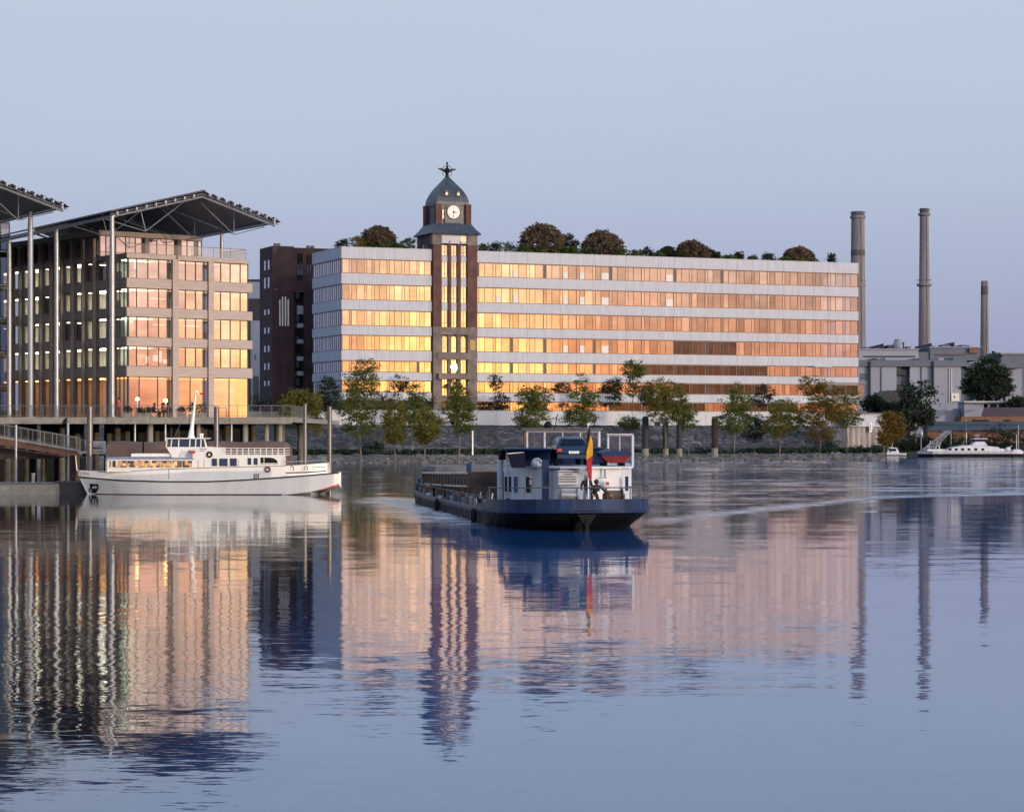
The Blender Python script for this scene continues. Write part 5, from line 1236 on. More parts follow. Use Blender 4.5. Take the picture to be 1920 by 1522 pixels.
# hold coaming, hatch stringers, blue pole, deck clutter, windlass
b = B(); rs = []
for y, z_ in ((24, 2.35), (30, 2.25), (36, 2.15), (42, 2.05), (47, 2.0)): rs.append([(-2.45, y, rl_(y)), (-2.45, y, z_), (2.45, y, z_), (2.45, y, rl_(y))])
b.rings(rs); hold = b.make('hold_coaming', 'hold', barge)
k = B()
for off_, zz in ((-2.54, 2.28), (-2.54, 1.55), (-2.52, 1.05)): k.path([(off_, 24, zz), (off_, 36, zz-.2), (off_, 47, zz-.34)], .075, 5)
k.make('coaming_rail', 'steel', hold)
for i in range(14): k = B(); k.box(-2.53, -2.452, 25+i*1.6, 25.1+i*1.6, .56, 1.9); k.make('coaming_rib', 'rust', hold)
k = B(); k.box(-2.4, 2.4, 41, 46.5, 2.08, 2.4); k.box(-2.6, 2.6, 47.1, 48, .8, 2.45); k.make('hatch_stack', 'bargegrey', barge)
k = B(); x_, y_, _ = bl(879, 140); k.box(x_-.14, x_+.14, y_-.14, y_+.14, .5, zat(868, 140)); k.make('crane_post', 'navy', barge)
rnd = random.Random(19)
clut = ['bargewhite', 'bargegrey', 'steel', 'rust', 'black', 'boatgrey']
for i in range(40):
    y = 11.5+i*.88; w_ = rnd.uniform(.10, .34); h_ = rnd.uniform(.3, .8); x_ = -3.05+rnd.uniform(0, .35)
    k = B()
    if i % 3: k.lathe([(w_*.6, 0), (w_*.6, h_*.8), (w_*.75, h_*.82), (w_*.75, h_)], (x_, y, rl_(y)), 10)
    else: k.box(x_-w_, x_+w_, y, y+rnd.uniform(.3, .9), rl_(y), rl_(y)+h_*.8); k.tube((x_, y, rl_(y)), (x_+.1, y, rl_(y)+h_*1.3), .05, 6)
    k.make('deck_fitting', clut[i % 6], barge)
k = B(); k.path([(-3.2, y, rl_(y)+.75) for y in (12, 20, 30, 40, 45)], .025, 5)
for i in range(12): k.tube((-3.2, 12+i*3, rl_(12+i*3)), (-3.2, 12+i*3, rl_(12+i*3)+.78), .03, 5)
k.make('side_rail', 'bargegrey', barge)
k = B(); k.ball((-.7, 54.0, 1.45), .62, 12, 0, .8); k.ball((.5, 53.8, 1.4), .5, 12, 0, .8); k.box(-1.3, 1.3, 53.2, 54.6, .8, 1.35); k.lathe([(.4, 0), (.3, .7)], (-1.5, 51.5, 1.0), 12); k.make('windlass', 'navy', barge)
for px, D_, zz in ((833, 136, .55), (893.5, 118, .62)):
    x_, y_, _ = bl(px, D_); k = B(); k.ringtorus((-lerp(HBt, y_)-.2, y_, .32), .30, .11, 'x', 16); k.make('tyre_fender', 'tyre', barge)
# whip aerials, a slack line and rust runs under the scuppers
k = B()
for q, y0, y1 in ((1040, 805, 776), (1112, 804, 782), (1176, 814, 792)): x_, y_, _ = bl(q, 125); k.tube((x_, y_, zat(y0, 125)), (x_+.15, y_, zat(y1, 125)), .022, 4)
k.make('aerial', 'black', barge)
k = B(); k.path([(-3.3, 9, 1.3), (-3.4, 7, .95), (-3.35, 5, 1.05), (-3.0, 3.0, 1.25)], .04, 5); k.make('slack_rope', 'hold', barge)
rnd = random.Random(66)
for i in range(14):
    y = rnd.uniform(2.6, 9); hx_ = lerp(HBt, y); k = B(); w_ = rnd.uniform(.03, .09); L_ = rnd.uniform(.15, .4); k.quad((-hx_-.004, y, rl_(y)+.5), (-hx_-.004, y+w_, rl_(y)+.5), (-hx_-.004, y+w_*.6, rl_(y)+.5-L_), (-hx_-.004, y+w_*.3, rl_(y)+.5-L_)); k.make('rust_run', 'rust', barge)
# stern gear
k = B(); dz_ = rl_(3)
pts = [(-lerp(HBt, y)+.12, y, rl_(y)+1.08) for y in (8, 5, 3.6, 2.5, 1.8, 1.2, .5)]
pts = [(pts[0][0], 8.8, rl_(8)+.5)] + pts + [(-x, y, z) for x, y, z in reversed(pts)]
k.path(pts, .03, 6)
for y in (7.5, 3.6, 1.2):
    for s_ in (-1, 1): k.tube((s_*(lerp(HBt, y)-.12), y, rl_(y)), (s_*(lerp(HBt, y)-.12), y, rl_(y)+1.07), .03, 6)
k.make('stern_rail', 'bargegrey', barge)
for px, m_, r_, D_ in ((1067, 'steel', .36, 113.2), (1151, 'hold', .36, 112.6)):
    x_, y_, _ = bl(px, D_); k = B(); zz = zat(929, D_)
    k.rings([[(x_+d_, y_+rr*math.cos(q), zz+rr*math.sin(q)) for q in [2*math.pi*i/16 for i in range(16)]] for d_, rr in ((-.42, r_), (-.36, r_), (-.36, r_*.7), (.36, r_*.7), (.36, r_), (.42, r_))], 0)
    k.box(x_-.5, x_-.43, y_-.2, y_+.3, dz_, zz+.1); k.box(x_+.43, x_+.5, y_-.2, y_+.3, dz_, zz+.1); k.make('mooring_winch', m_, barge)
k = B()
for px in (1190, 1200, 1211): bar(k, px, 945, px+(3 if px < 1200 else 0), 929, .03, 111.5)
k.path([(*bl(q, 111.2)[:2], zat(y, 111.2)) for q, y in ((1184, 942), (1192, 931), (1203, 928), (1214, 929))], .03, 6); k.make('gangway_hoop', 'bargegrey', barge)
# flag staff with a black, yellow and red flag hanging down
k = B(); fx, fy, _ = bl(1103, 110.2); zt_ = zat(796, 110.2); k.tube((fx, fy, .8), (fx, fy, zt_), .035, 6); k.ball((fx, fy, zt_), .07, 6); k.make('flag_staff', 'boatwhite', barge)
flag = thing('stern_flag', 'black yellow and red flag hanging limp from the staff at the barge stern', 'flag', BS + br_*fx + bd*fy, ba)
def cloth(name, poly, mt_, y_):
    k = B(); n = len(poly); fold = [(.05*math.sin(i*2.1)) for i in range(n)]
    k.extr([(q, y_+fold[i], z) for i, (q, z) in enumerate(poly)], (0, .03, 0)); k.make(name, mt_, flag)
fz = lambda py: zat(py, 110.2); fq = lambda px: bl(px, 110.2)[0]-fx
cloth('black_band', [(fq(1104), fz(798)), (fq(1107), fz(806)), (fq(1106), fz(822)), (fq(1103), fz(838)), (fq(1099), fz(860)), (fq(1098.5), fz(838)), (fq(1100.5), fz(812))], 'blackcloth', -.05)
cloth('yellow_band', [(fq(1106.5), fz(815)), (fq(1110.5), fz(826)), (fq(1111), fz(853)), (fq(1104), fz(859)), (fq(1099), fz(862)), (fq(1099), fz(848)), (fq(1103), fz(832))], 'yellow', -.10)
cloth('red_band', [(fq(1111), fz(854)), (fq(1109.5), fz(872)), (fq(1108.5), fz(901)), (fq(1103.5), fz(897)), (fq(1099.5), fz(876)), (fq(1099.3), fz(862.5)), (fq(1104), fz(860))], 'redcloth', -.075)

# car parked on the cabin roof, seen from behind
cx0 = bl(1076, 118.6); car = thing('parked_car', 'dark blue hatchback parked on the cabin roof of the barge', 'car', BS + br_*cx0[0] + bd*cx0[1] + Vector((0, 0, zat(876, 118.6)+.10)), ba)
prof_ = [(0, .42, .86), (.05, .78, .86), (.25, .98, .85), (.55, 1.32, .66), (1.0, 1.45, .62), (2.1, 1.44, .63), (2.9, 1.0, .82), (3.8, .88, .80), (4.1, .55, .78)]
rs = []
for y, zt_, w2 in prof_: rs.append([(-.86 if y else -.84, y, .32), (-.88, y, .62), (-min(.88, w2+.12), y, min(.92, zt_-.02)), (-w2, y, zt_-.06), (-w2*.8, y, zt_), (w2*.8, y, zt_), (w2, y, zt_-.06), (min(.88, w2+.12), y, min(.92, zt_-.02)), (.88, y, .62), (.86 if y else .84, y, .32)])
k = B(); k.rings(rs); cb_ = k.make('body', 'carpaint', car, smooth=True)
k = B(); k.extr([(-.66, .27, 1.0), (.66, .27, 1.0), (.52, .52, 1.29), (-.52, .52, 1.29)], (0, -.04, .03)); k.make('rear_window', 'gcar', car)
k = B(); k.box(-.26, .26, -.03, -.005, .60, .72); pl_ = k.make('number_plate', 'boatwhite', car)
k = B(); letters(k, 'A·ST 32', .11, lambda x, y, d: (x, -.035-d, .66+y)); k.make('plate_lettering', 'black', pl_)
for s_ in (-1, 1):
    k = B(); k.box(s_*.62, s_*.84, -.02, .1, .70, .84); k.make('tail_lamp', 'red', car)
    for y_ in (.75, 3.3):
        k = B(); k.rings([[(s_*(.88-d_), y_+.31*math.cos(q), .31+.31*math.sin(q)) for q in [2*math.pi*i/16 for i in range(16)]] for d_ in (0, .2)]); k.make('wheel', 'tyre', car)
k = B(); k.box(-.85, .85, -.06, .1, .36, .56); k.make('bumper', 'carpaint', car)
# dinghy stowed on the roof edge
dg0 = bl(1156, 118.3); dg = thing('dinghy', 'small dark dinghy with red bottom stowed on the starboard side of the barge roof', 'dinghy', BS + br_*dg0[0] + bd*dg0[1] + Vector((0, 0, zat(869, 118.3))), ba)
rs = []; rs2 = []
for y, w_, z_ in ((0, .80, .55), (1.2, .84, .55), (2.2, .6, .58), (3.0, .08, .66)):
    rs.append([(-w_*.5, y, .05), (-w_*.93, y, z_*.66), (w_*.93, y, z_*.66), (w_*.5, y, .05)]); rs2.append([(-w_*.94, y, z_*.66+.002), (-w_, y, z_), (-w_*.3, y, z_+.1), (w_*.3, y, z_+.1), (w_, y, z_), (w_*.94, y, z_*.66+.002)])
k = B(); k.rings(rs); k.make('bottom', 'dinghyred', dg); k = B(); k.rings(rs2); k.make('cover', 'navy', dg)
k = B(); k.box(-.5, -.42, .3, 2.0, -.12, .06); k.box(.42, .5, .3, 2.0, -.12, .06); k.make('cradle', 'black', dg)

# ------------------------------------------------------------------ people
def person(label, root, rz, J, Rr, cols, hairm='hair', hat=None, group=None):
    """J: joints of one pose; the body is one skin-modifier surface turned into a mesh"""
    order = ['pelvis', 'chest', 'neck', 'head', 'top', 'hipl', 'kneel', 'ankl', 'toel', 'hipr', 'kneer', 'ankr', 'toer', 'shl', 'ell', 'wrl', 'pal', 'shr', 'elr', 'wrr', 'par']
    ed = [('pelvis', 'chest'), ('chest', 'neck'), ('neck', 'head'), ('head', 'top')]
    for s_ in 'lr': ed += [('pelvis', 'hip'+s_), ('hip'+s_, 'knee'+s_), ('knee'+s_, 'ank'+s_), ('ank'+s_, 'toe'+s_), ('chest', 'sh'+s_), ('sh'+s_, 'el'+s_), ('el'+s_, 'wr'+s_), ('wr'+s_, 'pa'+s_)]
    rad = dict(pelvis=.145, chest=.165, neck=.062, head=.105, top=.07, hip=.105, knee=.07, ank=.05, toe=.04, sh=.075, el=.052, wr=.034, pa=.034)
    vs_ = [J[n] for n in order]; rr = [rad.get(n, rad.get(n[:-1])) for n in order]; es = [(order.index(a), order.index(c)) for a, c in ed]
    kind = {}
    for s_ in 'lr':                                              # four fingers and a thumb on each hand
        w_, p_ = Vector(J['wr'+s_]), Vector(J['pa'+s_]); d_ = (p_-w_).normalized(); side = d_.cross(Vector((0, 0, 1)));
        if side.length < .1: side = Vector((0, 1, 0))
        side.normalize(); pi_ = order.index('pa'+s_)
        for i, (o_, L_) in enumerate(((-.03, .06), (-.01, .075), (.01, .07), (.03, .055), (-.05, .03))):
            base_ = len(vs_); f0 = p_ + side*o_ + d_*(.03 if i < 4 else -.02); f1 = f0 + d_*L_*.6 + side*(-.02 if i == 4 else 0) + Vector((0, 0, -.012)); f2 = f1 + d_*L_*.35 + Vector((0, 0, -.022))
            vs_ += [tuple(f0), tuple(f1), tuple(f2)]; rr += [.011, .010, .009]; es += [(pi_, base_), (base_, base_+1), (base_+1, base_+2)]
    me = bpy.data.meshes.new('person'); me.from_pydata([tuple(v) for v in vs_], es, [])
    o = bpy.data.objects.new('person', me); COL.objects.link(o)
    sk = o.modifiers.new('skin', 'SKIN'); sk.use_smooth_shade = True
    for i, r_ in enumerate(rr): me.skin_vertices[0].data[i].radius = (r_, r_)
    me.skin_vertices[0].data[0].use_root = True
    sb_ = o.modifiers.new('sub', 'SUBSURF'); sb_.levels = 1; sb_.render_levels = 1
    bpy.context.view_layer.update()
    nm = bpy.data.meshes.new_from_object(o.evaluated_get(bpy.context.evaluated_depsgraph_get()))
    o.modifiers.clear(); o.data = nm; bpy.data.meshes.remove(me)
    for m_ in (cols['top'], cols['legs'], 'skin', 'black'): nm.materials.append(M[m_])
    reg = {'top': 0, 'legs': 1, 'skin': 2, 'shoe': 3}
    seg = {('pelvis', 'chest'): 0, ('chest', 'neck'): 0, ('neck', 'head'): 2, ('head', 'top'): 2}
    for s_ in 'lr': seg.update({('hip'+s_, 'knee'+s_): 1, ('pelvis', 'hip'+s_): 1, ('knee'+s_, 'ank'+s_): 1, ('ank'+s_, 'toe'+s_): 3, ('chest', 'sh'+s_): 0, ('sh'+s_, 'el'+s_): 0, ('el'+s_, 'wr'+s_): 0, ('wr'+s_, 'pa'+s_): 2})
    for p_ in nm.polygons:
        c_ = p_.center; best = (9, 0)
        for (a, q), m_ in seg.items():
            A, Q = Vector(J[a]), Vector(J[q]); t_ = max(0, min(1, (c_-A).dot(Q-A)/max(1e-6, (Q-A).length_squared))); d_ = (c_-A.lerp(Q, t_)).length
            if m_ == 2 and a == 'wr'+a[-1]: d_ -= .02
            if d_ < best[0]: best = (d_, m_)
        p_.material_index = best[1]; p_.use_smooth = True
    o.location = root; o.rotation_euler = (0, 0, rz); tag(o, label, 'person', group)
    hd, tp, nk = Vector(J['head']), Vector(J['top']), Vector(J['neck'])
    up = (tp-nk).normalized(); fwd = Vector(J.get('face', (0, 1, 0))).normalized(); sdv = up.cross(fwd).normalized()
    k = B(); k.ball(tuple(hd+up*.035-fwd*.012), .122, 12); k.make('hair' if not hat else 'cap', hairm, o, smooth=True)
    k = B(); k.ball(tuple(hd+fwd*.118-up*.01), .018, 6); k.make('nose', 'skin', o, smooth=True)
    for s_ in (-1, 1):
        k = B(); k.ball(tuple(hd+fwd*.100+sdv*s_*.036+up*.02), .011, 6); k.make('eye', 'black', o); k = B(); k.ball(tuple(hd+sdv*s_*.105), .022, 6); k.make('ear', 'skin', o)
    k = B(); m0 = hd+fwd*.098-up*.055; k.tube(tuple(m0-sdv*.028), tuple(m0+sdv*.028), .007, 5); k.make('mouth', 'redcloth', o)
    return o
p0 = bl(1100.5, 110.4); p1 = bl(1116, 110.8); dk = rl_(3)-.02
wp = lambda q, z: BS + br_*q[0] + bd*q[1] + Vector((0, 0, z))
person('person in pale cap, dark jacket and light blue jeans standing beneath the stern flag', wp(p0, dk), ba,
       dict(pelvis=(0, 0, .92), chest=(0, .02, 1.30), neck=(0, .03, 1.47), head=(-.02, .06, 1.60), top=(-.02, .06, 1.70), face=(-.3, 1, -.1),
            hipl=(-.09, 0, .88), kneel=(-.10, .04, .48), ankl=(-.10, 0, .08), toel=(-.10, .14, .04), hipr=(.09, 0, .88), kneer=(.10, .03, .48), ankr=(.10, -.02, .08), toer=(.11, .12, .04),
            shl=(-.19, .02, 1.38), ell=(-.27, .06, 1.12), wrl=(-.20, .26, 1.02), pal=(-.18, .33, 1.01), shr=(.19, .02, 1.38), elr=(.27, .08, 1.12), wrr=(.20, .30, 1.05), par=(.18, .37, 1.05)),
       None, dict(top='darkcloth', legs='denim'), 'cap', True)
person('person in dark clothes bending forward with one arm stretched to the stern winch', wp(p1, dk), ba,
       dict(pelvis=(-.06, 0, .78), chest=(.05, -.06, 1.08), neck=(.06, -.10, 1.22), head=(.04, -.14, 1.33), top=(.03, -.16, 1.42), face=(.3, -1, -.5),
            hipl=(-.16, .02, .74), kneel=(-.22, -.22, .44), ankl=(-.18, .05, .08), toel=(-.20, -.10, .04), hipr=(.05, 0, .74), kneer=(.14, -.22, .44), ankr=(.12, .05, .08), toer=(.14, -.10, .04),
            shl=(-.15, -.06, 1.13), ell=(-.26, -.16, .90), wrl=(-.18, -.32, .76), pal=(-.16, -.38, .73), shr=(.24, -.04, 1.12), elr=(.46, -.10, .92), wrr=(.70, -.14, .72), par=(.77, -.15, .68)),
       None, dict(top='darkcloth', legs='darkcloth'))
sit = dict(pelvis=(0, 0, .52), chest=(0, .04, .88), neck=(0, .06, 1.05), head=(0, .09, 1.17), top=(0, .10, 1.27), face=(0, 1, 0),
           hipl=(-.09, .02, .50), kneel=(-.11, .44, .50), ankl=(-.11, .44, .09), toel=(-.11, .57, .05), hipr=(.09, .02, .50), kneer=(.11, .44, .50), ankr=(.11, .44, .09), toer=(.11, .57, .05),
           shl=(-.18, .04, .96), ell=(-.23, .10, .72), wrl=(-.12, .32, .74), pal=(-.09, .39, .74), shr=(.18, .04, .96), elr=(.23, .10, .72), wrr=(.12, .32, .74), par=(.09, .39, .74))
def chair(x, y, rz, label):
    c = thing('terrace_chair', label, 'chair', (x, y, ZD), rz, 'chairs on the deck terrace')
    k = B(); k.box(-.22, .22, -.22, .22, .41, .45); k.make('seat', 'hold', c); k = B(); k.box(-.22, .22, -.25, -.21, .5, .9); k.make('backrest', 'hold', c)
    for a in (-.2, .2):
        for d_ in (-.23, .2): k = B(); k.box(a-.018, a+.018, d_-.018, d_+.018, 0, .409 if d_ > 0 else .499); k.make('leg', 'darkframe', c)
for px, D_, rz, lab, top_ in ((288, 210.6, R(-60), 'person in dark clothes seated at the terrace table under the lamp post', 'darkcloth'), (306, 210.9, R(70), 'person in dark red top seated left of the orange dressed diner', 'roofred'), (309.5, 209.4, R(80), 'person in orange top seated nearest the railing on the terrace', 'orangecloth'), (316, 211.2, R(120), 'person in black seated beside the second timber pier on the terrace', 'blackcloth')):
    person(lab, (at(px, D_), D_, ZD), rz, sit, None, dict(top=top_, legs='darkcloth')); chair(at(px, D_), D_, rz, 'terrace chair under the ' + lab.replace('seated ', ''))
person('person in red standing at the railing right of the canopy column', (at(222.5, 208.2), 208.2, ZD), R(-100),
       dict(pelvis=(0, 0, .92), chest=(0, .02, 1.30), neck=(0, .03, 1.47), head=(0, .05, 1.60), top=(0, .05, 1.70), face=(0, 1, 0),
            hipl=(-.09, 0, .88), kneel=(-.09, .02, .48), ankl=(-.09, 0, .08), toel=(-.09, .14, .04), hipr=(.09, 0, .88), kneer=(.09, .02, .48), ankr=(.09, 0, .08), toer=(.09, .14, .04),
            shl=(-.19, .02, 1.38), ell=(-.23, .02, 1.12), wrl=(-.21, .12, .90), pal=(-.21, .15, .84), shr=(.19, .02, 1.38), elr=(.23, .02, 1.12), wrr=(.21, .12, .90), par=(.21, .15, .84)),
       None, dict(top='red', legs='redcloth'))
for px, D_, lab in ((297, 210.2, 'round terrace table between the seated diners'), (313, 210.2, 'round terrace table beside the timber pier')):
    t = thing('terrace_table', lab, 'table', (at(px, D_), D_, ZD)); k = B(); k.lathe([(.4, .70), (.4, .73)], (0, 0, 0), 18); k.make('tabletop', 'hold', t); k = B(); k.lathe([(.22, 0), (.22, .03), (.04, .05), (.04, .699)], (0, 0, 0), 12); k.make('pedestal', 'darkframe', t)
for px, D_, hh, lab in ((257.5, 209.3, 1.62, 'lit globe lamp on a white post at the terrace near the building corner'), (310.5, 212.4, 1.55, 'lit globe lamp above the seated diners on the terrace')):
    t = thing('terrace_lamp', lab, 'lamp', (at(px, D_), D_, ZD)); k = B(); k.tube((0, 0, 0), (0, 0, hh-.14), .035, 8); k.lathe([(.16, 0), (.16, .04)], (0, 0, 0), 12); k.make('post', 'boatwhite', t); k = B(); k.ball((0, 0, hh), .17, 12); k.make('globe', emat('globe_lamp', (1, .62, .22), 14), t)

# ------------------------------------------------------------------ foliage
def crown_mesh(blobs, nleaf, size, seed, cl=26, spread=.42, flat=.55, dome=False):
    """leaf-sized faces gathered in sprigs through the blobs' volume; leaves gaps between sprigs"""
    rnd = random.Random(seed); vs = []; fs = []
    tot = sum(rx*ry*rz for _, _, _, rx, ry, rz in blobs)
    tips = []
    for (cx_, cy_, cz_, rx, ry, rz) in blobs:
        n = max(2, int(nleaf*rx*ry*rz/tot/cl))
        for _ in range(n):
            while True:
                a, c, d = rnd.uniform(-1, 1), rnd.uniform(-1, 1), rnd.uniform(-1, 1); q = a*a+c*c+d*d
                if dome and (d < -.42 or q < .30): continue
                if .12 < q < 1 and rnd.random() < .35+.65*q: break
            s = 1 + rnd.gauss(0, .035 if dome else .10)
            px, py, pz = cx_+a*rx*s, cy_+c*ry*s, cz_+d*rz*s; tips.append((px, py, pz))
            sp = spread*rnd.uniform(.6, 1.3)
            for _ in range(int(cl*rnd.uniform(.55, 1.45))):
                x, y, z = px+rnd.gauss(0, sp), py+rnd.gauss(0, sp), pz+rnd.gauss(0, sp*flat)
                L = size*rnd.uniform(.6, 1.35); w = L*.55
                u = Vector((rnd.gauss(0, 1), rnd.gauss(0, 1), rnd.gauss(-.25, .6))).normalized()
                v = u.cross(Vector((rnd.gauss(0, 1), rnd.gauss(0, 1), rnd.gauss(0, 1)))).normalized()
                o = len(vs); p = Vector((x, y, z))
                vs += [tuple(p-u*L*.5), tuple(p+v*w*.5), tuple(p+u*L*.5), tuple(p-v*w*.5)]; fs.append((o, o+1, o+2, o+3))
    return vs, fs, tips
def tree(name, label, cat, loc, blobs, nleaf, size, leaf, tr=.14, base=0, bark='bark', group=None, seed=1, cl=26, spread=.42, nbr=12, lean=0.0, dome=False):
    o = thing(name, label, cat, loc, 0, group)
    vs, fs, tips = crown_mesh(blobs, nleaf, size, seed, cl, spread, .55, dome)
    k = B(); k.add(vs, fs); k.make('crown', leaf, o)
    rnd = random.Random(seed+99); k = B()
    top = max(b_[2] for b_ in blobs); low = min(b_[2]-b_[5] for b_ in blobs)
    ax = lambda z: (lean*z + .12*math.sin(z*.9+seed), .1*math.cos(z*.7+seed), z)
    n = 7; zz = [base + (top-base)*i/n for i in range(n+1)]
    k.path([ax(z) for z in zz], [tr*(1-.82*i/n) for i in range(n+1)], 7)
    for tp in rnd.sample(tips, min(nbr, len(tips))):
        z0 = max(low-.3, min(tp[2]-rnd.uniform(.4, 2.2), top)); z0 = max(z0, base+.4); p0 = ax(z0)
        mid = ((p0[0]+tp[0])/2+rnd.gauss(0, .12), (p0[1]+tp[1])/2, (p0[2]+tp[2])/2+.12)
        k.path([p0, mid, tp], [tr*.38, tr*.24, tr*.08], 5)
    k.make('trunk', bark, o); return o
def bankpt(px, w, z): t = bank_t(px, w); return bank(t, w, z)
def bank_tree(px, base_py, crowns, leaf, label, w, bark='barkpale', tr=.13, seed=1, n=1500, size=.34, zb=None, lean=0.0):
    """crowns: (centre px, top py, bottom py, width px) as sighted; turned into metres at the tree's own distance"""
    x, y, _ = bankpt(px, w, 0); z0 = zat(base_py, y) if zb is None else zb; sc_ = y/F; bl_ = []
    for cpx, t, bo, wd in crowns:
        rz = (bo-t)/2*sc_; bl_.append(((cpx-px)*sc_, 0, zat((t+bo)/2, y)-z0, wd/2*sc_, min(wd/2, 32)*sc_*.9, rz))
    return tree('young_tree', label, 'tree', (x, y, z0), bl_, n, size, leaf, tr, -.8 if z0 < .8 else 0, bark, 'young trees along the river bank', seed, 20, .30, 14, lean)
TT = [
 (563, 860, [(545, 740, 790, 46), (580, 730, 782, 52), (590, 770, 812, 40), (560, 728, 770, 40)], 'leafolive', 'broad olive tree between the deck railing and the slender steel poles', 66, 1700),
 (612, 862, [(616, 708, 765, 44), (605, 740, 775, 36)], 'leafdark', 'dark green tree in front of the white side wall at the office corner', 30, 1000),
 (676, 864, [(684, 667, 705, 40), (678, 690, 745, 66), (670, 730, 790, 80), (674, 770, 822, 62), (702, 676, 696, 22)], 'leafgreen', 'tallest dense tree left of the clock tower, its tip before the orange windows', 69, 2600),
 (741, 864, [(742, 702, 725, 14), (738, 745, 800, 46), (740, 780, 834, 52)], 'leafolive', 'slim yellowish tree with a spindly tip standing beside the street lamp', 71, 1500),
 (774, 855, [(782, 716, 760, 30), (776, 745, 800, 58), (762, 700, 740, 12)], 'leafgreen', 'loose tree with upright tip just left of the stone tower base', 54, 1300),
 (797, 868, [(800, 768, 832, 56), (815, 780, 800, 40), (790, 800, 835, 30)], 'leafolive', 'low yellow green tree with bare lower trunk rising from the shallow water', 73, 1300),
 (861, 862, [(862, 716, 752, 40), (860, 740, 790, 62), (868, 770, 812, 50)], 'leafgreen', 'rounded green tree directly in front of the clock tower base', 70, 1700),
 (937, 800, [(930, 702, 735, 26), (940, 735, 775, 34), (948, 755, 790, 22)], 'leafdark', 'dark narrow tree behind the white wall right of the clock tower', 12, 800),
 (1002, 860, [(990, 725, 765, 50), (1012, 722, 770, 48), (1000, 755, 805, 70), (975, 775, 810, 30)], 'leafgreen', 'wide bright green tree behind the forward hold of the barge', 62, 1900),
 (1092, 858, [(1090, 697, 735, 26), (1090, 725, 770, 44), (1086, 760, 800, 64), (1110, 735, 765, 36)], 'leafgreen', 'pointed tree rising behind the barge wheelhouse roof', 60, 1500),
 (1152, 800, [(1150, 706, 742, 38), (1152, 730, 765, 30)], 'leafdark', 'small dark tree on the quay left of the tall thin tree', 12, 700),
 (1186, 856, [(1188, 674, 712, 42), (1186, 710, 745, 30), (1178, 780, 808, 46), (1196, 688, 705, 26)], 'leafgreen', 'tallest thin tree with open crown right of the barge wheelhouse', 58, 1200),
 (1247, 862, [(1235, 712, 760, 62), (1262, 715, 770, 56), (1246, 745, 795, 60)], 'leafolive', 'full rounded olive tree standing among the dark mooring posts', 66, 2100),
 (1218, 800, [(1212, 718, 760, 36)], 'leafdark', 'dark tree crown on the quay left of the full olive tree', 10, 600),
 (1290, 858, [(1278, 752, 795, 44), (1288, 765, 810, 34)], 'leafgreen', 'low bushy tree above the rightmost leaning posts group', 62, 900),
 (1378, 876, [(1380, 712, 745, 26), (1384, 735, 775, 58), (1376, 765, 812, 66)], 'leafgreen', 'slender tree with yellow green trunk standing farthest out in the water', 78, 1600),
 (1416, 860, [(1436, 718, 748, 34), (1430, 735, 765, 46), (1414, 775, 828, 56)], 'leafdark', 'sparse dark tree between the slender tree and the low olive tree', 62, 1100),
 (1463, 866, [(1466, 748, 790, 56), (1460, 775, 822, 62), (1490, 775, 810, 36)], 'leafolive', 'low wide olive tree left of the big autumn tinted tree', 72, 1600),
 (1537, 872, [(1520, 703, 740, 50), (1545, 715, 765, 72), (1535, 750, 800, 84), (1538, 780, 830, 60), (1570, 745, 790, 50), (1508, 706, 725, 24)], 'leafautumn', 'largest autumn tinted tree at the right end of the long white building', 76, 2900),
 (1589, 866, [(1592, 735, 765, 40), (1602, 722, 745, 16), (1588, 765, 800, 60)], 'leafgreen', 'thin tree with wispy crown right of the big autumn tinted tree', 70, 900),
 (1657, 866, [(1662, 770, 805, 36), (1680, 775, 825, 36), (1664, 800, 836, 40)], 'leafautumn', 'yellow orange tree hanging over the water at the corrugated quay', 68, 1500),
]
for i, (px, bp, cr, lf, lab, w, n) in enumerate(TT):
    bank_tree(px, bp, cr, lf, lab, w, seed=100+i, n=int(n*4.6), size=.29, tr=.11 if n < 1200 else .15, zb=8.45 if bp == 800 else None)
M['leafmix'] = leafmat('leaf_mix', (.022, .030, .014), (.060, .062, .022))
# bushes low on the bank and reeds drowned in the shallow water
BU = [(700, 838, 'dark bush low on the stone slope left of the white post', 46, 40, 22, 'leafdark'), (835, 846, 'dark bush under the rounded tree before the tower', 44, 30, 16, 'leafdark'), (912, 828, 'green shrub growing out of the stone slope right of the white post', 36, 26, 22, 'leafgreen'),
      (1330, 846, 'dark low bush behind the rightmost mooring post', 52, 60, 14, 'leafdark'), (1420, 848, 'long dark hedge bush on the bank behind the slender tree', 50, 90, 16, 'leafdark'), (1480, 812, 'dark shrub in the gap of the stone slope', 34, 90, 44, 'leafdark'), (1545, 836, 'dark bush at the foot of the autumn tinted tree', 48, 90, 26, 'leafdark'), (1625, 842, 'dark bush before the corrugated quay', 54, 80, 16, 'leafdark'),
      (668, 758, 'dark evergreen shrub behind the white wall left of the tower', 20, 40, 40, 'leafdark'), (722, 750, 'dark green garden shrub on the quay behind the street lamp', 18, 60, 46, 'leafdark'), (795, 755, 'dark garden shrub close to the tower base', 18, 50, 40, 'leafmix'), (545, 800, 'bush beside the deck end in front of the mill', 30, 60, 50, 'leafmix'), (490, 755, 'dark shrub between timber offices and mill building', 10, 44, 30, 'leafdark'), (1200, 880, 'drowned shrub in the water left among the posts', 79, 22, 22, 'leafolive'), (1283, 882, 'drowned shrub in the water right among the posts', 80, 24, 18, 'leafolive'), (1668, 878, 'drowned shrub below the yellow orange tree', 76, 40, 22, 'leafmix')]
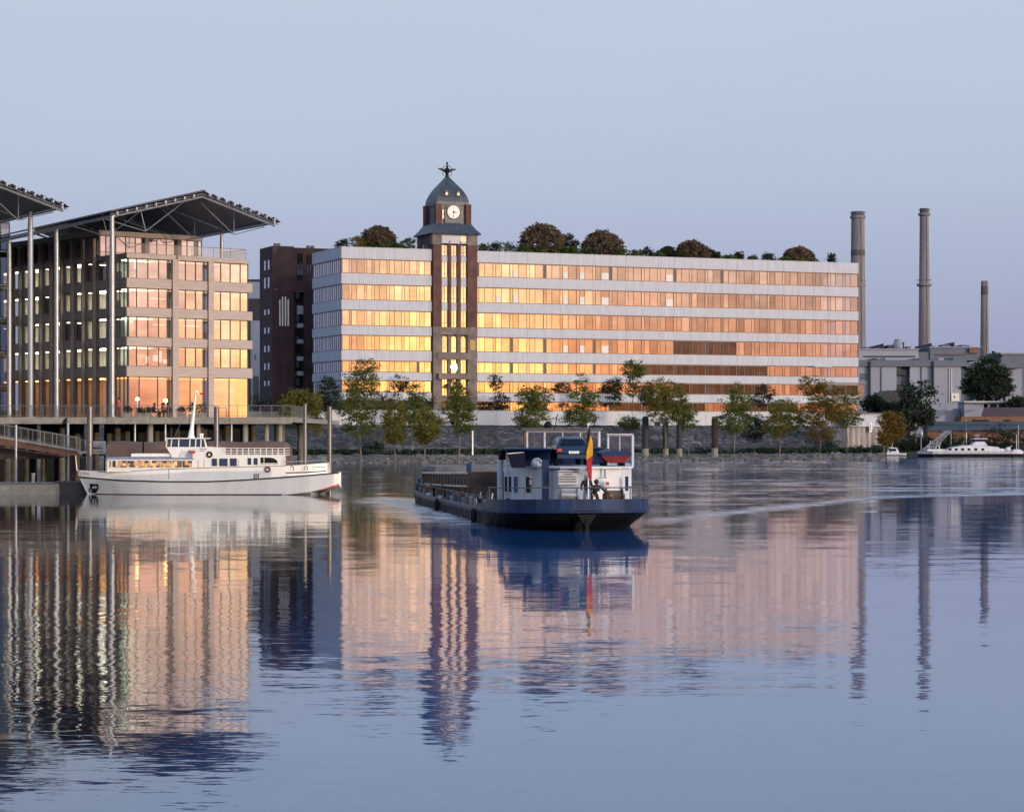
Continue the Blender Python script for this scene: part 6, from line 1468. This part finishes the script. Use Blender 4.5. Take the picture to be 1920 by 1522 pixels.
for i, (px, py, lab, w, wd, hg, lf) in enumerate(BU):
    x, y, _ = bankpt(px, w, 0); s_ = y/F; zb_ = zat(py+hg/2, y)
    tree('bank_shrub', lab, 'shrub', (x, y, zb_), [(dx_*wd*s_, 0, hg*s_*(.5+.08*math.sin(i+dx_*9)), wd*s_*.26, wd*s_*.25, hg*s_*.5) for dx_ in (-.27, 0, .27)], 900, .34, lf, .07, 0, 'stem', 'shrubs along the river bank', 300+i, 18, .35, 6)
# mooring posts, marker post, lamp
for i, (px, yt, yb, r_, lab) in enumerate(((1210, 780, 857, .62, 'tall dark mooring post nearest the barge'), (1248, 790, 857, .52, 'dark mooring post in front of the full olive tree trunk'), (1273.5, 793, 857, .52, 'dark mooring post right of the full olive tree trunk'), (1340, 781, 856, .60, 'isolated reddish mooring post farthest right'))):
    x, y, _ = bankpt(px, 62, 0); t = thing('mooring_post', lab, 'mooring post', (x, y, 0), 0, 'mooring posts on the bank'); zt_ = zat(yt, y); zm = zat(yb-16, y)
    k = B(); k.lathe([(r_*.92, zm+.002), (r_*.9, zt_-.4), (r_*.55, zt_)], (0, 0, 0), 8); k.make('shaft', 'plantdark' if i < 3 else 'rustdark', t); k = B(); k.lathe([(r_*1.0, -.5), (r_*.94, zm)], (0, 0, 0), 10); k.make('footing', 'concrete', t)
x, y, _ = bankpt(1232.5, 27, 0); k = B(); k.box(-.55, .55, -.2, .2, zat(811, y), zat(791, y)); k.tube((0, 0, zat(811, y)-5), (0, 0, zat(811, y)), .08, 6); tag(k.make('dark_board', 'plantdark', None, (x, y, 0)), 'short dark board on the slope between the mooring posts', 'board')
x, y, _ = bankpt(886, 58, 0); k = B(); k.lathe([(.13, zat(856, y)), (.13, zat(808, y))], (0, 0, 0), 8); k.box(-.25, .2, -.12, .12, zat(808.5, y), zat(807.3, y)); tag(k.make('marker_post', 'boatwhite', None, (x, y, 0)), 'slim white marker post on the grassy berm below the clock tower', 'post')
x, y, _ = bankpt(740, 30, 0); lp = thing('street_lamp', 'thin street lamp with small pale head left of the clock tower', 'street lamp', (x, y, 4.5)); k = B(); k.tube((0, 0, 0), (0, 0, zat(752, y)-4.5), .09, 8, .05); k.make('post', 'greyframe', lp); k = B(); k.ball((.35, 0, zat(753.5, y)-4.5), .2, 8, 0, .7); k.tube((0, 0, zat(752, y)-4.5), (.35, 0, zat(752.2, y)-4.5), .04, 6); k.make('lamp_head', 'boatwhite', lp)

# ------------------------------------------------------------------ roof garden
def roofpt(px, yl): 
    k = (px-CX)/F; t = (k*(OY+UX*yl) - OX + UY*yl)/(UX - k*UY); return (OX+UX*t-UY*yl, OY+UY*t+UX*yl)
RZ = 39.45
RT = [(709, 424, 66, 8, 'rounded brown roof tree left of the clock tower', 1), (1016, 419, 88, 8, 'largest rounded roof tree right of the clock tower', 1), (1062, 440, 46, 9, 'low roof tree leaning against the largest rounded roof tree', 0), (1130, 432, 80, 8, 'rounded roof tree second from the clock tower', 1), (1298, 451, 66, 8, 'wide rounded roof tree above the middle right windows', 1), (1250, 464, 34, 9, 'small dark roof tree left of the wide rounded roof tree', 0), (1325, 466, 34, 9, 'small dark roof tree right of the wide rounded roof tree', 0), (1497, 463, 62, 8, 'rounded roof tree nearest the right end of the roof', 1)]
for i, (px, yt, wd, yl, lab, big_) in enumerate(RT):
    x, y = roofpt(px, yl); s_ = y/F; zt_ = zat(yt, y)-RZ; r_ = wd/2*s_
    bl_ = [(0, 0, zt_-r_*.92, r_*1.0, r_*.95, r_*.92)] if big_ else [(0, 0, zt_*.55, r_, r_, zt_*.48)]
    if px == 709: bl_.append((r_*.75, 0, zt_-r_*1.25, r_*.45, r_*.45, r_*.30))
    tree('roof_tree', lab, 'tree', (x, y, RZ), bl_, 17000 if big_ else 4200, .36, 'leafroof' if big_ else 'leafmix', .2, 0, 'bark', 'trees of the roof garden', 500+i, 16, .20, 30, 0, bool(big_))
rb_ = [(643, 449, 30, 'leafdark'), (668, 443, 34, 'leafautumn'), (692, 453, 44, 'leafbush'), (716, 456, 40, 'leafbush'), (742, 456, 34, 'leafbush'), (764, 447, 36, 'leafbush'), (905, 458, 26, 'leafbush'), (925, 455, 30, 'leafdark'), (947, 452, 44, 'leafbush'), (980, 462, 40, 'leafbush'), (1010, 458, 40, 'leafbush'), (1042, 460, 44, 'leafbush'), (1072, 464, 36, 'leafbush'), (1100, 465, 40, 'leafbush'), (1132, 466, 44, 'leafbush'), (1162, 468, 40, 'leafbush'), (1190, 470, 40, 'leafbush'), (1212, 464, 32, 'leafmix'), (1232, 473, 30, 'leafbush'), (1280, 476, 34, 'leafmix'), (1342, 474, 30, 'leafmix'), (1365, 479, 30, 'leafbush'), (1384, 473, 24, 'leafmix'), (1410, 480, 26, 'leafbush'), (1440, 475, 34, 'leafmix'), (1470, 483, 30, 'leafbush'), (1495, 483, 36, 'leafolive'), (1524, 488, 20, 'leafbush'), (1559, 474, 16, 'leafdark')]
where = ['left roof corner', 'left roof corner beside the dark spiky shrub', 'foot of the left rounded roof tree', 'right foot of the left rounded roof tree', 'left roof midway to the tower', 'left roof edge against the tower']
for i, (px, yt, wd, lf) in enumerate(rb_):
    x, y = roofpt(px, 4.5+(i % 3)); s_ = y/F; zt_ = max(.7, zat(yt, y)-RZ); r_ = wd/2*s_
    lab = ('roof garden shrub at the ' + where[i]) if i < 6 else 'roof garden shrub number fits'
    col_ = {'leafdark': 'dark', 'leafautumn': 'yellowing', 'leafbush': 'fresh green', 'leafmix': 'dull green', 'leafolive': 'olive'}[lf]
    if i >= 6:
        spots_ = ['close right of the tower eave', 'in the first gap right of the tower', 'left of the largest rounded roof tree', 'under the left side of the largest rounded roof tree', 'under the middle of the largest rounded roof tree', 'under the right side of the largest rounded roof tree', 'between the largest and the second rounded roof tree', 'under the left side of the second rounded roof tree', 'under the middle of the second rounded roof tree', 'under the right side of the second rounded roof tree', 'just past the second rounded roof tree', 'midway between second rounded tree and wide tree, pale and wispy', 'left of the small dark roof tree', 'under the wide rounded roof tree', 'just right of the wide rounded roof tree group', 'in the row right of the wide roof tree', 'upright in the row right of the wide roof tree', 'lowest in the row right of the wide roof tree', 'left of the last rounded roof tree with spiky top', 'at the left foot of the last rounded roof tree', 'under the last rounded roof tree', 'at the right foot of the last rounded roof tree', 'single and slim nearest the right roof end']
        lab = col_ + ' roof shrub ' + spots_[i-6]
    else: lab = col_ + ' roof shrub at the ' + where[i]
    tree('roof_shrub', lab, 'shrub', (x, y, RZ), [(0, 0, zt_*.5, r_*.8, r_*.7, zt_*.5), (r_*.3, 0, zt_*.75, r_*.35, r_*.3, zt_*.3)], 900, .36, lf, .05, 0, 'stem', 'shrubs of the roof garden', 600+i, 12, .28, 7)
# terrace planting on the deck
for i, (px, wd, hg, lab) in enumerate(((238, 20, 15, 'leafy planter shrub by the building corner on the deck'), (262, 14, 11, 'leafy planter shrub below the left globe lamp'), (276, 16, 12, 'leafy planter shrub between lamp and diners'), (340, 16, 13, 'leafy planter shrub right of the left timber pier'), (362, 22, 20, 'tall leafy planter shrub behind the boat mast'), (378, 18, 19, 'tall leafy planter shrub left of the dark guide pile'))):
    D_ = 207.6; s_ = D_/F
    o = thing('planter_shrub', lab, 'planter', (at(px, D_), D_, ZD), 0, 'planters on the deck terrace')
    vs, fs, _ = crown_mesh([(0, 0, .35+hg*s_*.5, wd*s_*.45, .35, hg*s_*.45)], 420, .14, 700+i, 14, .12); k = B(); k.add(vs, fs); k.make('foliage', 'leafmix', o)
    k = B(); k.prism([(-.35, -.2), (.35, -.2), (.35, .2), (-.35, .2)], 0, .38, top=[(-.4, -.24), (.4, -.24), (.4, .24), (-.4, .24)]); k.make('planter', 'concrete', o)

# ------------------------------------------------------------------ right: corrugated quay, harbour mouth, far bank
q0, q1 = bankpt(1588, 50, 0), bankpt(1659, 44, 0); A = Vector(q0[:2]); C = Vector(q1[:2]); L_ = (C-A).length; an = math.atan2(C.y-A.y, C.x-A.x)
sp_ = thing('sheet_pile_quay', 'corrugated pale sheet pile quay wall at the harbour mouth', 'quay wall', (A.x, A.y, 0), an)
b = B(); pts = []; n = 7; x = 0; wv = L_/n
for i in range(n): pts += [(x, 0), (x+wv*.3, 0), (x+wv*.45, .45), (x+wv*.85, .45)]; x += wv
pts += [(L_, 0), (L_, 3), (0, 3)]
b.prism(pts, -.8, 5.9); b.make('sheet_piles', 'pilewall', sp_)
b = B(); b.box(-.3, L_+.2, -.3, 3.2, 5.902, 7.2); b.make('capping_beam', 'white', sp_)
b = B(); b.box(-1.5, L_-.4, .3, 3.0, 7.202, 8.25); b.box(-2, L_-.1, -.1, 3.3, 8.252, 8.45, 1); b.make('parapet', ['white', 'greyframe'], sp_)
sg = thing('harbour_sign', 'white harbour sign with a black mark and arrow on the corrugated quay corner', 'sign', (A.x+(C.x-A.x)*.60, A.y+(C.y-A.y)*.60-.6, 0), an)
zs = lambda py: zat(py, A.y)
b = B(); b.box(-.42, .42, -.06, 0, zs(810), zs(792)); b.extr([(.5, -.06, zs(806)), (1.15, -.06, zs(799.5)), (.5, -.06, zs(793))], (0, .06, 0)); b.make('board', 'boatwhite', sg)
b = B(); b.box(-.10, .10, -.075, -.061, zs(807), zs(795)); b.box(-.22, .22, -.075, -.061, zs(807), zs(805.8)); b.box(-.22, .1, -.075, -.061, zs(796.2), zs(795)); b.extr([(.62, -.075, zs(804)), (.95, -.075, zs(799.5)), (.62, -.075, zs(796))], (0, .012, 0)); b.make('mark', 'black', sg)
fbk = B(); rows_ = [(512, -.8), (514, .6), (520, 2.2), (530, 3.5), (560, 3.8), (700, 3.9), (1400, 3.9), (7000, 3.9)]; nx_ = 60; rnd = random.Random(2)
vv = []
for j, (yy, zz) in enumerate(rows_):
    for i in range(nx_+1): vv.append((70+i*9.0*(1+max(0, i-30)*.16), yy + (rnd.random()-.5)*(2 if j < 4 else 0)+i*.4, zz+(rnd.random()-.5)*.3))
fbk.add(vv, [(j*(nx_+1)+i, j*(nx_+1)+i+1, (j+1)*(nx_+1)+i+1, (j+1)*(nx_+1)+i) for j in range(len(rows_)-1) for i in range(nx_)])
struct(fbk.make('far_bank', 'grassdark'))
def block(name, label, cat, D, dep, boxes, zb=3.5, px_ref=None):
    """boxes: (part name, px0, px1, py top, py bottom or None for the ground, material, front offset)"""
    p0_ = min(q[1] for q in boxes); o = thing(name, label, cat, (at(p0_, D), D, zb))
    for nm, a, c, yt, yb_, m_, off_ in boxes:
        k = B(); k.box(at(a, D)-at(p0_, D), at(c, D)-at(p0_, D), off_, dep+off_*.3, (zat(yb_, D)-zb) if yb_ else 0, zat(yt, D)-zb); k.make(nm, m_, o)
    return o
block('power_station', 'pale panelled power station hall with grey roof band beneath the chimneys', 'power station', 600, 40,
      [('wall', 1600, 1681, 687.2, None, 'plant', 0), ('recess', 1681.2, 1705.8, 687.2, None, 'plantgrey', 2.0), ('wall', 1706, 1802, 687.2, None, 'plant', .02), ('recess', 1802.2, 1825, 687.2, None, 'plantgrey', 2.0), ('wall', 1825.2, 1880, 690, None, 'plant', .04), ('roof_band', 1598, 1812, 675, 687, 'plantgrey', -.6), ('roof_band', 1812.2, 1920, 680, 689.8, 'plantgrey', -.5),
       ('pipe', 1629, 1631.5, 677, 775, 'plantdark', -1.2), ('pipe', 1747.5, 1750, 677, 730, 'plantdark', -1.2), ('pipe', 1779, 1780, 690, 755, 'blind', -.3), ('pipe', 1783, 1784, 690, 755, 'blind', -.3), ('roof_fan', 1640, 1647, 671, 674.6, 'plantdark', 2), ('roof_fan', 1662, 1668, 670, 674.6, 'plant', 2), ('roof_fan', 1716, 1726, 671.5, 674.6, 'plantdark', 2), ('roof_fan', 1764, 1774, 670.5, 674.6, 'plant', 3), ('roof_fan', 1792, 1798, 669, 674.6, 'plantgrey', 3), ('cable_tray', 1652, 1653, 688, 775, 'plantgrey', -.35), ('cable_tray', 1727, 1728, 688, 760, 'plantgrey', -.35), ('door', 1660, 1668, 752, 770, 'plantdark', -.08), ('louvre', 1612, 1626, 700, 712, 'plantgrey', -.08), ('service_block', 1683, 1703, 720, 735, 'plantdark', .6), ('service_block', 1683, 1700, 695, 703, 'plantdark', .8), ('lit_bay', 1783, 1798, 737, 752, 'blind', -.5), ('bay_window', 1788, 1790, 742, 746, 'black', -.55)])
block('boiler_house', 'grey upper boiler house with rooftop plant behind the pale power station', 'power station', 645, 30,
      [('roof_shed', 1610, 1722, 656, 676, 'plant', 0), ('upper_wall', 1744, 1838, 652, 676, 'plantgrey', 0), ('roof_slab', 1742, 1840, 650, 651.8, 'plant', -.4), ('roof_slab', 1608, 1723, 653.5, 655.8, 'plant', -.4), ('plant_unit', 1668, 1677, 646, 653.3, 'plantdark', 3), ('plant_unit', 1771, 1785, 645.5, 649.8, 'plantgrey', 3), ('plant_unit', 1807, 1816, 645.5, 649.8, 'plantgrey', 3), ('plant_unit', 1626, 1634, 649, 653.3, 'plantgrey', 4), ('plant_unit', 1646, 1655, 650, 653.3, 'plantdark', 4), ('vent_pipe', 1660, 1661.5, 643, 653.3, 'plantdark', 4), ('vent_pipe', 1700, 1701.2, 640, 653.3, 'plantdark', 5), ('plant_unit', 1706, 1714, 648, 653.3, 'plantgrey', 5), ('vent_pipe', 1752, 1753.2, 642, 649.8, 'plantdark', 5), ('plant_unit', 1756, 1764, 647, 649.8, 'plant', 4), ('vent_pipe', 1795, 1796.2, 640, 649.8, 'plantdark', 5), ('plant_unit', 1822, 1829, 646, 649.8, 'plant', 4), ('window_band', 1752, 1812, 664, 667, 'gdark', -.05), ('window_band', 1618, 1716, 667, 670, 'plantdark', -.05), ('warm_annex', 1816.5, 1833, 652.5, 662, 'rust', -1), ('lower_block', 1720, 1745, 660, 676, 'plantgrey', .5)])
block('side_factory', 'white factory annex at the right edge behind the big evergreen', 'factory', 610, 20, [('wall', 1886, 1916, 684.2, None, 'plant', 0), ('roof_block', 1876, 1930, 664.5, 684, 'plantgrey', -1), ('roof_slab', 1873, 1932, 661, 664.2, 'plant', -1.4), ('wall', 1916.2, 1960, 684.2, None, 'plantgrey', .5)])
k = B(); k.lathe([(1.9, 0), (1.9, .8), (1.35, 2.1), (1.3, 2.5), (.9, 2.55)], (0, 0, 0), 16); tag(k.make('cooling_unit', 'plant', None, (at(1686, 652), 652, zat(653, 652)), smooth=False), 'pale round cooling unit on the power station roof left of the middle chimney', 'cooling unit')
def chimney(label, px, D, yt, yb, rt, rb, rings_, bands):
    o = thing('factory_chimney', label, 'chimney', (at(px, D), D, 4), 0, 'power station chimneys'); zt_, zb_ = zat(yt, D)-4, 0; n = 14
    rr = lambda z: rb + (rt-rb)*(z/zt_)**.85
    k = B(); k.lathe([(rr(zt_*i/n), zt_*i/n) for i in range(n+1)] + [(rr(zt_)*.8, zt_), (rr(zt_)*.8, zt_-2)], (0, 0, 0), 28); k.make('shaft', 'chimney', o, smooth=False)
    for y_, ex in rings_:
        z = zat(y_, D)-4; k = B(); k.lathe([(rr(z)+.02, z-.5), (rr(z)+ex, z-.1), (rr(z)+ex, z+.5), (rr(z)+.02, z+.6)], (0, 0, 0), 28); k.make('gallery', 'chimney', o)
        k = B(); k.ringtorus((0, 0, z+1.6), rr(z)+ex, .06, 'z', 28, 4); k.make('gallery_rail', 'greyframe', k and o)
    k = B(); a_ = -1.2; k.path([((rr(zt_*i/n)+.12)*math.cos(a_), (rr(zt_*i/n)+.12)*math.sin(a_), zt_*i/n) for i in range(n+1)], .16, 5); k.make('ladder', 'greyframe', o)
    for y0, y1 in bands:
        z0, z1 = zat(y1, D)-4, zat(y0, D)-4; k = B(); k.lathe([(rr(z0)+.03, z0), (rr(z1)+.03, z1)], (0, 0, 0), 28); k.make('dark_band', 'chimneydark', o)
    return o
chimney('thick pale chimney half hidden by the right end of the white building', 1608.5, 730, 397, 680, 2.05, 2.75, [(408, .35), (536, .2)], [(469, 480), (400, 404)])
chimney('tall middle chimney with a gallery ring halfway up', 1733, 730, 391, 680, 1.38, 2.15, [(403, .5), (535, .75)], [(391.5, 399)])
chimney('short right chimney with a dark band below its top', 1846, 760, 527, 680, 1.12, 1.75, [], [(537, 553)])
# low sheds on the far bank
block('long_shed', 'long teal sheet metal shed along the far bank', 'shed', 524, 6, [('wall', 1739, 1935, 797, 807, 'teal', 0), ('roof', 1737, 1935, 790, 796.8, 'tealroof', -.3), ('plinth', 1740, 1930, 807.2, None, 'rust', .8)], 2.5)
block('brown_shed', 'brown brick shed with dark openings above the teal roof', 'shed', 534, 8, [('wall', 1802, 1930, 781, None, 'rust', 0), ('opening', 1822, 1854, 787, 793, 'black', -.05), ('opening', 1881, 1895, 787, 793, 'black', -.05)], 3)
k = B(); k.extr([(at(1840, 538), 538, zat(781, 538)), (at(1935, 538), 538, zat(781, 538)), (at(1935, 538), 546, zat(765, 538)), (at(1858, 538), 546, zat(765, 538))], (0, .1, .25)); tag(k.make('shed_roof', 'roofred'), 'dark red pitched roof above the brown shed at the right edge', 'roof')
wb = block('white_pavilion', 'low white building with a long flat roof at the right edge before the evergreen', 'building', 556, 8, [('roof', 1806, 1940, 752, 754.5, 'white', -1), ('fascia', 1808, 1940, 754.7, 757, 'greyframe', -.6), ('wall', 1808, 1845, 757.2, None, 'plant', 0), ('wall', 1852, 1940, 757.2, 764, 'plantdark', .4)] + [('column', 1852+i*17, 1856+i*17, 757.2, None, 'white', 0) for i in range(5)], 3.4)
block('white_yard_wall', 'low white walled yard at the foot of the power station', 'wall', 560, 2, [('wall', 1745, 1773, 763, None, 'plant', 0), ('wall', 1773.3, 1800, 769, None, 'plant', .1), ('cabinet', 1764, 1773, 754, 763, 'boatgrey', .4), ('wall', 1790, 1840, 766, None, 'boatgrey', .5)], 3.4)
k = B(); k.prism([(at(1640, 548), 548), (at(1705, 548), 548), (at(1705, 548), 560), (at(1640, 548), 560)], 3, zat(760, 548)); k.extr([(at(1630, 548), 547.5, zat(760, 548)), (at(1708, 548), 547.5, zat(760, 548)), (at(1700, 548), 547.5, zat(732, 548)), (at(1664, 548), 547.5, zat(732, 548))], (0, 13, 0)); tag(k.make('barn', 'plantdark'), 'dark hipped barn among the trees at the harbour mouth', 'barn')
FT = [(1716, 820, [(1702, 716, 760, 44), (1730, 713, 765, 46), (1712, 745, 805, 76), (1735, 770, 805, 40)], 'leafdark', 'dark broad tree with a pale trunk at the harbour mouth', 516, 5200, 'barkpale'), (1668, 820, [(1665, 755, 800, 60), (1650, 775, 815, 50)], 'leafdark', 'low dark tree left of the pale trunked tree', 522, 3000, 'stem'),
      (1852, 815, [(1852, 672, 735, 70), (1850, 700, 752, 92), (1872, 690, 745, 56), (1830, 690, 745, 44), (1866, 657, 690, 20)], 'leafdark', 'very large dense evergreen before the power station', 566, 15000, 'stem'), (1908, 815, [(1908, 745, 768, 30)], 'leafdark', 'small round evergreen right of the very large one', 552, 1800, 'stem'), (1645, 822, [(1640, 742, 775, 40)], 'leafdark', 'dark bushy tree at the end of the white building', 524, 2000, 'stem')]
for i, (px, by, cr, lf, lab, D_, n, bk_) in enumerate(FT):
    z0 = zat(by, D_); s_ = D_/F
    tree('dark_tree', lab, 'tree', (at(px, D_), D_, z0), [((c-px)*s_, 0, zat((t+bo)/2, D_)-z0, wd/2*s_, wd/2*s_*.8, (bo-t)/2*s_) for c, t, bo, wd in cr], n, .62, lf, .3, -2.5, bk_, 'dark trees at the harbour mouth', 800+i, 22, .55, 16)
names_ = ['right of the yellow orange tree', 'behind the small white boat', 'left of the ferry stern ramp', 'behind the ferry ramp', 'behind the ferry cabin', 'behind the ferry wheelhouse', 'behind the ferry bow', 'tall at the right edge of the far bank', 'below the teal shed right end', 'under the pale trunked tree']
for i, (px, yt, wd) in enumerate(((1690, 822, 40), (1712, 826, 40), (1735, 820, 36), (1762, 818, 44), (1795, 815, 44), (1830, 818, 44), (1868, 800, 40), (1912, 800, 40), (1890, 815, 44), (1725, 812, 44))):
    D_ = 516; s_ = D_/F; h_ = zat(yt, D_)-.4
    tree('far_shrub', 'dark waterside shrub ' + names_[i], 'shrub', (at(px, D_), D_+(i % 3), .4), [(dx_*wd*s_, 0, h_*.5, wd*s_*.32, 1.5, h_*.5) for dx_ in (-.3, .3)], 800, .5, 'leafdark', .08, 0, 'stem', 'shrubs of the far bank', 900+i, 20, .5, 4)

# ------------------------------------------------------------------ far boats
SF = F/466
fy = thing('ferry', 'white and black passenger ferry with raised ramp truss at the far right', 'ferry', (at(1721, 466), 466, 0))
fx_ = lambda px: (px-1721)/SF; fz_ = lambda py: (856.6-py)/SF
def boatring(L0, L1, top, bot, w, m, name, root, bow=.12):
    rs = []
    for s in (0, .03, bow, .5, 1-bow, .97, 1):
        e = min(1, .25+.75*min(s, 1-s)/bow); ww = w*e; xx = L0+(L1-L0)*s
        rs.append([(xx, -ww, top(s)), (xx, -ww*.92, bot(s)), (xx, ww*.92, bot(s)), (xx, ww, top(s))])
    k = B(); k.rings(rs); return k.make(name, m, root)
boatring(0, fx_(1917), lambda s: fz_(850.6), lambda s: -.5, 3.0, 'bargehull', 'hull', fy)
boatring(-.05, fx_(1917)+.05, lambda s: fz_(845.5)+(.0 if s < .9 else .05), lambda s: fz_(850.6)+.004, 3.05, 'bargewhite', 'bulwark', fy)
k = B(); k.extr([(fx_(1768), -2.5, fz_(845.4)), (fx_(1871), -2.5, fz_(845.4)), (fx_(1868), -2.5, fz_(838)), (fx_(1850), -2.5, fz_(836)), (fx_(1812), -2.5, fz_(834.5)), (fx_(1786), -2.5, fz_(838))], (0, 5, 0)); cb2 = k.make('cabin', 'bargewhite', fy)
for q in (1774, 1785.5, 1797.5, 1809.5, 1822, 1835): k = B(); k.box(fx_(q), fx_(q+5.8), -2.53, -2.503, fz_(844.5), fz_(840.2)); k.make('window', 'black', cb2)
k = B(); k.extr([(fx_(1820), -1.6, fz_(835)), (fx_(1849), -1.6, fz_(835)), (fx_(1843), -1.6, fz_(828)), (fx_(1826), -1.6, fz_(828))], (0, 3.2, 0)); k.box(fx_(1823), fx_(1848), -1.8, 1.8, fz_(823.4), fz_(821.8)); k.make('wheelhouse', 'bargewhite', fy)
k = B(); k.extr([(fx_(1826), -1.5, fz_(828)+.002), (fx_(1844), -1.5, fz_(828)+.002), (fx_(1847), -1.7, fz_(823.5)), (fx_(1824.5), -1.7, fz_(823.5))], (0, 3.1, 0)); k.make('wheelhouse_windows', 'gdark', fy)
k = B(); k.tube((fx_(1832), 0, fz_(822)), (fx_(1834), 0, fz_(812)), .06, 5); k.box(fx_(1827), fx_(1837), -.1, .1, fz_(817), fz_(815.5)); k.tube((fx_(1812), 0, fz_(836)), (fx_(1812), 0, fz_(812)), .08, 5); k.tube((fx_(1804), 0, fz_(834)), (fx_(1812), 0, fz_(822)), .06, 5); k.box(fx_(1796), fx_(1818), -1, 1, fz_(836), fz_(834.6)); k.tube((fx_(1811.5), 0, fz_(812)), (fx_(1811.5), 0, fz_(768)), .04, 4); k.make('mast', 'steel', fy)
k = B()
for y_ in (-1.6, 1.6):
    d_ = 0 if y_ < 0 else 10
    k.tube((fx_(1727), y_, fz_(846)), (fx_(1770+d_), y_, fz_(808)), .11, 5); k.tube((fx_(1742), y_, fz_(846)), (fx_(1781), y_, fz_(808)), .11, 5)
    for i in range(7):
        q = i/6; k.tube((fx_(1727+43*q), y_, fz_(846-38*q)), (fx_(1742+39*min(1, q+.1)), y_, fz_(846-38*min(1, q+.1))), .06, 4)
k.make('ramp_truss', 'steel', fy)
k = B()
for q in (1752, 1758, 1764, 1739): k.tube((fx_(q), -1, fz_(846)), (fx_(q+4 if q < 1760 else q-8), -1, fz_(826 if q < 1760 else 834)), .09, 5)
k.box(fx_(1735), fx_(1768), -2, 2, fz_(845.4), fz_(842)); k.make('deck_gear', 'bargewhite', fy)
k = B(); k.ball((fx_(1889), -.5, fz_(842)), .55, 8, 0, .8); k.tube((fx_(1880), -.5, fz_(846)), (fx_(1896), -.5, fz_(836)), .1, 5); k.tube((fx_(1906), 0, fz_(846)), (fx_(1906), 0, fz_(815)), .07, 5); k.box(fx_(1868), fx_(1880), -1.5, 1.5, fz_(846), fz_(841)); k.box(fx_(1898), fx_(1912), -1.5, 1.5, fz_(846), fz_(842.5)); k.make('bow_gear', 'bargewhite', fy)
sbt = thing('motor_boat', 'small white motor boat beside the corrugated quay', 'boat', (at(1655, 500), 500, 0)); s2 = F/500
boatring(0, 44/s2, lambda s: (853.6-849.5)/s2, lambda s: -.4, 1.6, 'bargewhite', 'hull', sbt)
k = B(); k.extr([(6/s2, -1.1, 4.2/s2), (30/s2, -1.1, 4.2/s2), (26/s2, -1.1, 14/s2), (12/s2, -1.1, 16/s2)], (0, 2.2, 0)); k.tube((18/s2, 0, 15/s2), (18/s2, 0, 24/s2), .06, 5); k.make('cabin', 'bargewhite', sbt)
k = B(); k.box(10/s2, 24/s2, -1.13, -1.102, 8/s2, 12/s2); k.make('window', 'gdark', sbt)
k = B(); k.box(-.1, 44/s2+.1, -1.65, 1.65, -.3, .15); k.make('waterline', 'bargehull', sbt)
for px, D_, yt, yb_, lab in ((1727, 505, 813, 850, 'white headed marker pole left of the ferry ramp'), (1909.5, 505, 797, 848, 'dark slender pole at the right end of the ferry'), (1783, 515, 812, 838, 'thin pole behind the ferry ramp')):
    k = B(); k.tube((0, 0, zat(yb_, D_)-1.5), (0, 0, zat(yt, D_)), .11, 6); 
    if px == 1727: k.ball((0, 0, zat(yt, D_)), .45, 8, 0, 1.6)
    tag(k.make('marker_pole', 'steel', None, (at(px, D_), D_, 0)), lab, 'pole')
